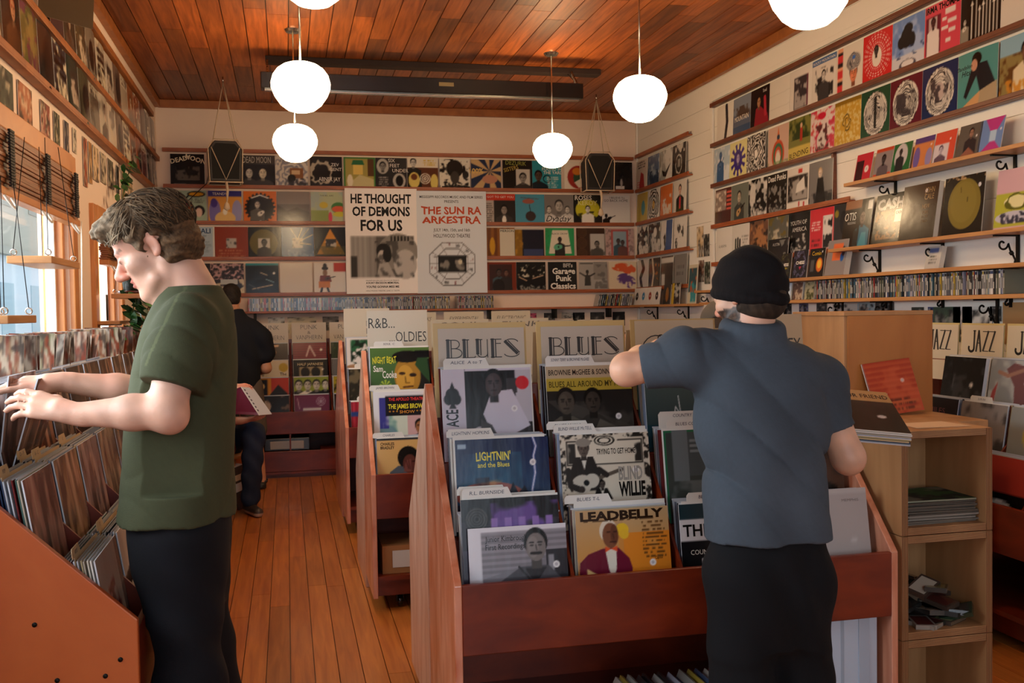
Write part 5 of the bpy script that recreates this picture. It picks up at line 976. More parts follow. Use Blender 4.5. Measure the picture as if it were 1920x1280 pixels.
front(Bq, 0, 2, P('3a5a34', 70).G('2a4a2a', '5a7a3a', 0, 1, .8).R(.45, .1, 1, .8, '1c1a14').E(.62, .52, .22, .32, 'a87a2c').E(.58, .46, .15, .24, 'c8963a').E(.53, .56, .055, .025, '3a2410').E(.71, .53, .06, .032, '2a1a0c').L([(.58, .5), (.59, .4), (.65, .4)], .022, '7a5418').L([(.55, .33), (.7, .34)], .03, '5a3414').E(.62, .84, .25, .1, '15110c').P([(.75, .7), (.85, .95), (.95, .9), (1, .4), (.9, .5)], '2c4a2a').SB(.25, .36, 9, 'a8bc3a', .1).R(.75, .82, 1, .94, 'k').T('NIGHT BEAT', .24, .74, .11, 'd0cc3a', wd=.4, bold=.02, wob=.01).T('Sam', .13, .6, .1, 'e4e0d4', wd=.16, bold=.015).T('Cooke', .32, .49, .12, 'e4e0d4', wd=.24, bold=.015), 'green and black sleeve of a golden face beside jumbled lettering')
front(Bq, 1, 2, P('8a7a5a', 24).Z('k', 5, .5), 'tan and black sleeve behind the gable of the BLUES bin')
for tr, tn in enumerate(('front', 'middle', 'rear')):
    files(Bq, 0, tr, 6, 'in the %s tier of the R&B bin by its gable' % tn, span=.058)
tab_card(Bq, 0, 1, 'JAMES BROWN', 'divider card tab above the show bill sleeve', dy=.006, tx=.06)
tab_card(Bq, 0, 2, 'SOUL  C', 'divider card tab above the golden face sleeve', dy=.006, tx=.1)
tab_card(Bq, 0, 0, 'CHARLES', 'divider card tab above the tan face-covering sleeve', dy=.006, tx=.06, dz=.012)
def rnb(b, y, w_, h_):
    TXT(b, y, w_, h_, 'R&B...', -.085, .275, .055, .14, bold=-.004); TXT(b, y, w_, h_, '...OLDIES', .055, .2, .055, .2, bold=-.004)
sign(Bq, 0, 'white section card reading R&B OLDIES', rnb, .325, .37, .455, 1.13, 0, 'c4baa8', .06)
for sl in range(1, 3):
    sign(Bq, sl, 'plain section card on the second bin, %s past the R&B OLDIES card' % ('first', 'second', 'third', 'fourth', 'fifth')[sl - 1], script(('SOUL', 'FUNK', 'REGGAE', 'DISCO', 'HIP HOP')[sl - 1], z=.27), .32, .315, .455, 1.13, 0, 'b8a88c', .06)
# boxes on the open shelf below
bx = MB().box(-.16, .16, -.14, .14, 0, .14, 'a06c3c').build('cardboard_box', mat('cardboard', .8)); bx.location = (.60, 5.03, .183)
tag(bx, 'brown carton with a white label under the R&B bin', 'box')
MB().box(-.11, .09, -.143, -.1415, .03, .115, 'cfc8bc').build('paper_label', M['paper'], bx)

# --- the third bin, running on to the JAZZ cards
Cq = bin_unit('record_bin', 'farthest record bin of the aisle row, headed by the outlined-letter card', (.365, 6.6, 0), 0, 2.2, .62, .725, 1.29, .52, .725, 6, bot=.08, y0=.06, dy=.18, z0=.575, dz=.212, casters=True, shelf_z=.17)
C2 = bin_unit('record_bin', 'record bin standing back to back behind the farthest aisle bin', (2.565, 8.1, 0), PI, 2.2, .86, .6, 1.29, .4, .6, 6, bot=.0)
front(Cq, 0, 0, P('a83040', 40).S(0, .4, 1, 1, 10, '8a2430', 'x').R(0, .68, 1, .78, '2a3f7a').R(.55, 0, .9, .5, 'c8c45a'), 'crimson grid sleeve with a blue band')
front(Cq, 0, 1, P('2c2a22', 40).Z('6a6048', 8, .55, .9).L([(.2, .3), (.6, .8)], .03, '8a7a50'), 'dark bramble-patterned sleeve in the third bin')
front(Cq, 0, 2, P('d4d0cc', 44).Z('2a5a3c', 8, .5, 1, (.1, .45, 1, .95)).Z('1c2a20', 12, .58, 1, (.1, .4, 1, .95)).E(.15, .15, .3, .25, 'a07a58').Z('5a4a3a', 10, .6, .8, (.3, .0, 1, .4)), 'white sleeve with a leafy green tree crown')
for tr in range(3): files(Cq, 0, tr, 6, 'in the %s tier by the gable of the third bin' % ('front', 'middle', 'rear')[tr])
tab_card(Cq, 0, 1, 'L', 'blank divider tab above the bramble-patterned sleeve', dy=.006, tx=.12)
tab_card(Cq, 0, 0, 'M', 'blank divider tab above the crimson grid sleeve', dy=.006, tx=.12)
def psych(b, y, w_, h_):
    for s, z in (('NEW', .27), ('IN', .215), ('ROCK', .16)): TXT(b, y, w_, h_, s, .06, z, .042, .13, '8a857c', -.01)
    TXT(b, y, w_, h_, 'THE CLUB', -.07, .075, .012, .08, '5a5650')
sign(Cq, 0, 'tall white section card with outlined lettering beside the R&B OLDIES card', psych, .33, .40, .59, 1.12, 0, 'c6bda9', .05)
for sl in range(1, 4):
    sign(Cq, sl, 'section card with faint script on the long third bin, %s after the outlined-letter card' % ('first', 'second', 'third', 'fourth', 'fifth')[sl - 1], script(('SOUNDTRACKS', 'EXPERIMENTAL', 'ELECTRONIC', 'FOLK', 'PSYCH')[sl - 1], z=.3), .30, .365, .585, 1.12, 0, 'b4a890', .05)
def jazz(b, y, w_, h_):
    c = '1c1918'; wd = .0125; L = lambda p, q=wd: stroke(b, [(a_[0], .165 + (a_[1] - .1) * .84) for a_ in p], q, c, y)
    L([(-.055, .225), (-.055, .12)] + arc(-.075, .118, .02, .022, 0, -200)); L([(-.065, .225), (-.045, .225)], .004)
    L([(-.038, .1), (-.022, .225), (-.004, .1)]); L([(-.033, .15), (-.01, .15)], .005)
    for x in (.03, .078): L([(x - .022, .222), (x + .018, .222)], .004); L([(x + .018, .222), (x - .016, .105)]); L([(x - .018, .102), (x + .022, .102)], .004)
Eq = bin_unit('record_bin', 'record bin along the right wall boards headed by the JAZZ cards', (2.965, 4.934, 0), -PI / 2, 1.748, .545, .62, 1.17, .41, .62, 5, bot=.05, y0=.06, dy=.17, z0=.5, dz=.2, flat=.2)
for sl, nm in ((0, 'JAZZ section card half hidden by the tall plywood cabinet'), (1, 'JAZZ section card clear between its two neighbours'), (2, 'JAZZ section card cut by the picture edge'), (3, 'JAZZ section card out past the picture edge')):
    sign(Eq, sl, nm, jazz, .31, .3, .52, 1.075, 0, 'cabfa8', .06, backing='c4b47a', bw=.32, bh=.31)
front(Eq, 1, 2, P('1c1d1f', 40).Z('3a3c40', 5, .55, .8).L([(.5, .35), (.55, .1)], .03, '6a6c70').L([(.3, .7), (.28, .5)], .03, '4a4c50').O(.72, .55, 'w', .04), 'thick plain black sleeve under the clear JAZZ card', t=.02, dx=-.006)
front(Eq, 2, 2, P('8a9094', 50).Z('b8bcbc', 3, .5, .8).P([(.35, .85), (.5, .95), (.8, .9), (.85, .5), (.95, .1), (.6, .2), (.55, .6)], '6a3a3c', .8).P([(.0, .05), (.1, .5), (.2, .65), (.15, .3), (.2, .05)], '9a4a4a').L([(.2, .8), (.4, .75), (.7, .85)], .06, 'a07a6a').RG(.4, .0, .1, .3, 3, '8a4a4a').R(.85, .6, 1, .85, '7a7a2a').O(.78, .66, 'w', .035), 'pale grey sleeve of a painted horn player under a JAZZ card')
front(Eq, 3, 2, P('2a2624', 24).Z('8a8478', 5, .55), 'dark sleeve out past the picture edge in the JAZZ bin')
front(Eq, 1, 1, P('232326', 30).T('MILES', .5, .75, .09, '7a4a50', wd=.4).R(0, .9, .1, 1, '2a6a7a'), 'black sleeve with dull red lettering, middle tier of JAZZ')
front(Eq, 2, 1, P('8a8078', 24).Z('4a4440', 5, .5), 'grey mottled sleeve, middle tier of the JAZZ bin')
front(Eq, 3, 1, P('8a8a84', 24).E(.5, .6, .2, .2, 'c8a82c'), 'grey sleeve with a yellow dot, middle tier of JAZZ')
front(Eq, 2, 0, P('b8b0a0', 30).E(.4, .5, .2, .3, '2a2420').E(.7, .8, .14, .14, 'c8a82c'), 'pale sleeve with a dark oval, front tier of JAZZ')
front(Eq, 3, 0, P('a83a2c', 30).R(0, .3, 1, .5, 'k').E(.5, .2, .3, .2, 'd8d0c0'), 'red and black sleeve just beside the plywood crates')
for sl in (0, 1, 2):
    for tr in range(3): files(Eq, sl + 1, tr, 5, 'in the %s tier under the %s JAZZ card' % (('front', 'middle', 'rear')[tr], ('clear', 'edge-cut', 'outer')[sl]), span=.055)
tab_card(Eq, 2, 1, 'SUN RA', 'cream divider tab under the horn player sleeve', dy=.01, tx=.12, dz=.012)
# --- bins against the back wall
Dq = bin_unit('record_bin', 'record bin along the back wall with the PUNK cards', (-.72, 9.1, 0), 0, 4.4, .78, .615, 1.25, .40, .60, 12, bot=.0, tiers=4, y0=.05, dy=.15, z0=.43, dz=.155, endm=M['bin'], shelf_z=.035)
MB().box(.03, 4.37, .004, .022, .06, .245).build('lower_board', M['bin'], Dq['o'], bevel=.003)
for i in (2, 4, 6): MB().box(.0 + .358 * i + .006, .0 + .358 * i + .02, .004, .03, .246, .399).build('shelf_upright', M['bin'], Dq['o'])
def BQ(c): return CV(c, 36)
cols = [
 [('black sleeve of a smiling face', BQ('1c1a1a').E(.35, .7, .14, .16, 'b8a89a').Z('6a5a50', 6, .6)), ('orange and yellow split sleeve', BQ('c8862a').R(.5, 0, 1, 1, 'b03a2c').R(.1, .5, .4, .95, '1c1a1a').E(.25, .75, .07, .08, 'd8b87a').P([(.45, .5), (.7, .8), (.95, .55), (.95, .3), (.5, .3)], '1c1818')), ('cream sleeve with black scrawl and gold dot', BQ('c8bca8').E(.85, .78, .13, .13, 'b0942a').Z('1a1a1a', 9, .6, .9, (0, .2, .4, .8)).T('The', .85, .55, .09, 'k')), ('black and orange flare sleeve', BQ('3a2a24').L([(0, .88), (.7, .92)], .06, 'c8a080').E(.4, .72, .25, .12, 'c88a5a'))],
 [('purple sleeve with a pale ring', BQ('6a2c4c').E(.75, .8, .13, .13, 'a890a4').RG(.75, .8, .05, .13, 2, '6a2c4c').R(.25, .55, .75, .62, 'c8c0c0').L([(.1, .9), (.15, .6)], .02, 'c8a8b0')), ('lime sleeve with four black and white heads', BQ('8a9a3a').HD(.15, .76, .13, 'b8b4ac', 'k', '2a2a2a').HD(.4, .76, .13, 'b8b4ac', 'k', 'w').HD(.65, .76, .13, 'b8b4ac', 'k', '2a2a2a').HD(.9, .76, .12, 'b8b4ac', 'k', 'k')), ('black sleeve with pale arched title and two faces', BQ('17140f').T('HALF JAPANESE', .5, .83, .08, 'd8c8a0', wd=.76).R(.18, .4, .85, .78, '9a8a6a').E(.35, .62, .13, .15, '1c1814').E(.65, .62, .13, .15, '1c1814').E(.85, .7, .03, .03, 'w')), ('red patterned sleeve with a pale figure', BQ('8a3440').S(0, .5, 1, 1, 7, '6a2430').L([(.4, .6), (.5, .9), (.65, .6)], .05, 'c8a8a8').E(.83, .78, .04, .04, 'w'))],
 [('black sleeve with neon green face', BQ('141512').RG(.5, .7, .06, .22, 2, '3a8a3a', .1)), ('yellow and black sleeve with block figures', BQ('a89a2c').Z('15140f', 5, .48, 1).R(.4, .5, .5, .95, 'k').R(.65, .5, .75, .95, 'k')), ('grey sleeve with white jagged lettering', BQ('6a6a6e').T('VONN', .45, .76, .13, 'w', wd=.6, bold=.02)), ('dark green sleeve with a smear', BQ('2a3a22').Z('6a8a3a', 4, .58, .8, (0, .4, 1, 1)))]]
off0 = 3
for ci, cc in enumerate(cols):
    for tr, (nm, cv) in enumerate(cc):
        front(Dq, ci + 1, tr, cv, nm + ', back wall bin %s' % ('behind the man in black', 'in the middle column', 'column by the gable')[ci], dx=0)
        files(Dq, ci + 1, tr, 3, 'in back wall bin tier %s, %s' % (('one', 'two', 'three', 'four')[tr], ('behind the man in black', 'in the middle column', 'column by the gable')[ci]), span=.055)
def punk(b, y, w_, h_):
    TXT(b, y, w_, h_, 'PUNK', 0, .245, .045, .16, '3a3632', -.012); TXT(b, y, w_, h_, '&', 0, .2, .03, .03, '3a3632', -.008); TXT(b, y, w_, h_, 'VANPHERIN', 0, .145, .045, .25, '3a3632', -.012)
for sl, nm in ((1, 'PUNK section card behind the man in the black shirt'), (2, 'PUNK section card standing clear in the back wall bin'), (3, 'PUNK section card touching the outlined-letter card')):
    sign(Dq, sl, nm, punk, .33, .31, .7, 1.09, 0, 'c8bca8', .05)
for sl in range(4, 11):
    sign(Dq, sl, 'section card at the back wall seen over the bins, %s after the PUNK cards' % ('first', 'second', 'third', 'fourth', 'fifth', 'sixth', 'seventh')[sl - 4], script(('INDIE', 'METAL', 'ROCK', 'LOCAL', 'WORLD', 'LATIN', 'NEW')[sl - 4], z=.24), .32, .30, .7, 1.08, 0, 'cbc2b0', .05)
# player box in the open shelf
b = MB(); b.box(-.2, .2, -.12, .12, 0, .11, '1a1817'); b.box(-.15, .15, -.128, -.121, .012, .085, '9a9088')
o = b.build('record_player', M['gloss'], loc=(-.02, 9.27, .247 + .0), bevel=.012); tag(o, 'black case with a rounded grey front in the back bin shelf', 'record player')
MB().box(-.3, .3, -.13, .13, .057, .246).build('inner_box', M['bin'], Dq['o'], loc=(1.3, .17, 0))

# --- the long bin under the street windows
scr = [(.083, .55), (.2, .55), (.113, .43), (.25, .7), (.36, .43), (.045, .59), (.13, .33), (.3, .29), (.02, .33), (.42, .6)]
Lq = bin_unit('record_bin', 'long orange-ended record bin under the street windows', (-.40, 2.72, 0), PI / 2, 6.25, .55, .69, 1.225, .45, .66, 18, flat=.225, endm=M['orange'], screws=scr)

# records in the bin under the windows: what the near end shows
rs = random.Random(21)
WSL = ['slot at the near end', 'second slot from the near end', 'third slot from the near end', 'fourth slot from the near end', 'fifth slot from the near end', 'sixth slot from the near end', 'seventh slot from the near end']
def W_(c='6a4a44', n=46): return CV(c, n)
def painted_sheen(c1, c2, sd): return W_(c1).Z(c2, 7, .5, .6, sd=sd, asp=.3, soft=.4).Z('c8a090', 12, .62, .55, sd=sd + 3, asp=.22, soft=.2).Z('2a1e1c', 9, .56, .7, sd=sd + 7, asp=.3, soft=.3)  # plastic reflections painted into the colour as pink streaks among darker ones
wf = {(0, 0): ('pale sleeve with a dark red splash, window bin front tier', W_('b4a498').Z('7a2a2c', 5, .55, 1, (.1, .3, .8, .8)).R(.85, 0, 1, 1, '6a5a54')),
      (0, 1): ('crinkled plastic sleeve with painted pink glare, window bin near end', painted_sheen('8a6058', 'c09080', 2)),
      (0, 2): ('dark brown sleeve high in the window bin near end', painted_sheen('3a2a24', '6a4a3c', 5)),
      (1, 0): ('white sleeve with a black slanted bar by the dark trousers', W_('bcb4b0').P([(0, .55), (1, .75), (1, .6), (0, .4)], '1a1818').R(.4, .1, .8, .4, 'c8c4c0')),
      (1, 1): ('brown and cream sleeve fronting the tabbed divider stack', painted_sheen('7a5a44', 'b09478', 9)),
      (1, 2): ('dusky sleeve beneath the reaching hands', painted_sheen('4a3830', '8a6a5c', 12)),
      (2, 0): ('brown sleeve behind the green shirt hem', painted_sheen('5a4034', '8a6a54', 15)),
      (2, 1): ('mauve-grey sleeve behind the green shirt hem', painted_sheen('7a6468', 'a89490', 18)),
      (2, 2): ('rust sleeve behind the reaching wrists', painted_sheen('6a3c2c', 'a87a5c', 20))}
for sl in range(7):
    for tr in range(3):
        nm = 'in the window bin, %s, %s tier' % (WSL[sl], ('front', 'middle', 'rear')[tr])
        if (sl, tr) in wf: front(Lq, sl, tr, wf[(sl, tr)][1], wf[(sl, tr)][0])
        else: front(Lq, sl, tr, painted_sheen(rs.choice(('5a4438', '7a6a5c', '3a3030', '8a5a48')), rs.choice(('a89080', '8a7064', 'b8a898')), sl * 3 + tr), 'brownish plastic-wrapped sleeve fronting the %s tier of the window bin, %s' % (('front', 'middle', 'rear')[tr], WSL[sl].replace(' from the near end', '')))
        files(Lq, sl, tr, (10 if sl < 2 else 7 if sl < 3 else 2), nm, .008, .082, .16, rs)
for sl in range(7, 18):
    front(Lq, sl, 0, painted_sheen('6a4a3c', 'a08070', sl), 'brown plastic-wrapped sleeve down the window bin, %s' % ('a third of the way along', 'just past a third of the way', 'level with the second carton', 'near the bin middle', 'at the bin middle', 'just past the bin middle', 'by the seated man\'s arm', 'beside the seated man', 'behind the seated man', 'near the far end', 'at the far end')[sl - 7])
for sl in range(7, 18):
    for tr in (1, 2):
        front(Lq, sl, tr, painted_sheen(rs.choice(('5a4438', '6a5a50', '3a3030')), rs.choice(('a89080', '8a7064')), sl * 5 + tr), 'brown sleeve in the %s tier, %s slot from the near end of the window bin' % (('middle', 'rear')[tr - 1], ('eighth', 'ninth', 'tenth', 'eleventh', 'twelfth', 'thirteenth', 'fourteenth', 'fifteenth', 'sixteenth', 'seventeenth', 'last')[sl - 7]))
for sl, tr, tx_ in ((0, 0, 'ROCK'), (0, 1, 'POP'), (1, 0, 'T'), (1, 1, 'A - C'), (1, 1, 'D - F'), (2, 1, 'G')):
    tab_card(Lq, sl, tr, tx_, 'kraft divider card lettered %s standing in the window bin' % tx_, dy=.05 if tx_ != 'D - F' else .09, dz=.02, tx=.06, col='b89a74', tw=.1)
# records being flipped through under the man's hands
for i, (a, dy, dxx, nm, c1) in enumerate(((-.28, .02, .0, 'tipped-forward sleeve under the near hand', '6a4a40'), (-.12, .05, .004, 'half-flipped sleeve between the two hands', '9a7a70'), (.3, .12, -.004, 'leaning sleeve behind the far hand', '4a3a34'))):
    front(Lq, 1, 2, painted_sheen(c1, 'a88878', 30 + i), nm + ' in the window bin', dx=dxx, tilt=a, dy=dy - .02, dz=.03)

# seven-inch singles in rows along the ledge under the window
SG = ['8a7458', '6a4434', '7a7268', '4a342c', '9a948c', '8a5640', '6c6a50']
sgm = []
for i, c in enumerate(SG):
    sgm.append(sleeve_mesh('seven_inch_single', CV(c, 30).Z('a89c8c', 14, .5, .8, sd=i, asp=.2, soft=.25).Z('6a2c1c', 12, .56, .9, sd=i + 5, asp=.2).Z('3a302a', 20, .6, .8, sd=i + 9, asp=.2), .178, .178, .003, 0, 'e4e2de', M['poly']))
spots = [(3.95, 3, .1), (4.12, 3, -.12), (4.42, 4, .1), (4.62, 3, .32), (4.84, 3, -.15), (5.12, 3, .25), (5.3, 3, .5), (5.62, 2, -.12), (5.72, 3, .05), (6.05, 3, -.1), (6.16, 2, .38), (6.52, 3, .1), (6.85, 3, .2)]
for i, (Y, n, a) in enumerate(spots):
    for k in range(n):
        o = bpy.data.objects.new('seven_inch_single', sgm[(i * 3 + k) % 7]); COL.objects.link(o)
        o.location = (XL + .14 + rs.uniform(-.015, .015) + .012 * (i % 2), Y + k * .014, 1.247); o.rotation_euler = (-a - k * .035, rs.uniform(-.04, .04), rs.uniform(-.12, .12))
        tag(o, 'plastic-sleeved single in the %s cluster along the window ledge' % ('first', 'second', 'third', 'fourth', 'fifth', 'sixth', 'seventh', 'eighth', 'ninth', 'tenth', 'eleventh', 'twelfth', 'thirteenth')[i], 'single', 'ledge singles, cluster %d' % (i + 1))
    b = MB(); b.box(-.1, .1, -.05, n * .014 + .05, 0, .004, 'b8a890'); b.box(-.1, -.096, -.05, n * .014 + .05, .004, .03, 'b8a890'); b.box(.096, .1, -.05, n * .014 + .05, .004, .03, 'b8a890')
    o = b.build('single_tray', M['paper'], loc=(XL + .14, Y, 1.2415)); tag(o, 'low card tray under the %s cluster of ledge singles' % ('first', 'second', 'third', 'fourth', 'fifth', 'sixth', 'seventh', 'eighth', 'ninth', 'tenth', 'eleventh', 'twelfth', 'thirteenth')[i], 'tray', 'ledge trays')

# rolled bamboo blinds
def blind(label, y0, y1, z0, z1, x, ns):
    t = thing('bamboo_blind', label, 'blind', (x, (y0 + y1) / 2, z1))
    hw = (y1 - y0) / 2
    b = MB(); n = 14; hz = (z1 - z0)
    for i in range(n):
        z = -hz * (i + 1) / n
        b.box(-.02 + .006 * math.sin(i * 1.3), .03 + .006 * math.sin(i * 1.3), -hw, hw, z + .0006, z + hz / n - .0006)
    b.build('slat_stack', M['bamboo'], t, bevel=.002)
    MB().box(-.025, .035, -hw, hw, -hz - .035, -hz - .001).build('bottom_bar', M['frame'], t, bevel=.004)
    for i in range(ns):
        y = -hw + .16 + (2 * hw - .32) * i / max(ns - 1, 1)
        c = MB()
        for k in range(20): c.box(.046, .056, y - .035, y + .035, -hz + hz * k / 20 + .001, -hz + hz * (k + .8) / 20, '17100c')
        c.build('cord_ladder', M['dull'], t)
        lp = MB().tube([(.03 + .03 * math.sin(a_ * PI / 8), y + .055 * math.cos(a_ * PI / 8), -hz - .035 - .05 * abs(math.sin(a_ * PI / 8))) for a_ in range(9)], .006, 6, 'c8c0b4')
        lp.build('loop_cord', M['dull'], t)
blind('rolled-up bamboo blind hanging in the big street window', 3.0, 5.9, 2.03, 2.27, XL + .045, 5)
blind('small rolled-up bamboo blind in the narrow far window', 6.78, 7.56, 1.86, 2.06, XL + .045, 2)
b = MB().tube([(XL + .09, 5.88, 2.02), (XL + .085, 5.86, 1.6), (XL + .08, 5.85, 1.28)], .004, 6, 'd8d0c0'); tag(b.build('blind_cord', M['dull']), 'pale blind cord hanging down the window jamb', 'cord')

# small hanging shelves by the window
def hang_shelf(label, y0, y1, x0, x1, z):
    t = thing('hanging_shelf', label, 'shelf', ((x0 + x1) / 2, (y0 + y1) / 2, z))
    hx, hy = (x1 - x0) / 2, (y1 - y0) / 2
    MB().box(-hx, hx, -hy, hy, -.03, 0).build('board', M['shelf'], t, bevel=.003)
    for x in (-hx + .02, hx - .02):
        for y in (-hy + .03, hy - .03):
            MB().tube([(x, y, .03), (x * .6, y * .5, .5)], .0018, 5, '4a463c').build('wire', M['iron'], t)
            e = MB(); e.tube([(x + .012 * math.cos(a * PI / 4), y, .016 + .012 * math.sin(a * PI / 4)) for a in range(9)], .003, 5, '6a6660'); e.build('eyelet', M['chrome'], t)
hang_shelf('wooden shelf hung on wires in front of the big window', 4.3, 4.85, XL + .1, XL + .27, 1.74)
hang_shelf('lower wooden shelf hung on wires at the picture edge', 3.75, 4.15, XL + .1, XL + .24, 1.5)
hang_shelf('wooden wire-hung shelf carrying the green pot and saucer', 6.7, 7.3, XL + .1, XL + .3, 1.635)
s = MB().box(XL + .01, XL + .16, 6.62, 7.0, 1.44, 1.462).build('wall_shelf', M['shelf'], bevel=.002); tag(s, 'small oak shelf with a white scroll bracket by the far window', 'shelf')
br = bpy.data.objects.new('bracket', BRK.copy()); br.data.materials[0] = mat('white_iron', .5, col='d8d0c4'); COL.objects.link(br); br.parent = s; br.location = (XL + .002, 6.75, 1.44); br.rotation_euler = (0, 0, PI / 2); br['label'] = 'white scrolled bracket'
pin('book', 'red book leaning on the small bracket shelf', 'left', 6.72, 1.463, .02, .2, CV('8a1f2a', 8), 'book', off=.08)
pin('picture_frame', 'small dark framed portrait on the bracket shelf', 'left', 6.86, 1.463, .1, .17, CV('1c1816', 20).HD(.5, .6, .16, '6a5a4a', 'k'), off=.05)

# ------------------------------------------------------------------ plants
def leaf_cluster(b, c0, n, spread, size, seed, c=('1f4a24', '2f6a34', '3f7a3c', '17381c'), droop=.5):
    r = random.Random(seed)
    for i in range(n):
        p = Vector(c0) + Vector((r.gauss(0, spread[0]), r.gauss(0, spread[1]), r.uniform(-spread[2], spread[2])))
        p.x = max(p.x, XL + .05)
        a = r.uniform(0, 2 * PI); s = size * r.uniform(.7, 1.25)
        d = Vector((math.cos(a) * .5 + .5, math.sin(a), -droop - r.random() * .6)).normalized(); q = d.cross(Vector((.3, .2, 1))).normalized(); nn = d.cross(q)
        pts = [(0, 0, 0), (.28, .42, .05), (.62, .38, .03), (1, 0, -.08), (.62, -.38, .03), (.28, -.42, .05), (.5, 0, -.03)]
        b.add([p + d * (u * s) + q * (v * s) + nn * (w_ * s) for u, v, w_ in pts], [(0, 1, 6), (1, 2, 6), (2, 3, 6), (3, 4, 6), (4, 5, 6), (5, 0, 6)], r.choice(c), smooth=True)
lm = mat('leaf', .4, .2)
def trailing_plant(label, stem, n, seed, name='trailing_plant', pot=None, sp=(.045, .05, .05), size=.075):
    t = thing(name, label, 'plant', stem[0])
    o0 = Vector(stem[0]); b = MB(); st = MB(); st.tube([Vector(p) - o0 for p in stem], .004, 5, '4a5a2a'); st.build('stem', M['dull'], t)
    for i in range(len(stem) - 1):
        for k in range(n):
            q = Vector(stem[i]).lerp(Vector(stem[i + 1]), (k + .5) / n); leaf_cluster(b, q, 3, sp, size, seed + i * 50 + k)
    b.v = [tuple(Vector(p) - o0) for p in b.v]
    b.build('foliage', lm, t)['kind'] = 'stuff'
    if pot:
        pz = pot
        p = MB().lathe([(.001, -.02), (.07, -.02), (.085, .11), (.092, .115), (.08, .118), (.078, .1), (.001, .1)], 20, '14302c'); p.build('pot', M['gloss'], t)
    return t
px = lambda x, y, X: tuple(atX(x, y, X))
trailing_plant('trailing green pothos hanging beside the narrow far window', [px(262, 505, XL + .2), px(252, 540, XL + .2), px(250, 580, XL + .22), px(243, 622, XL + .22)], 9, 3, sp=(.03, .07, .04), size=.088)
trailing_plant('leafy vine climbing over the cards by the lowest wall rail', [px(250, 300, XL + .1), px(236, 340, XL + .1), px(228, 378, XL + .12)], 4, 90, sp=(.02, .09, .06), size=.08)
trailing_plant('yellowing vine leaves against the wall past the far window', [px(285, 548, XL + .08), px(278, 575, XL + .08), px(272, 600, XL + .08)], 3, 60, sp=(.02, .06, .03), size=.06)
t = thing('potted_plant', 'dark green pot on a brown saucer on the wire-hung shelf', 'plant', (XL + .22, 6.97, 1.636))
MB().lathe([(.001, 0), (.11, 0), (.125, .02), (.115, .022), (.001, .01)], 22, '4a1f16').build('saucer', M['gloss'], t)
MB().lathe([(.001, .023), (.085, .023), (.1, .14), (.108, .145), (.096, .15), (.092, .13), (.001, .12)], 22, '1c3a34').build('pot', M['gloss'], t)
b = MB(); r = random.Random(5)
for i in range(14):
    a = r.uniform(0, 2 * PI); q = r.uniform(.1, .35); b.tube([(0.03 * math.cos(a), .03 * math.sin(a), .12), (.08 * math.cos(a), .08 * math.sin(a), .12 + q * .7), (q * .7 * math.cos(a), q * .7 * math.sin(a), .12 + q)], [.004, .003, .001], 5, r.choice(('6a7a3a', '8a8a4a', '4a6a34')))
b.build('stem_spray', lm, t)

# ------------------------------------------------------------------ lamps, speakers, rolled screen
PROF = [(.001, -.13), (.045, -.129), (.075, -.12), (.112, -.093), (.145, -.048), (.161, -.008), (.163, .02), (.152, .058), (.128, .09), (.095, .112), (.065, .122), (.046, .126)]
def pendant(label, loc, zg, k=1.0, thick=.006):
    t = thing('pendant_lamp', label, 'lamp', (loc[0], loc[1], ZC), 0, 'globe lamps on the plank ceiling')
    d = zg - ZC
    MB().lathe([(.001, -.02), (.05, -.018), (.062, -.001), (.001, -.001)], 20, 'b8b0a0', smooth=False).build('ceiling_rose', M['chrome'], t)
    MB().tube([(0, 0, -.02), (0, 0, d + .15 * k)], thick, 8, '8a8074').build('rod', M['chrome'], t)
    MB().lathe([(.01, .165 * k), (.03, .16 * k), (.05, .128 * k), (.046, .122 * k)], 18, '3a2a1c').build('fitter', M['rail'], t)
    b = MB().lathe([(r_ * k, z_ * k * 1.06) for r_, z_ in PROF], 32); b.v = [(x, y, z + d) for x, y, z in b.v]
    b.build('globe_shade', M['globe'], t)
def lamp_at(label, px_, py_, wpx, k=1.0, th=.006):
    dd = .326 * k * FP / wpx                              # distance along the optical axis from the globe's width
    d = _ray(px_, py_) / FP * dd; p = Vector((0, 0, H)) + Vector(d)
    pendant(label, (p.x, p.y), p.z, k, th)
lamp_at('big white globe lamp above the shoulder of the man in green', 564, 163, 110)
lamp_at('white globe lamp hanging low before the back wall swirl sleeve', 553.5, 268, 83)
lamp_at('white globe lamp hanging before the teal back wall sleeve', 1036, 282, 75)
lamp_at('white globe lamp on a steel rod near the rolled screen end', 1200, 185, 101)
lamp_at('largest globe lamp, half out of view over the right wall records', 1518, -14, 152)
lamp_at('globe lamp only just dipping in at the top of the planks', 587, -48, 140)

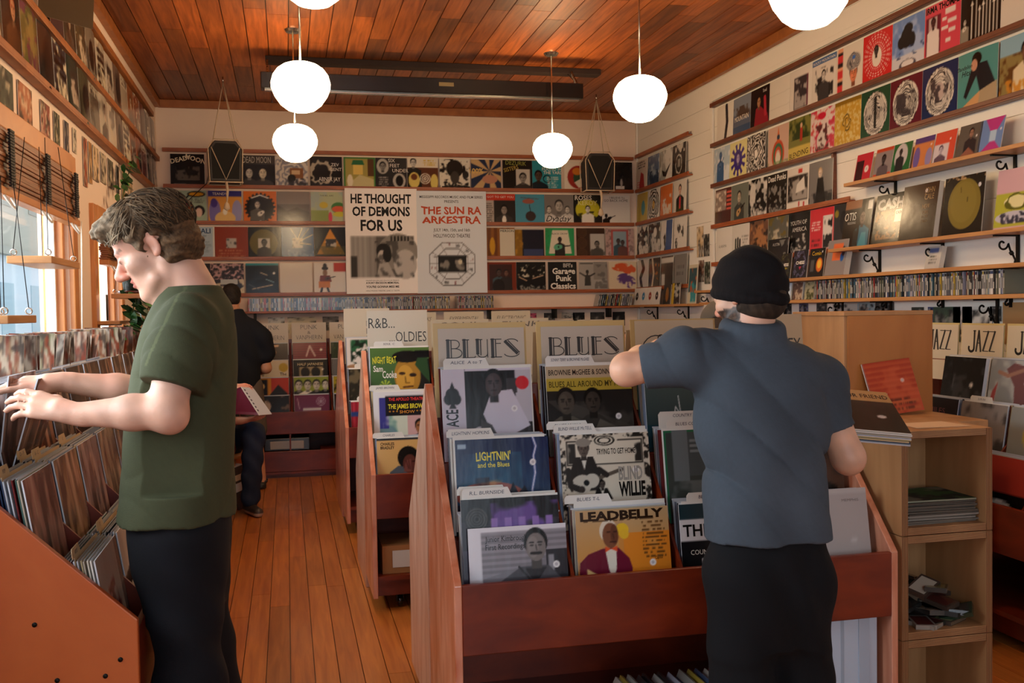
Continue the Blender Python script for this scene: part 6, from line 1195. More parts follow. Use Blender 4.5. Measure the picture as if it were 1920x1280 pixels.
def speaker(label, x, y, z, rz, hook):
    t = thing('hanging_speaker', label, 'speaker', (x, y, z), rz)
    MB().prism([(-.13, -.16), (.13, -.16), (.14, .12), (.09, .19), (-.09, .19), (-.14, .12)], -.1, .1, 'y', '1a1210').build('cabinet', mat('speaker_cabinet', .6, col='1c130f'), t, bevel=.008)
    MB().prism([(-.11, -.14), (.11, -.14), (.12, .11), (.08, .165), (-.08, .165), (-.12, .11)], -.107, -.1005, 'y', '0c0a09').build('grille_cloth', mat('grille_cloth', .9, col='0e0b0a'), t)
    hx, hy, hz = (Matrix.Rotation(-rz, 4, 'Z') @ (Vector(hook) - Vector((x, y, z))))
    c = 'b8a48c'; b = MB()
    for sx, sy in ((-.1, -.1), (.1, -.1), (-.1, .1), (.1, .1)):
        b.tube([(hx, hy, hz), (sx * .95, sy, .21)], .004, 6, c)
        b.tube([(sx * .95, sy, .21), (sx * 1.45, sy * 1.1, .12), (sx * 1.35, sy * 1.1, -.17)], .005, 6, c)
    b.tube([(-.12, -.115, .13), (0, -.118, -.15), (.12, -.115, .13)], .005, 6, c); b.tube([(-.1, -.11, .2), (.1, -.11, .2)], .005, 6, c); b.tube([(-.14, -.11, -.168), (.14, -.11, -.168)], .006, 6, c); b.tube([(-.14, .11, -.168), (.14, .11, -.168)], .006, 6, c)
    b.tube([(-.14, -.11, -.168), (-.14, .11, -.168)], .006, 6, c); b.tube([(.14, -.11, -.168), (.14, .11, -.168)], .006, 6, c)
    b.tube([(0, -.115, -.165), (.01, -.12, -.24), (0, -.12, -.36)], [.012, .012, .006], 7, c); b.lathe([(.001, -.42), (.03, -.4), (.02, -.36), (.006, -.34)], 8, c, o=(0, -.12, 0))
    b.build('macrame_sling', M['dull'], t)
    MB().tube([(hx, hy, hz), (hx, hy, hz + .05)], .006, 6, 'b8b0a0').build('ceiling_hook', M['chrome'], t)
h1 = atZ(418, 155, ZC - .05); h2 = atZ(1118, 187, ZC - .05)
p1 = atY(425, 308, h1.y); p2 = atY(1120, 327, h2.y)
speaker('black speaker box in a rope sling over the lettered black sleeves', h1.x, h1.y, p1.z, .12, h1)
speaker('black speaker box in a rope sling beside the back corner', h2.x, h2.y, p2.z, -.05, h2)
# thin speaker leads
for a, c_ in (((p1.x - .14, h1.y, p1.z), 1), ((p2.x + .14, h2.y, p2.z), 2)):
    tag(MB().tube([a, (a[0] + (.1 if c_ == 2 else -.1), YB - .12, a[2] - .05), (a[0] + (.35 if c_ == 2 else -.35), YB - .07, a[2] + (.25 if c_ == 2 else -.28))], .004, 5, '2a1a14').build('speaker_lead', M['dull']), 'thin dark lead trailing from the speaker ' + ('over the lettered sleeves' if c_ == 1 else 'by the back corner'), 'cord')

t = thing('projector_screen', 'long black rolled projector screen hung under the plank ceiling', 'screen', (1.33, 8.2, ZC))
s0, s1 = atY(612, 158, 7.9), atY(1090, 173, 7.9)
MB().box(-1.45, 1.38, .0, .12, -.05, -.001, '1a120d').build('ceiling_batten', M['dark'], t, bevel=.004)
L_ = s1.x - s0.x; xa, xb = s0.x - 1.33 - .5, s1.x - 1.33; zz = (s0.z + s1.z) / 2 - ZC
c = MB(); c.prism([(-.36, zz - .06), (-.24, zz - .06), (-.225, zz + .055), (-.36, zz + .065)], xa, xb, 'x', '0c0b0b'); c.build('screen_housing', M['gloss'], t, bevel=.006)
MB().box(xa + .03, xb - .03, -.33, -.29, zz - .075, zz - .062, '4a4846').build('weight_bar', M['chrome'], t)
MB().box(-.1, .02, -.366, -.358, zz + .0, zz + .03, '8a7a54').build('name_plate', M['gloss'], t)
for x in (xa + .05, xb - .02):
    c = MB()
    for k in range(7): z = -.06 - k * (abs(zz) - .1) / 7; c.tube([(x, -.1 - .03 * k, z), (x, -.11 - .03 * k, z - .04)], .009, 6, 'a8a49c')
    c.tube([(x, .03, -.05), (x, -.3, zz + .06)], .004, 6, 'a8a49c'); c.build('chain', M['chrome'], t)

# ------------------------------------------------------------------ plywood crates and cabinet at the bin's end
def crate(label, x0, y0, z0, s=.352, dep=.34, tk=.025):
    t = thing('plywood_crate', label, 'crate', (x0, y0, z0))
    def ply(nm, x_0, x_1, za, zb, cut):
        MB().box(x_0, x_1, 0, dep, za, zb).build(nm, M['ply'], t, bevel=.0015)
        e = MB()
        for k in range(5):
            f0, f1 = (k + .15) / 5, (k + .5) / 5
            if cut == 'z': e.box(x_0, x_1, -.0012, -.0002, za + (zb - za) * f0, za + (zb - za) * f1, '6a3c1c')
            else: e.box(x_0 + (x_1 - x_0) * f0, x_0 + (x_1 - x_0) * f1, -.0012, -.0002, za, zb, '6a3c1c')
        e.build('ply_edge', M['edge'], t)
    ply('side_panel', 0, tk, 0, s, 'x'); ply('side_panel', s - tk, s, 0, s, 'x'); ply('bottom_panel', tk, s - tk, 0, tk, 'z'); ply('top_panel', tk, s - tk, s - tk, s, 'z')
    MB().box(tk, s - tk, dep - .012, dep - .001, tk, s - tk).build('back_panel', M['ply'], t)
cx0, cy0 = 1.995, 2.90
for i, nm in enumerate(('lowest plywood crate, mostly below the picture', 'middle plywood crate holding a heap of cassettes', 'top plywood crate holding a pile of papers')):
    crate(nm, cx0, cy0, .355 * i + .001)
zt = .355 * 2 + .352 + .001
# sheet on top, papers inside
o = MB().prism([(-.1, -.06), (.11, -.07), (.1, .08), (-.09, .07)], 0, .0015, 'z', 'd0b090').build('paper_sheet', M['paper'], loc=(cx0 + .2, cy0 + .12, zt + .001)); tag(o, 'loose printed sheet lying on the top plywood crate', 'paper')
r = random.Random(4); z = .355 * 2 + .019 + .001
for i in range(14):
    th_ = .006; b = MB(); q = r.uniform(-.006, .006)
    b.box(-.138, .138, -.11, .11, 0, th_ - .0006, r.choice(('6a6258', '8a8278', '4a443c', '7a7468', '5a5248')))
    if i == 13:
        b = MB(); b.box(-.138, .138, -.11, .11, 0, th_ - .0006, '8a8a74')
        cv = CV('7a7a68', 24).Z('2a5a24', 4, .46, .9).Z('1a1c16', 6, .58, .9); k = cv.n; A_ = cv.a.reshape(k, 3, k, 3, 3).mean((1, 3))
        g_ = np.linspace(-.137, .137, k); h_ = np.linspace(-.109, .109, k)
        b.add([(x, y, th_) for y in h_ for x in g_], [(j * k + i2, j * k + i2 + 1, (j + 1) * k + i2 + 1, (j + 1) * k + i2) for j in range(k - 1) for i2 in range(k - 1)], cols=[lin(c) for c in A_.reshape(-1, 3)])
    o = b.build('newspaper', M['paper'], loc=(cx0 + .185 + q, cy0 + .15 + r.uniform(-.006, .006), z), rot=(0, 0, r.uniform(-.05, .05))); z += th_ + .0002
    tag(o, 'green-printed newspaper topping the pile in the top plywood crate' if i == 13 else 'folded newspaper in the pile under the green-printed one', 'newspaper', None if i == 13 else 'newspapers in the top crate')
o = MB().prism([(-.04, -.03), (.05, -.02), (.02, .05), (-.045, .04)], 0, .003, 'z', 'a89a88').build('paper_sheet', M['paper'], loc=(cx0 + .07, cy0 + .045, .355 * 2 + .0205)); tag(o, 'small torn paper before the newspaper pile in the top crate', 'paper')
r = random.Random(8); zb = .355 + .02
pos = []
for i in range(30):
    lay = 0 if i < 9 else 1 if i < 17 else 2 if i < 23 else 3 if i < 27 else 4
    x = cx0 + r.uniform(.075, .29 - .025 * lay); y = cy0 + r.uniform(.06, .26); c = r.choice(('1c1a18', '2a2826', '3a342e', '141414', '8a8278', '4a3c34', '6a3a24', '2a3a2a', 'a89a84'))
    b = MB().box(-.055, .055, -.035, .035, 0, .016, c); b.box(-.045, .045, -.028, .028, .016, .0163, r.choice(('b8b0a0', '3a3632', '8a8a5a', '5a2a24', '1a1a1a'))); b.box(-.0552, .0552, -.0352, -.035, .003, .013, r.choice(('8a8478', '2a2826', '6a5a4a')))
    o = b.build('cassette_case', M['gloss'], loc=(x, y, zb + lay * .03 + r.uniform(.002, .006)), rot=(r.uniform(-.35, .35) * (lay > 0), r.uniform(-.35, .35) * (lay > 0), r.uniform(0, PI)))
    tag(o, 'cassette case in the heap inside the middle plywood crate', 'cassette', 'cassettes heaped in the middle crate')

# tall plywood cabinet behind, and the reddish record leaning on it
CYB = 4.055
e0, e1 = atY(1583, 700, CYB), atY(1747, 700, CYB)
ct = thing('plywood_cabinet', 'tall plywood cabinet with a pale side, behind the crates', 'cabinet', (e0.x, CYB, 0))
W_c = e1.x - e0.x; zc = 1.459; dc = .46
MB().box(0, W_c, .001, dc, 0, zc - .02).build('carcass', M['ply'], ct, bevel=.002)
MB().box(-.004, W_c + .004, -.006, dc + .004, zc - .0195, zc).build('top_panel', M['ply'], ct, bevel=.002)
MB().box(.015, W_c, -.006, .0, .0, zc - .02).build('front_panel', wood('warm_plywood', 'a5662f', 'b87a3e', (4, 4, 1), .5, .1, False, 1.2), ct)
lb = MB().box(e0.x + .01, e1.x - .01, 3.66, CYB - .012, 0, .985).build('plywood_box', M['ply'], bevel=.003); tag(lb, 'plywood box between the crates and the tall cabinet, under the reddish record', 'box')
rp = atY(1688, 775, CYB - .1)
sleeve('record_sleeve', CV('a03a24', 50).S(0, .3, 1, 1, 7, 'b04a2c').Z('c8603a', 4, .56, .5).S(.05, .05, .95, .3, 2, 'b85a34').TX(.05, .04, .95, .3, 3, '5a2a1c').O(.72, .6, 'd8a898', .04).R(0, 0, .03, 1, '8a8a98'), 'rust-red striped sleeve leaning on the tall plywood cabinet', (rp.x, CYB - .1, .992), .0, .33, None, m=M['poly'], bow=.003, roll=-.1, w=.25, h=.25)

# things under the front bin
b = MB(); b.box(-.13, .13, -.1, .1, 0, .345, 'b8c4d4'); b.box(-.006, .006, -.1012, -.1, .02, .32, '9aa8b8'); b.box(.06, .1, -.104, -.1, .05, .3, 'a8b4c4')
pe = atY(1620, 1230, 2.98); o = b.build('pale_bin', M['gloss'], loc=(1.79, 3.03, .165), bevel=.015); tag(o, 'pale blue-white plastic tub under the bin by the crates', 'tub')
r = random.Random(31)
o_ = 0
for k in range(26):
    x = .98 + k * .026
    if x > 1.60: break
    me, t_ = cdm[r.randrange(len(cdm))]
    q = bpy.data.objects.new('cd_case', me); COL.objects.link(q); q.location = (x, 2.98, .163); q.rotation_euler = (0, r.uniform(.35, .6), 0)
    tag(q, 'slumped CD case on the open shelf below the BLUES bin', 'compact disc', 'discs slumped under the bin')

# records leaning on the floor along the window bin
r = random.Random(6)
fl = atZ(462, 950, .0)
for k in range(5):
    o = bpy.data.objects.new('floor_record', FR[(4, 10, 5, 8, 10)[k]]); COL.objects.link(o)
    o.location = (fl.x - .06 + k * .016, fl.y + .02 - .004 * k, .004); o.rotation_euler = (-.22 - .02 * k, 0, PI / 2 - .35)
    tag(o, 'record leaning on the floor against the window bin beside the sneaker', 'record', 'records leaning on the floor')

# ------------------------------------------------------------------ people: smooth bodies grown from rounded limbs
V = lambda *a: np.array(a, float)
class Blob:
    """a field of blended rounded solids, skinned into ONE closed surface"""
    def __init__(s, lo, hi, h):
        s.h = h; s.lo = np.array(lo, float); n = np.ceil((np.array(hi) - s.lo) / h).astype(int) + 1
        s.n = n; s.ax = [s.lo[i] + h * np.arange(n[i]) for i in range(3)]
        s.d = np.full(n, .5, np.float32)
    def reg(s, lo, hi):
        sl = []
        for i in range(3):
            a = int(np.clip(math.floor((lo[i] - s.lo[i]) / s.h), 0, s.n[i] - 1)); b = int(np.clip(math.ceil((hi[i] - s.lo[i]) / s.h) + 1, a + 1, s.n[i])); sl.append(slice(a, b))
        X, Y, Z = s.ax[0][sl[0]][:, None, None], s.ax[1][sl[1]][None, :, None], s.ax[2][sl[2]][None, None, :]
        return tuple(sl), X, Y, Z
    def mix(s, sl, q, k, sub=False):
        a = s.d[sl]
        if sub:
            t = np.clip(.5 - .5 * (a + q) / k, 0, 1); s.d[sl] = a * (1 - t) - q * t + k * t * (1 - t)
        else:
            t = np.clip(.5 + .5 * (a - q) / k, 0, 1); s.d[sl] = a * (1 - t) + q * t - k * t * (1 - t)
        return s
    def cap(s, a, b, ra, rb=None, k=.02, sub=False):
        a = np.array(a, float); b = np.array(b, float); rb = ra if rb is None else rb; m = max(ra, rb) + k * 2 + .02
        sl, X, Y, Z = s.reg(np.minimum(a, b) - m, np.maximum(a, b) + m)
        d = b - a; L = max(d @ d, 1e-9)
        t = np.clip(((X - a[0]) * d[0] + (Y - a[1]) * d[1] + (Z - a[2]) * d[2]) / L, 0, 1)
        q = np.sqrt((X - a[0] - t * d[0]) ** 2 + (Y - a[1] - t * d[1]) ** 2 + (Z - a[2] - t * d[2]) ** 2) - (ra + (rb - ra) * t)
        return s.mix(sl, q.astype(np.float32), k, sub)
    def chain(s, pts, rs, k=.02):
        for i in range(len(pts) - 1): s.cap(pts[i], pts[i + 1], rs[i], rs[i + 1], k)
        return s
    def ell(s, c, r, R=None, k=.02, sub=False):
        c = np.array(c, float); r = np.array(r, float) if not np.isscalar(r) else np.array([r] * 3); m = r.max() + k * 2 + .02
        sl, X, Y, Z = s.reg(c - m, c + m)
        x, y, z = X - c[0], Y - c[1], Z - c[2]
        if R is not None:
            R = np.array(R); x, y, z = (R[0, 0] * x + R[1, 0] * y + R[2, 0] * z), (R[0, 1] * x + R[1, 1] * y + R[2, 1] * z), (R[0, 2] * x + R[1, 2] * y + R[2, 2] * z)
        k0 = np.sqrt((x / r[0]) ** 2 + (y / r[1]) ** 2 + (z / r[2]) ** 2); k1 = np.sqrt((x / r[0] ** 2) ** 2 + (y / r[1] ** 2) ** 2 + (z / r[2] ** 2) ** 2)
        q = k0 * (k0 - 1) / np.maximum(k1, 1e-6)
        return s.mix(sl, q.astype(np.float32), k, sub)
    def loft(s, keys, k=.03, pw=2.3):
        """keys: (z, cx, cy, half x, half y) from low to high: a trunk of rounded sections"""
        K = np.array(keys, float); m = .08
        lo = [(K[:, 1] - K[:, 3]).min() - m, (K[:, 2] - K[:, 4]).min() - m, K[0, 0] - m]; hi = [(K[:, 1] + K[:, 3]).max() + m, (K[:, 2] + K[:, 4]).max() + m, K[-1, 0] + m]
        sl, X, Y, Z = s.reg(lo, hi); z = Z.ravel(); f = []
        for i in range(1, 5):
            v = np.interp(z, K[:, 0], K[:, i]); f.append(v)
        # soften the key corners
        ker = np.ones(9) / 9
        f = [np.convolve(np.pad(v, 4, mode='edge'), ker, 'valid')[None, None, :] for v in f]
        u = np.abs((X - f[0]) / f[2]); w_ = np.abs((Y - f[1]) / f[3])
        q = ((u ** pw + w_ ** pw) ** (1 / pw) - 1) * np.minimum(f[2], f[3])
        q = np.maximum(q, np.maximum(K[0, 0] - Z, Z - K[-1, 0]))
        return s.mix(sl, q.astype(np.float32), k)
    def cut(s, p, n):
        """keeps the side the normal points away from"""
        n = np.array(n, float); n = n / np.linalg.norm(n); X, Y, Z = s.ax[0][:, None, None], s.ax[1][None, :, None], s.ax[2][None, None, :]
        s.d = np.maximum(s.d, ((X - p[0]) * n[0] + (Y - p[1]) * n[1] + (Z - p[2]) * n[2]).astype(np.float32)); return s
    def disp(s, f):
        X, Y, Z = s.ax[0][:, None, None], s.ax[1][None, :, None], s.ax[2][None, None, :]
        s.d = s.d + f(X, Y, Z).astype(np.float32); return s
    def skin(s):
        d = s.d.copy()
        for i in range(3):
            q = [slice(None)] * 3
            q[i] = 0; d[tuple(q)] = np.abs(d[tuple(q)]) + 1e-4; q[i] = -1; d[tuple(q)] = np.abs(d[tuple(q)]) + 1e-4
        neg = d < 0; c = sum(neg[a:neg.shape[0] - 1 + a, b:neg.shape[1] - 1 + b, e:neg.shape[2] - 1 + e].astype(np.int8) for a in (0, 1) for b in (0, 1) for e in (0, 1))
        cells = np.argwhere((c > 0) & (c < 8)); idx = np.full(c.shape, -1, np.int64); idx[tuple(cells.T)] = np.arange(len(cells))
        acc = np.zeros((len(cells), 3)); cnt = np.zeros(len(cells)); cor = [(a, b, e) for a in (0, 1) for b in (0, 1) for e in (0, 1)]
        for p in cor:
            for i in range(3):
                if p[i]: continue
                q = list(p); q[i] = 1
                v0 = d[tuple((cells + p).T)]; v1 = d[tuple((cells + q).T)]; m = (v0 < 0) != (v1 < 0)
                t = np.where(m, v0 / np.where(v0 == v1, 1, v0 - v1), 0); pt = np.tile(np.array(p, float), (len(cells), 1)); pt[:, i] = t
                acc[m] += pt[m]; cnt[m] += 1
        vs = (cells + acc / cnt[:, None]) * s.h + s.lo
        fs = []
        for i in range(3):
            sh = [slice(None)] * 3; sh2 = [slice(None)] * 3; sh[i] = slice(0, -1); sh2[i] = slice(1, None)
            A, Bn = neg[tuple(sh)], neg[tuple(sh2)]
            e = np.argwhere(A != Bn); j, k = (i + 1) % 3, (i + 2) % 3
            e = e[(e[:, j] > 0) & (e[:, k] > 0)]
            fl = A[tuple(e.T)]
            def g(dj, dk): q = e.copy(); q[:, j] -= dj; q[:, k] -= dk; q = np.minimum(q, np.array(idx.shape) - 1); return idx[tuple(q.T)]
            quad = np.stack([g(1, 1), g(0, 1), g(0, 0), g(1, 0)], 1); quad[~fl] = quad[~fl][:, ::-1]; fs.append(quad[(quad >= 0).all(1)])
        return vs, np.concatenate(fs)
    def build(s, name, m, parent, colr, it=1):
        vs, fs = s.skin()
        e = np.concatenate([fs[:, [0, 1]], fs[:, [1, 2]], fs[:, [2, 3]], fs[:, [3, 0]]])
        for _ in range(it):
            a = np.zeros_like(vs); c = np.zeros(len(vs))
            np.add.at(a, e[:, 0], vs[e[:, 1]]); np.add.at(c, e[:, 0], 1); np.add.at(a, e[:, 1], vs[e[:, 0]]); np.add.at(c, e[:, 1], 1)
            vs = vs * .5 + .5 * a / np.maximum(c, 1)[:, None]
        me = bpy.data.meshes.new(name); me.vertices.add(len(vs)); me.vertices.foreach_set('co', vs.astype(np.float32).ravel())
        me.loops.add(len(fs) * 4); me.loops.foreach_set('vertex_index', fs.astype(np.int32).ravel())
        me.polygons.add(len(fs)); me.polygons.foreach_set('loop_start', np.arange(0, len(fs) * 4, 4, dtype=np.int32))
        me.polygons.foreach_set('use_smooth', np.ones(len(fs), bool)); me.materials.append(m)
        me.update(); me.validate()
        col = np.ones((len(vs), 4), np.float32); q = colr(vs) if callable(colr) else np.tile(CC(colr), (len(vs), 1))
        col[:, :3] = np.where(q <= .04045, q / 12.92, ((q + .055) / 1.055) ** 2.4)
        at = me.color_attributes.new('Col', 'FLOAT_COLOR', 'POINT'); at.data.foreach_set('color', col.ravel())
        o = bpy.data.objects.new(name, me); COL.objects.link(o)
        if parent: o.parent = parent; o.matrix_parent_inverse = Matrix.Translation(-parent.location)
        return o

def n3(p, sc, sd=0):
    return .6 * vnoise(p[:, 0] + p[:, 2] * .7, p[:, 1] + p[:, 2] * .45, sc, sd) + .4 * vnoise(p[:, 2] - p[:, 0] * .3, p[:, 1], sc, sd + 3)
def rotm(ax, a):
    return np.array(Matrix.Rotation(a, 3, ax))
def unit(v): v = np.array(v, float); return v / np.linalg.norm(v)

def hand(S, W, F, N, side, curl=(.25, .35, .25), spread=.12, k=.006, thumb=.6, sc=1.0, fan=(0, 0, 0, 0)):
    """palm, four separate fingers and a thumb. F wrist to knuckles, N back of hand, side +1/-1 puts the thumb on +/-(F x N)"""
    F = unit(F); N = unit(np.array(N) - F * np.dot(N, F)); T = np.cross(F, N) * side
    kn = []
    for i, (o, l) in enumerate(((.032, .094), (.011, .098), (-.011, .094), (-.031, .084))):
        kn.append(W + F * l * sc + T * o * sc - N * .002 * i)
        S.cap(W + F * .012 * sc + T * o * .55 * sc, kn[-1], .0145 * sc, .0115 * sc, .014)
    S.cap(W - F * .03 * sc, W + F * .03 * sc, .024 * sc, .024 * sc, .015)
    for i, L in enumerate((.074, .082, .076, .058)):
        p = kn[i]; a = 0; ang = spread * (1.5 - i) / 1.5
        for j, (fr, cu) in enumerate(zip((.46, .3, .24), curl)):
            a += cu + fan[i] * (.6 if j == 0 else .3)
            d = (F * math.cos(a) - N * math.sin(a)); d = unit(d + T * ang)
            q = p + d * L * fr * sc; r0 = (.0098, .0088, .008)[j] * sc * (.92 if i == 3 else 1); S.cap(p, q, r0, r0 * .93, k * .6); p = q
    b = W + F * .025 * sc + T * .026 * sc - N * .008
    d1 = unit(F * .75 + T * thumb - N * .25); p1 = b + d1 * .042 * sc; d2 = unit(F * .95 + T * thumb * .4 - N * .3); p2 = p1 + d2 * .034 * sc; p3 = p2 + unit(F + T * thumb * .1 - N * .35) * .026 * sc
    S.cap(W + F * .01 * sc, p1, .017 * sc, .0125 * sc, .012); S.cap(p1, p2, .0118 * sc, .0105 * sc, k); S.cap(p2, p3, .0105 * sc, .009 * sc, k)
    return kn

def head(S, c, R, s=1.0, ears=True, nose=1.0):
    """c the point between the ears; R columns: forward, left, up"""
    P = lambda x, y, z: c + R @ (np.array([x, y, z]) * s); e = lambda x, y, z, rx, ry, rz, k=.02, sub=False: S.ell(P(x, y, z), np.array([rx, ry, rz]) * s, R, k, sub)
    e(-.008, 0, .05, .097, .076, .084); e(.04, 0, .045, .052, .064, .058); e(.042, 0, -.03, .05, .058, .074); e(.038, 0, -.078, .05, .05, .038)
    e(.078, 0, -.101, .019, .023, .019, .016)
    for y in (1, -1):
        e(.06, .043 * y, -.018, .024, .02, .02); S.cap(P(.028, .05 * y, -.075), P(.066, .024 * y, -.1), .016 * s, .015 * s, .018)
    S.cap(P(.088, -.03, .024), P(.088, .03, .024), .0105 * s, None, .014)
    for y in (1, -1): e(.098, .03 * y, .004, .016, .017, .010, .012, True)
    S.cap(P(.09, 0, .012), P(.117, 0, -.026), .0085 * s, .0135 * s * nose, .012)
    for y in (1, -1): e(.104, .012 * y, -.033, .012, .009, .009, .008); e(.08, .031 * y, .003, .0145, .0145, .0135, .005)
    for y in (1, -1): e(.0895, .031 * y, .0075, .008, .016, .0045, .004)
    e(.091, 0, -.053, .011, .022, .0055, .008); e(.09, 0, -.066, .011, .02, .006, .008); e(.103, 0, -.0592, .01, .02, .0016, .003, True)
    if ears:
        for y in (1, -1):
            q = R @ rotm('Z', -.35 * y)
            S.ell(P(-.012, .0745 * y, .0), np.array([.0165, .0065, .028]) * s, q, .01); S.ell(P(-.008, .081 * y, .003), np.array([.0085, .005, .016]) * s, q, .005, True); e(-.006, .074 * y, -.022, .008, .006, .008, .006)

def skin_col(base, c=None, R=None, s=1.0, red=.12, beard=None):
    b = CC(base)
    def f(p):
        q = np.tile(b, (len(p), 1)); t = n3(p, 38)[:, None]; q = q * (1 - .10 * (t - .5) * 2)
        q[:, 1:] *= (1 - red * .5 * np.clip(n3(p, 16, 7) - .45, 0, 1))[:, None]
        if c is not None:
            l = ((p - c) @ R) / s; x, y, z = l.T
            lip = (np.abs(z + .059) < .012) & (np.abs(y) < .022) & (x > .075); q[lip] *= np.array([.86, .66, .66])
            ns = (x > .098) & (np.abs(z + .025) < .025); q[ns] *= np.array([1, .88, .86])
            er = (np.abs(y) > .07) & (np.abs(z) < .04) & (np.abs(x) < .04); q[er] *= np.array([1, .92, .9])
            br = (np.abs(z - .031) < .005) & (np.abs(np.abs(y) - .032) < .02) & (x > .06); q[br] = q[br] * .55 + CC('5a4a3a') * .3
            ey = (np.abs(z - .0005) < .0028) & (np.abs(np.abs(y) - .031) < .012) & (x > .08); q[ey] *= .55
            if beard is not None:
                bd = ((z < -.03) & (x > -.005) & (x < .095) & (np.abs(z + .06) < .07) & ~(lip)); w_ = (bd * (.75 + .2 * (n3(p, 150, 4) > .5)))[:, None]; q = q * (1 - w_) + CC(beard) * w_
        return np.clip(q, 0, 1)
    return f

def cloth_col(base, var=.1, sc=14, sd=0, extra=None):
    b = CC(base)
    def f(p):
        q = b * (1 + var * (n3(p, sc, sd)[:, None] - .5) * 2) * (1 + .07 * (n3(p, 160, sd + 2)[:, None] - .5))
        if extra: q = extra(p, q)
        return np.clip(q, 0, 1)
    return f

def skin_mat():
    m = mat('skin', .48, 0)
    b = m.node_tree.nodes['Principled BSDF']; b.inputs['Subsurface Weight'].default_value = .12; b.inputs['Subsurface Radius'].default_value = (.012, .005, .003); b.inputs['Subsurface Scale'].default_value = .6
    return noise_bump(m, 120, .0012, .35)
M['skin'] = skin_mat()
M['cloth'] = noise_bump(mat('cotton', .9, 0, spec=.25), 260, .0015, .4)
M['knit'] = noise_bump(mat('ribbed_wool', .95, 0, spec=.2), 160, .002, .6, (1, 1, .2))
M['denim'] = noise_bump(mat('denim', .85, 0, spec=.25), 300, .001, .5)
M['hair'] = noise_bump(mat('hair', .75, .0, spec=.2), 90, .003, .6, (1, 1, .3))
M['shoe'] = mat('shoe', .5, .1)

def folds(fn):   # creases pressed into cloth
    return fn

def pz(x, y, Y): p = atY(x, y, Y); return V(p.x, p.y, p.z)

# ---- the man in green, seen from his left side, leafing through the window bin
YM = 2.98
t = thing('person', 'person in olive green T-shirt and dark jeans leafing through the window bin', 'person', (pz(415, 1500, YM)[0], YM, 0))
th = math.radians(27); fw = V(-math.cos(th), .05, -math.sin(th)); fw = unit(fw); up = unit(V(-math.sin(th), 0, math.cos(th))); lf = np.cross(up, fw); up = np.cross(fw, lf)
HR = np.stack([fw, lf, up], 1); hc = pz(291, 466, YM); hs = 1.06
S = Blob((-1.0, 2.5, 0), (.22, 3.4, 1.95), .0052)
head(S, hc, HR, hs, True, 1.12)
nb = pz(352, 560, YM)
S.cap(hc + HR @ V(-.03, 0, -.03), nb + V(.01, 0, .02), .056, .062, .03); S.cap(hc + HR @ V(-.055, 0, -.02), nb + V(.035, 0, 0), .04, .055, .03)
for y in (1, -1): S.cap(hc + HR @ V(-.015, .05 * y, -.05), nb + V(-.045, -.02 * y, -.02), .014, .012, .02)
S.ell(hc + HR @ V(.05, 0, -.118), (.03, .028, .022), HR, .03)
S.cap(hc + HR @ V(.02, -.0, -.115), nb + V(-.05, 0, -.035), .03, .035, .03)
# trunk and legs under the clothes
tk = lambda y, cx, a, b: (pz(cx, y, YM)[2], pz(cx, y, YM)[0], YM, a, b)
S.loft([tk(960, 334, .125, .165), tk(800, 338, .115, .165), tk(640, 352, .115, .185), tk(575, 356, .07, .13)], .04)
hipx = pz(336, 940, YM)[0]; hz = pz(336, 960, YM)[2]
nf, ff = V(pz(418, 1500, YM)[0], YM - .1, .085), V(pz(440, 1500, YM)[0], YM + .12, .085)
for sgn, ft in ((-1, nf), (1, ff)):
    hp = V(hipx, YM + sgn * .085, hz); kn_ = hp * .48 + ft * .52 + V(-.035, 0, 0); S.chain([hp, kn_, ft], [.078, .052, .04], .03); S.cap(ft + V(0, 0, -.03), ft + V(-.13, 0, -.05), .032, .026, .02)
# near (his left) arm
sh = pz(342, 612, YM - .2); el = pz(313, 771, YM - .26); wr = pz(143, 776, YM - .22)
S.chain([sh, el], [.056, .05], .03); S.chain([el, el * .62 + wr * .38, wr], [.05, .046, .029], .02); S.ell(el + V(.012, 0, -.02), .036, None, .03)
tip = pz(50, 752, YM - .2)
F = unit(tip - wr); hand(S, wr + F * .012, F, V(-.12, -.55, .8), 1, (.12, .4, .3), .08, thumb=.5, sc=1.06, fan=(0, .05, .1, .2))
# far (his right) arm
sh2 = pz(335, 618, YM + .2); el2 = pz(285, 735, YM + .27); wr2 = pz(118, 716, YM + .2)
S.chain([sh2, el2], [.056, .05], .03); S.chain([el2, el2 * .6 + wr2 * .4, wr2], [.05, .043, .029], .02)
F2 = unit(pz(38, 717, YM + .17) - wr2); hand(S, wr2 + F2 * .01, F2, V(.1, -.35, .85), -1, (.22, .2, .15), .2, thumb=.75, sc=1.06, fan=(-.25, -.1, .1, .25))
S.build('body', M['skin'], t, skin_col('d3a58e', hc, HR, hs, .3))
# hair: swept mop, greyer over the brow and ear, browner behind
G_ = Blob(hc - .2, hc + .22, .0045)
P_ = lambda x, y, z: hc + HR @ (V(x, y, z) * hs)
G_.ell(P_(-.02, 0, .068), (.115, .09, .088), HR, .02); G_.ell(P_(-.07, 0, .0), (.062, .08, .088), HR, .03); G_.ell(P_(.05, 0, .095), (.075, .078, .05), HR, .03)
G_.ell(P_(.088, .012, .1), (.04, .06, .022), HR, .02)
for y in (1, -1): G_.cap(P_(.03, .074 * y, .045), P_(.012, .079 * y, -.012), .018, .007, .015); G_.ell(P_(-.045, .062 * y, -.03), (.035, .022, .04), HR, .02)
G_.ell(P_(.112, 0, -.018), (.068, .11, .092), HR, .012, True); G_.ell(P_(.05, 0, -.085), (.085, .12, .075), HR, .012, True)
for y in (1, -1): G_.ell(P_(-.004, .09 * y, -.012), (.024, .03, .036), HR, .008, True)
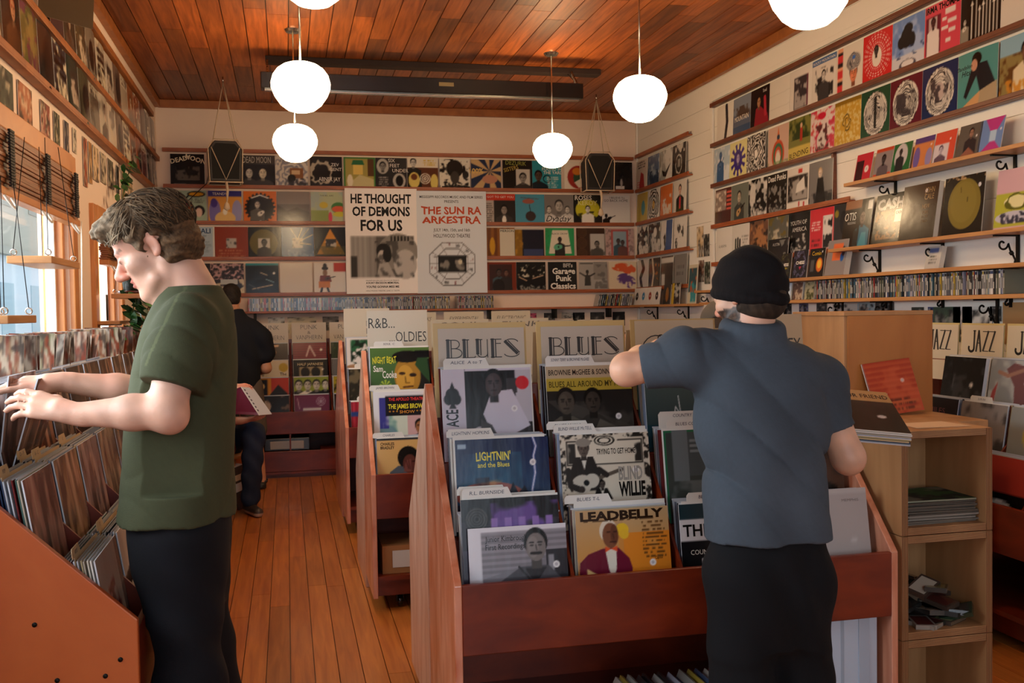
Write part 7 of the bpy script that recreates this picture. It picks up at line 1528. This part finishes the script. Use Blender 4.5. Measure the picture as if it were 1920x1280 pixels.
def hd(X, Y, Z):
    x = (X - hc[0]) * HR[0, 0] + (Y - hc[1]) * HR[1, 0] + (Z - hc[2]) * HR[2, 0]; y = (X - hc[0]) * HR[0, 1] + (Y - hc[1]) * HR[1, 1] + (Z - hc[2]) * HR[2, 1]; z = (X - hc[0]) * HR[0, 2] + (Y - hc[1]) * HR[1, 2] + (Z - hc[2]) * HR[2, 2]
    w1 = np.sin(z * 150 + x * 60 + 3 * np.sin(x * 45) + 2 * np.sin(y * 60)); w2 = np.sin(z * 260 - x * 190 + 2.5 * np.sin(x * 70 + z * 40) + y * 80)
    return .003 * w1 + .0022 * w2
G_.disp(hd)
def hcol(p):
    l = ((p - hc) @ HR); x, y, z = l.T
    w1 = .5 + .5 * np.sin(z * 150 + x * 60 + 3 * np.sin(x * 45) + 2 * np.sin(y * 60)); st = (.5 * vnoise(x * 1.0 + z * 2.2, z - x * .6, 160, 3) + .5 * vnoise(x + z * 1.2, y, 220, 5)); g = np.clip((x + .02) / .1, 0, 1)
    a = CC('5e4630')[None] * (1 - g[:, None]) + CC('8e7c66')[None] * g[:, None]
    return np.clip(a * (.8 + .2 * (1 - w1) + .7 * (st - .5))[:, None], 0, 1)
ho = G_.build('hair', M['hair'], t, hcol)
b = MB(); r = random.Random(12); n_l = 0
while n_l < 950:
    u = r.uniform(-1.0, 1.0); v_ = r.uniform(-.4, 1); yy = r.choice((1, -1)) * math.sqrt(max(0, 1 - v_ * v_)) if r.random() < .8 else r.uniform(-1, 1)
    d = unit(V(u, yy, v_ + .2)); p = V(-.02, 0, .05) + d * V(.122, .093, .09)
    if (p[0] > .05 and p[2] < .055) or (p[2] < -.0 and p[0] > -.03): continue
    fl = unit(V(.55 if p[0] > 0 else -.5, .1 * math.copysign(1, p[1]), -.55 if abs(p[1]) > .05 or p[0] < -.03 else .05) + V(r.gauss(0, .3), r.gauss(0, .2), r.gauss(0, .25)))
    L = r.uniform(.03, .06); pts = []; q = p.copy(); dd = fl - d * np.dot(fl, d); ok = True; c0 = V(-.015, 0, .062); sc_h = r.uniform(.985, 1.035)
    for k in range(4):
        e_ = q - c0; q = c0 + e_ / max(np.linalg.norm(e_ / V(.126, .097, .094)), 1e-6) * sc_h
        if (q[0] > .02 and q[2] < .062 - .25 * abs(q[1])) or (abs(q[0] + .005) < .035 and q[2] < .034) or q[2] < -.06: ok = False
        pts.append(hc + HR @ (q * hs)); q = q + unit(dd) * L / 3; dd = dd + V(0, 0, -.1) + V(r.gauss(0, .12), r.gauss(0, .1), r.gauss(0, .08))
    if not ok: continue
    g_ = min(max((p[0] + .03) / .1, 0), 1); c = CC('54402c') * (1 - g_) + CC('96866f') * g_; c = c * r.uniform(.6, 1.25)
    b.tube(pts, [.001, .0026, .0022, .0006], 4, lin(np.clip(c, 0, 1)), cap=False); n_l += 1
b.build('hair_locks', M['hair'], ho)
# T-shirt
S = Blob((-.62, 2.55, .85), (.2, 3.42, 1.68), .0055)
S.loft([tk(962, 333, .158, .21), tk(870, 336, .152, .205), tk(770, 341, .145, .203), tk(690, 349, .14, .212), tk(620, 356, .13, .212), tk(575, 362, .112, .16), tk(538, 360, .075, .082)], .03, 2.3)
s_out = sh * .2 + el * .8
S.chain([pz(352, 598, YM - .17), sh * .62 + el * .38 + V(.004, 0, 0), s_out], [.07, .077, .07], .04)
s_out2 = pz(285, 740, YM + .27); S.chain([pz(350, 600, YM + .17), pz(325, 650, YM + .225), s_out2], [.07, .07, .066], .04)
ad = unit(el - sh)
def sf(X, Y, Z):
    rg = lambda a: 1 - 2 * np.sqrt(np.abs(np.sin(a)))
    f1 = rg((X * 1.0 + Y * .4) * 15 + 1.6 * np.sin(Z * 5 + Y * 3) + Z * 4); lowr = np.clip((1.42 - Z) / .3, 0, 1)
    f2 = rg(Z * 26 + X * 20 + 2 * np.sin(Y * 16)); arm = np.clip((2.86 - Y) / .06, 0, 1) * np.clip((Z - 1.2) / .05, 0, 1)
    f3 = rg(X * 9 - Z * 8 + Y * 5 + 1.2)
    return (.0035 * f1 * lowr + .0042 * f2 * arm + .004 * f3)
S.disp(sf)
S.ell(nb + V(-.02, 0, .075), (.085, .07, .095), None, .01, True)
def keep_slv(Bb, p, n, ylim, sg):
    X, Y, Z = Bb.ax[0][:, None, None], Bb.ax[1][None, :, None], Bb.ax[2][None, None, :]
    q = (X - p[0]) * n[0] + (Y - p[1]) * n[1] + (Z - p[2]) * n[2]; m = np.broadcast_to(sg * (Y - ylim) > 0, Bb.d.shape) & (Z > 1.0)
    Bb.d = np.where(m, np.maximum(Bb.d, q.astype(np.float32)), Bb.d)
keep_slv(S, sh * .29 + el * .71, unit(ad + V(-.12, 0, 0)), YM - .19, -1)
keep_slv(S, s_out2, ad * V(1, -1, 1), YM + .205, 1)
def sx(p, q):
    sm_ = np.abs((p[:, 0] - (pz(322, 600, YM)[0] + .42 * (p[:, 2] - 1.45))) + .0) < .004
    k = sm_ & (p[:, 2] > 1.36) & (p[:, 1] < YM); q[k] *= 1.25; return q
S.build('t_shirt', M['cloth'], t, cloth_col('40442f', .12, 8, 2, sx))
# jeans
S = Blob((-.5, 2.6, 0.05), (.35, 3.35, 1.02), .0065)
S.loft([tk(1130, 346, .105, .13), tk(1060, 340, .132, .17), tk(990, 337, .142, .188), tk(935, 335, .138, .178)], .05)
for sgn, ft in ((-1, nf), (1, ff)):
    hp = V(hipx + .01, YM + sgn * .09, hz - .05); kn_ = hp * .48 + ft * .52 + V(-.03, 0, 0); S.chain([hp, kn_, ft + V(0, 0, .0)], [.108, .086, .072], .06)
S.disp(lambda X, Y, Z: -.004 * np.sin(Z * 40 + X * 30 + 2 * np.sin(Y * 20)) * np.clip((.9 - Z) * 3, 0, 1))
S.build('jeans', M['denim'], t, cloth_col('0d0f15', .2, 12, 5))
for ft in (nf, ff):
    s_ = Blob(ft + V(-.24, -.07, -.09), ft + V(.09, .07, .06), .006)
    s_.cap(ft + V(.02, 0, -.045), ft + V(-.16, 0, -.055), .042, .034, .02); s_.cap(ft + V(0, 0, -.03), ft + V(0, 0, .01), .045, .045, .02); s_.cut(ft + V(0, 0, -.083), (0, 0, -1)); s_.build('shoe', M['shoe'], t, '1c1a18')

# ---- the man in the grey-blue polo and black beanie, from behind
Y2 = 2.52
t = thing('person', 'person in grey-blue polo shirt and black beanie seen from behind at the BLUES bin', 'person', (pz(1450, 1500, Y2)[0], Y2, 0))
S = Blob((.78, 2.25, 0), (1.85, 3.12, 1.75), .0055)
h2 = pz(1404, 553, Y2 + .02); az = .42     # facing away, head turned a little to the left
fw = unit(V(-math.sin(az), math.cos(az), -.22)); lf = unit(np.cross(V(0, 0, 1), fw)); up = np.cross(fw, lf); HR2 = np.stack([fw, lf, up], 1)
head(S, h2, HR2, 1.0)
nb2 = pz(1412, 628, Y2 - .0)
S.cap(h2 + HR2 @ V(-.025, 0, -.03), nb2 + V(0, 0, .0), .052, .056, .03)
tk2 = lambda y, cx, a, b, dy=0: (pz(cx, y, Y2)[2], pz(cx, y, Y2)[0], Y2 + dy, a, b)
S.loft([tk2(1000, 1440, .15, .1), tk2(850, 1430, .145, .1), tk2(720, 1424, .16, .1), tk2(650, 1418, .1, .07)], .04)
fl1, fl2 = V(pz(1392, 1500, Y2)[0], Y2 - .02, .085), V(pz(1525, 1500, Y2)[0], Y2 + .03, .085)
for hx, ft in ((1392, fl1), (1490, fl2)):
    hp = pz(hx, 1030, Y2); kn_ = hp * .48 + ft * .52 + V(0, .02, 0); S.chain([hp, kn_, ft], [.075, .052, .04], .03); S.cap(ft + V(0, 0, -.03), ft + V(0, .13, -.05), .032, .026, .02)
sL = pz(1306, 672, Y2 + .02); eL = pz(1176, 692, Y2 + .10); wL = pz(1238, 652, Y2 + .36)
S.chain([sL, eL], [.052, .045], .03); S.chain([eL, eL * .6 + wL * .4, wL], [.045, .041, .027], .02); S.ell(eL + V(-.008, -.008, -.006), .034, None, .02)
FL = unit(V(.5, .85, -.05)); hand(S, wL + FL * .01, FL, V(-.3, .2, .9), -1, (.35, .45, .35), .08, thumb=.5)
sR = pz(1530, 712, Y2 + .02); eR = pz(1590, 856, Y2 - .01); wR = pz(1560, 800, Y2 + .25)
S.chain([sR, eR], [.052, .045], .03); S.chain([eR, eR * .6 + wR * .4, wR], [.046, .041, .027], .02); S.ell(eR + V(.0, -.006, -.012), .036, None, .02)
FR_ = unit(V(.25, .9, .15)); hand(S, wR + FR_ * .01, FR_, V(.6, -.1, -.75), -1, (.5, .6, .4), .06, thumb=.6)
S.build('body', M['skin'], t, skin_col('d4a488', h2, HR2, 1.0, .25, '2e1e14'))
# close-cropped hair below the hat
G_ = Blob(h2 - .15, h2 + .15, .0045); G_.ell(h2 + HR2 @ V(-.03, 0, .0), (.081, .0775, .085), HR2, .02); G_.ell(h2 + HR2 @ V(-.05, 0, -.04), (.05, .062, .04), HR2, .02)
G_.cut(h2 + HR2 @ V(.0, 0, 0), HR2 @ V(1, 0, .1))
for y in (1, -1): G_.ell(h2 + HR2 @ V(.0, .085 * y, -.012), (.03, .025, .04), HR2, .006, True)
G_.build('hair', M['hair'], t, cloth_col('33281f', .4, 120, 3))
# beanie
G_ = Blob(h2 - .17, h2 + .19, .0045); Q_ = lambda x, y, z: h2 + HR2 @ V(x, y, z)
G_.ell(Q_(-.008, 0, .04), (.111, .084, .097), HR2, .02); G_.ell(Q_(-.03, 0, .01), (.082, .08, .06), HR2, .03)
nrm = HR2 @ unit(V(.34, 0, -1)); G_.cut(Q_(0, 0, -.02), nrm)
for k in range(28):
    a = 2 * PI * k / 28; a2 = 2 * PI * (k + 1) / 28; f = lambda q: Q_(-.004 + .098 * math.cos(q), .0765 * math.sin(q), -.003 +   .34 * .098 * math.cos(q)); G_.cap(f(a), f(a2), .016, .016, .004)
G_.ell(Q_(-.004, 0, -.03), (.086, .07, .05), HR2, .006, True)
G_.disp(lambda X, Y, Z: -.0022 * np.sin((X - h2[0]) * 70 + 2 * np.sin((Z - h2[2]) * 60)))
G_.build('beanie', M['knit'], t, '151213')
# polo shirt
S = Blob((.84, 2.28, .82), (1.8, 3.0, 1.62), .0055)
S.loft([tk2(1004, 1441, .176, .128), tk2(900, 1433, .17, .125), tk2(800, 1425, .172, .13), tk2(735, 1422, .178, .13), tk2(690, 1422, .172, .115), tk2(660, 1418, .125, .09), tk2(636, 1414, .075, .072)], .03, 2.4)
S.chain([pz(1352, 668, Y2), sL + V(-.02, 0, .005), pz(1208, 690, Y2 + .08)], [.07, .073, .058], .04)
S.chain([pz(1492, 690, Y2), sR + V(.008, 0, -.01), pz(1562, 815, Y2 - .0)], [.07, .073, .064], .04)
for k in range(14):   # folded collar
    a = math.radians(-210 + 240 * k / 13); a2 = math.radians(-210 + 240 * (k + 1) / 13); cf = lambda q: nb2 + V(.071 * math.cos(q), .066 * math.sin(q) + .005, .022 + .014 * math.sin(q)); S.cap(cf(a), cf(a2), .017, .017, .012); S.cap(cf(a) + V(0, 0, -.02), cf(a2) + V(0, 0, -.02), .017, .017, .012)
S.ell(nb2 + V(0, 0, .06), (.058, .056, .09), None, .008, True)
def pf(X, Y, Z):
    lowr = np.clip((1.3 - Z) / .3, 0, 1); up_ = np.clip((Z - 1.25) / .15, 0, 1)
    rg = lambda a: 1 - 2 * np.sqrt(np.abs(np.sin(a))); dg = rg((X * .62 + Z) * 17 + 1.4 * np.sin(X * 7 + Z * 3)); mid = np.exp(-((Z - 1.1) / .15) ** 2)
    sh_ = rg((X - 1.1) * 34 + (Z - 1.4) * 16 + np.sin(Z * 20)) * np.exp(-((X - 1.05) / .1) ** 2) * up_
    return (.0085 * dg * mid + .0025 * np.sin(X * 38 + 2 * np.sin(Z * 8)) * lowr + .0075 * sh_ + .0035 * rg(X * 11 + Z * 9))
S.disp(pf)
nL = unit(pz(1208, 690, Y2 + .08) - sL); S_d = pz(1206, 692, Y2 + .08)
X_, Y_, Z_ = S.ax[0][:, None, None], S.ax[1][None, :, None], S.ax[2][None, None, :]
q = ((X_ - S_d[0]) * nL[0] + (Y_ - S_d[1]) * nL[1] + (Z_ - S_d[2]) * nL[2]).astype(np.float32); S.d = np.where((X_ < sL[0]) & np.ones_like(S.d, bool), np.maximum(S.d, q), S.d)
nR = unit(pz(1562, 815, Y2) - sR); S_r = pz(1558, 806, Y2)
q = ((X_ - S_r[0]) * nR[0] + (Y_ - S_r[1]) * nR[1] + (Z_ - S_r[2]) * nR[2]).astype(np.float32); S.d = np.where((X_ > pz(1532, 800, Y2)[0]) & (Z_ < 1.3) & np.ones_like(S.d, bool), np.maximum(S.d, q), S.d)
S.build('polo_shirt', M['cloth'], t, cloth_col('414a54', .12, 10, 4))
# black trousers
S = Blob((.85, 2.2, .04), (1.75, 2.9, .95), .0065)
S.loft([tk2(1200, 1443, .13, .08), tk2(1130, 1443, .158, .108), tk2(1050, 1441, .168, .12), tk2(985, 1441, .162, .115)], .05)
for hx, ft in ((1392, fl1), (1492, fl2)):
    hp = pz(hx, 1090, Y2); kn_ = hp * .5 + ft * .5 + V(0, .012, 0); S.chain([hp, kn_, ft], [.1, .085, .078], .05)
S.disp(lambda X, Y, Z: -.005 * np.sin(Z * 26 + X * 34 + 2 * np.sin(X * 14)))
S.build('trousers', M['cloth'], t, cloth_col('0b0c10', .15, 9, 6))
for ft in (fl1, fl2):
    s_ = Blob(ft + V(-.07, -.09, -.09), ft + V(.07, .24, .06), .006)
    s_.cap(ft + V(0, -.02, -.045), ft + V(0, .16, -.055), .042, .034, .02); s_.cap(ft + V(0, 0, -.03), ft + V(0, 0, .01), .045, .045, .02); s_.cut(ft + V(0, 0, -.083), (0, 0, -1)); s_.build('shoe', M['shoe'], t, '17171a')
# the stack of records under his arm
r = random.Random(9); Cn = Vector(pz(1662, 737, 2.86)); e1 = Vector((.943, -.31, -.094)).normalized(); e2 = Vector((-.33, -.89, -.31)).normalized()
zz_ = -e2; yy_ = zz_.cross(e1).normalized(); zz_ = e1.cross(yy_)
Rm = Matrix((e1, yy_, zz_)).transposed()
for k in range(8):
    if k == 0:
        me = sleeve_mesh('held_record', CV('3a2c24', 50).R(0, .72, 1, 1, 'b08a5c').Z('241a16', 4, .5, .8, (0, 0, 1, .72)).O(.8, .35, 'd8ccc8', .04).T('STILL YOUR FRIEND', .6, .8, .1, '2a1c14', wd=.75), m=M['poly'])
    else: me = r.choice(FR)
    o = bpy.data.objects.new('held_record', me); COL.objects.link(o); o.rotation_euler = Rm.to_euler()
    o.location = Cn - e1 * (.157 + r.uniform(-.004, .004)) + e2 * (.314 + r.uniform(-.004, .004)) + yy_ * .0052 * k
    tag(o, 'brown sleeve with tan title strip topping the stack held under the arm' if k == 0 else 'sleeve in the stack held against the grey polo shirt', 'record', None if k == 0 else 'records held under the arm')

# ---- the man in black at the back bins, from behind
Y3 = 8.74
x3 = atY(441, 560, Y3).x
t = thing('person', 'person in black T-shirt with cropped hair seen from behind at the back wall', 'person', (x3, Y3, 0))
def q3(px, py, dy=0): p = atY(px, py, Y3 + dy); return V(p.x, p.y, p.z)
S = Blob((x3 - .45, Y3 - .3, 0), (x3 + .5, Y3 + .45, 1.85), .0085)
h3 = q3(434, 562); fw = unit(V(.0, 1, -.35)); lf = unit(np.cross(V(0, 0, 1), fw)); R3 = np.stack([fw, lf, np.cross(fw, lf)], 1)
head(S, h3, R3, 1.0); n3_ = q3(436, 590)
S.cap(h3 + R3 @ V(-.03, 0, -.02), n3_, .055, .06, .03)
tz = lambda y, cx, a, b: (q3(cx, y)[2], q3(cx, y)[0], Y3, a, b)
S.loft([tz(740, 447, .15, .1), tz(640, 445, .16, .1), tz(595, 441, .1, .07)], .04)
f1, f2 = V(x3 - .08, Y3 - .03, .07), V(atY(494, 880, Y3 - .05).x - .02, Y3 - .08, .07)
for hx, ft in ((x3 - .08, f1), (x3 + .11, f2)):
    hp = V(hx, Y3, .9); S.chain([hp, hp * .48 + ft * .52, ft], [.08, .056, .042], .03); S.cap(ft + V(0, -.03, -.03), ft + V(0, .14, -.045), .034, .028, .02)
for sg, shp, elp, wrp in ((1, q3(488, 622), q3(499, 690, .02), q3(478, 700, .3)), (-1, q3(394, 622), q3(384, 690, .02), q3(410, 700, .3))):
    S.chain([shp, elp], [.055, .046], .03); S.chain([elp, wrp], [.045, .029], .02); hand(S, wrp, unit(V(0, 1, .05)), V(0, 0, 1), -sg, (.3, .3, .2), .08)
S.build('body', M['skin'], t, skin_col('c08a6a', h3, R3, 1.0, .2))
G_ = Blob(h3 - .16, h3 + .17, .007); G_.ell(h3 + R3 @ V(-.012, 0, .05), (.103, .081, .09), R3, .02); G_.ell(h3 + R3 @ V(-.04, 0, -.01), (.068, .076, .06), R3, .02); G_.ell(h3 + R3 @ V(.11, 0, -.04), (.07, .12, .1), R3, .01, True)
for y in (1, -1): G_.ell(h3 + R3 @ V(.0, .088 * y, -.012), (.03, .025, .04), R3, .006, True)
G_.build('hair', M['hair'], t, cloth_col('231d19', .4, 100, 3))
S = Blob((x3 - .45, Y3 - .28, .85), (x3 + .5, Y3 + .3, 1.6), .008)
S.loft([tz(724, 449, .185, .135), tz(660, 447, .185, .13), tz(620, 445, .185, .12), tz(597, 441, .12, .085), tz(580, 438, .07, .07)], .03)
S.chain([q3(470, 612), q3(492, 634), q3(499, 664, .01)], [.075, .08, .078], .04); S.chain([q3(410, 612), q3(390, 634), q3(384, 664, .01)], [.075, .08, .078], .04)
S.disp(lambda X, Y, Z: -.005 * np.sin(X * 30 + Z * 14 + 2 * np.sin(Z * 11)))
S.ell(n3_ + V(0, 0, .06), (.06, .06, .07), None, .01, True)
S.build('t_shirt', M['cloth'], t, '14161c')
S = Blob((x3 - .35, Y3 - .3, .42), (x3 + .4, Y3 + .25, 1.0), .009); S.loft([(.78, x3 + .015, Y3, .16, .11), (.97, x3 + .015, Y3, .165, .12)], .04)
for hx, ft in ((x3 - .08, f1), (x3 + .11, f2)): hp = V(hx, Y3, .86); S.chain([hp, hp * .55 + ft * .45], [.105, .1], .04)
S.build('shorts', M['cloth'], t, '5a5048')
for ft in (f1, f2):
    s_ = Blob(ft + V(-.08, -.12, -.08), ft + V(.08, .24, .06), .007)
    s_.cap(ft + V(0, -.04, -.05), ft + V(0, .15, -.055), .044, .04, .02); s_.ell(ft + V(0, .06, 0), (.06, .06, .05), None, .02, True); s_.cap(ft + V(-.045, .07, -.045), ft + V(.045, .07, -.01), .012, None, .01); s_.cap(ft + V(-.045, -.03, -.03), ft + V(.045, -.03, -.01), .012, None, .01); s_.cut(ft + V(0, 0, -.068), (0, 0, -1)); s_.build('sandal', M['shoe'], t, '1e1916')

# ---- the seated man looking over an open album, mostly behind the man in green
ft = atZ(470, 944, .075); ft = V(ft.x, ft.y, .08)
Y4 = ft[1] + .12
def q4(px, py, Yv): p = atY(px, py, Yv); return V(p.x, p.y, p.z)
kn = q4(476, 812, Y4 - .03); hip = q4(425, 822, Y4 + .28); hip[2] = .53; kn2 = kn + V(-.24, .12, 0); ft2 = ft + V(-.2, .18, 0)
t = thing('person', 'seated person in blue jeans holding an open album, behind the man in green', 'person', (hip[0], hip[1], 0))
S = Blob(np.minimum(hip, ft) + V(-.5, -.35, -.6), np.maximum(hip, kn) + V(.4, .5, .85), .0085)
tor = hip + V(-.02, .02, .0); chs = hip + V(-.1, -.1, .42); hd4 = hip + V(-.1, -.2, .67)
S.cap(tor, chs, .12, .12, .05); S.cap(chs, hd4 + V(0, 0, -.05), .06, .055, .04)
fw = unit(V(.5, -.6, -.6)); lf = unit(np.cross(V(0, 0, 1), fw)); R4 = np.stack([fw, lf, np.cross(fw, lf)], 1); head(S, hd4, R4, 1.0)
wq = q4(452, 788, Y4 - .16); el = chs + V(.08, -.16, -.27)
S.chain([chs + V(.03, -.15, .03), el], [.055, .045], .03); S.chain([el, wq], [.045, .03], .02); Fh = unit(q4(482, 784, Y4 - .2) - wq); hand(S, wq + Fh * .01, Fh, V(.1, -.35, -.9), 1, (.15, .2, .2), .1, thumb=.6)
wq2 = q4(436, 726, Y4 + .0); S.chain([chs + V(-.02, .15, .03), chs + V(.1, .22, -.18), wq2], [.055, .043, .029], .03); Fh2 = unit(V(.7, -.5, .1)); hand(S, wq2, Fh2, V(-.2, -.3, .9), -1, (.4, .4, .3), .08)
for a, b_, c_ in ((hip + V(.06, -.07, 0), kn, ft), (hip + V(-.1, .08, 0), kn2, ft2)): S.chain([a, b_, c_], [.075, .055, .04], .03)
S.build('body', M['skin'], t, skin_col('c8967a', hd4, R4, 1.0, .25))
G_ = Blob(hd4 - .16, hd4 + .17, .008); G_.ell(hd4 + R4 @ V(-.015, 0, .055), (.105, .083, .09), R4, .02); G_.ell(hd4 + R4 @ V(.11, 0, -.03), (.07, .12, .09), R4, .01, True); G_.build('hair', M['hair'], t, '3a2c22')
S = Blob(np.minimum(hip, ft) + V(-.5, -.35, 0), np.maximum(hip, kn) + V(.4, .5, .6), .009)
S.cap(tor + V(0, 0, -.03), chs, .155, .15, .05); S.cap(chs + V(.0, -.1, .02), chs + V(.0, .12, .02), .11, .11, .04)
S.cap(chs + V(.03, -.15, .03), chs * .4 + el * .6 + V(.01, -.02, -.02), .075, .07, .04); S.cap(chs + V(-.02, .15, .03), chs + V(.05, .2, -.09), .075, .07, .04)
S.build('t_shirt', M['cloth'], t, '23262c')
S = Blob(np.minimum(hip, ft) + V(-.4, -.3, -.5), np.maximum(hip, kn) + V(.4, .4, .3), .009); S.ell(hip + V(-.02, .0, .0), (.17, .17, .12), None, .04)
for a, b_, c_ in ((hip + V(.06, -.07, 0), kn, ft), (hip + V(-.1, .08, 0), kn2, ft2)): S.chain([a, b_, c_ + V(0, 0, .03)], [.1, .085, .068], .03)
S.disp(lambda X, Y, Z: -.006 * np.sin(X * 45 + Z * 38 + Y * 20))
S.build('jeans', M['denim'], t, cloth_col('232f45', .25, 14, 5))
for f_ in (ft, ft2):
    d = unit(V(.35, -.9, 0)); s_ = Blob(f_ + V(-.16, -.3, -.09), f_ + V(.22, .16, .08), .007)
    s_.cap(f_ - d * .05 + V(0, 0, -.04), f_ + d * .16 + V(0, 0, -.048), .043, .038, .02); s_.cap(f_ + V(0, 0, -.03), f_ + V(0, 0, .02), .045, .042, .02); s_.cut(f_ + V(0, 0, -.076), (0, 0, -1))
    s_.build('sneaker', M['shoe'], t, cloth_col('3a322e', .1, 10, 1, lambda p, q: np.where((p[:, 2] < .035)[:, None], CC('b8a898'), q)))
# his stool and the open album
b = MB(); st = thing('stool', 'low wooden stool under the seated person in blue jeans', 'stool', (hip[0] - .02, hip[1] + .02, 0))
MB().lathe([(.001, .37), (.15, .37), (.165, .385), (.165, .4), (.15, .41), (.001, .41)], 20).build('seat', M['shelf'], st)
for k in range(4):
    a = PI / 4 + k * PI / 2; MB().tube([(.09 * math.cos(a), .09 * math.sin(a), .37), (.14 * math.cos(a), .14 * math.sin(a), 0)], .014, 8).build('leg', M['shelf'], st)
b = MB(); Ya = Y4 - .2
c0, c1, c2, c3 = q4(452, 725, Ya + .06), q4(475, 727, Ya + .16), q4(510, 776, Ya + .02), q4(486, 778, Ya - .1)
d0, d3 = q4(432, 732, Ya + .16), q4(440, 776, Ya + .04)
def slab(b, P, th, cf, cb):
    P = [Vector(p) for p in P]; n = (P[1] - P[0]).cross(P[3] - P[0]).normalized() * th
    b.add([*P], [(0, 1, 2, 3)], cf); b.add([p + n for p in P], [(3, 2, 1, 0)], cb)
    b.add([*P, *[p + n for p in P]], [(0, 4, 5, 1), (1, 5, 6, 2), (2, 6, 7, 3), (3, 7, 4, 0)], 'd8d4d0')
slab(b, (c0, c1, c2, c3), .004, 'b4bccb', 'b4bccb'); slab(b, (d0, c0, c3, d3), .004, '6a2436', '6a2436')
for k in range(7):
    u0, u1 = .08 + .12 * k, .14 + .12 * k; e = (Vector(c3) - Vector(c0)); g = (Vector(c1) - Vector(c0)) * .1; n = (Vector(c1) - Vector(c0)).cross(Vector(c3) - Vector(c0)).normalized() * -.0008
    b.add([Vector(c0) + e * u0 + g + n, Vector(c0) + e * u0 + g * 2 + n, Vector(c0) + e * u1 + g * 2 + n, Vector(c0) + e * u1 + g + n], [(0, 1, 2, 3)], '3a3a48')
o = b.build('held_album', M['gloss']); tag(o, 'open gatefold album, maroon inside and pale blue outside, in the seated hands', 'record')

# ---- a customer in a cap in the next aisle, nearly hidden behind the beanie
Y5 = 4.42; x5 = atY(1352, 600, Y5).x
t = thing('person', 'person in a brown-grey cap barely showing beyond the black beanie', 'person', (x5, Y5, 0))
S = Blob((x5 - .4, Y5 - .3, 0), (x5 + .4, Y5 + .35, 1.6), .009); h5 = V(x5, Y5, 1.385); fw = unit(V(-.25, 1, -.45)); lf = unit(np.cross(V(0, 0, 1), fw)); R5 = np.stack([fw, lf, np.cross(fw, lf)], 1)
head(S, h5, R5, .95); S.cap(h5 + R5 @ V(-.03, 0, -.03), V(x5 + .01, Y5 - .06, 1.22), .05, .055, .03)
S.loft([(.8, x5, Y5 - .06, .15, .1), (1.0, x5, Y5 - .06, .14, .1), (1.16, x5, Y5 - .06, .16, .09), (1.22, x5, Y5 - .06, .09, .06)], .04)
for sg in (-1, 1):
    ft = V(x5 + sg * .1, Y5 - .06, .07); hp = V(x5 + sg * .085, Y5 - .06, .8); S.chain([hp, ft], [.08, .04], .03); S.cap(ft, ft + V(0, .13, -.03), .03, .026, .02)
    shp = V(x5 + sg * .19, Y5 - .05, 1.14); el = V(x5 + sg * .23, Y5 - .02, .88); wr_ = V(x5 + sg * .15, Y5 + .16, .98); S.chain([shp, el, wr_], [.052, .043, .028], .03); hand(S, wr_, unit(V(-sg * .2, 1, .1)), V(0, 0, 1), -sg, (.3, .3, .2), .08)
S.build('body', M['skin'], t, skin_col('c8906c', h5, R5, .95))
G_ = Blob(h5 - .18, h5 + .2, .007); G_.ell(h5 + R5 @ V(-.01, 0, .052), (.106, .086, .088), R5, .02); G_.cut(h5 + R5 @ V(0, 0, .035), R5 @ V(0, 0, -1)); G_.cap(h5 + R5 @ V(.09, -.03, .045), h5 + R5 @ V(.135, 0, .035), .02, .018, .02); G_.cap(h5 + R5 @ V(.09, .03, .045), h5 + R5 @ V(.135, 0, .035), .02, .018, .02); G_.build('cap', M['cloth'], t, '5c5246')
G_ = Blob(h5 - .16, h5 + .17, .008); G_.ell(h5 + R5 @ V(-.035, 0, -.0), (.075, .079, .075), R5, .02); G_.build('hair', M['hair'], t, '3a2a1e')
S = Blob((x5 - .4, Y5 - .3, .6), (x5 + .4, Y5 + .3, 1.3), .01); S.loft([(.74, x5, Y5 - .06, .18, .125), (1.0, x5, Y5 - .06, .17, .12), (1.17, x5, Y5 - .06, .18, .11), (1.235, x5, Y5 - .06, .08, .07)], .04)
for sg in (-1, 1): S.chain([V(x5 + sg * .16, Y5 - .06, 1.15), V(x5 + sg * .235, Y5 - .02, .88), V(x5 + sg * .17, Y5 + .11, .955)], [.07, .062, .05], .04)
S.build('jacket', M['cloth'], t, cloth_col('4a4238'))
S = Blob((x5 - .3, Y5 - .3, .05), (x5 + .3, Y5 + .3, .9), .01); S.ell((x5, Y5 - .06, .8), (.16, .115, .1), None, .04)
for sg in (-1, 1): S.chain([V(x5 + sg * .085, Y5 - .06, .76), V(x5 + sg * .1, Y5 - .06, .1)], [.095, .068], .04)
S.build('trousers', M['denim'], t, '1c2028')
for sg in (-1, 1):
    f_ = V(x5 + sg * .1, Y5 - .06, .07); s_ = Blob(f_ + V(-.08, -.12, -.08), f_ + V(.08, .24, .06), .008); s_.cap(f_ + V(0, -.03, -.035), f_ + V(0, .15, -.04), .042, .036, .02); s_.cut(f_ + V(0, 0, -.066), (0, 0, -1)); s_.build('shoe', M['shoe'], t, '1a1816')
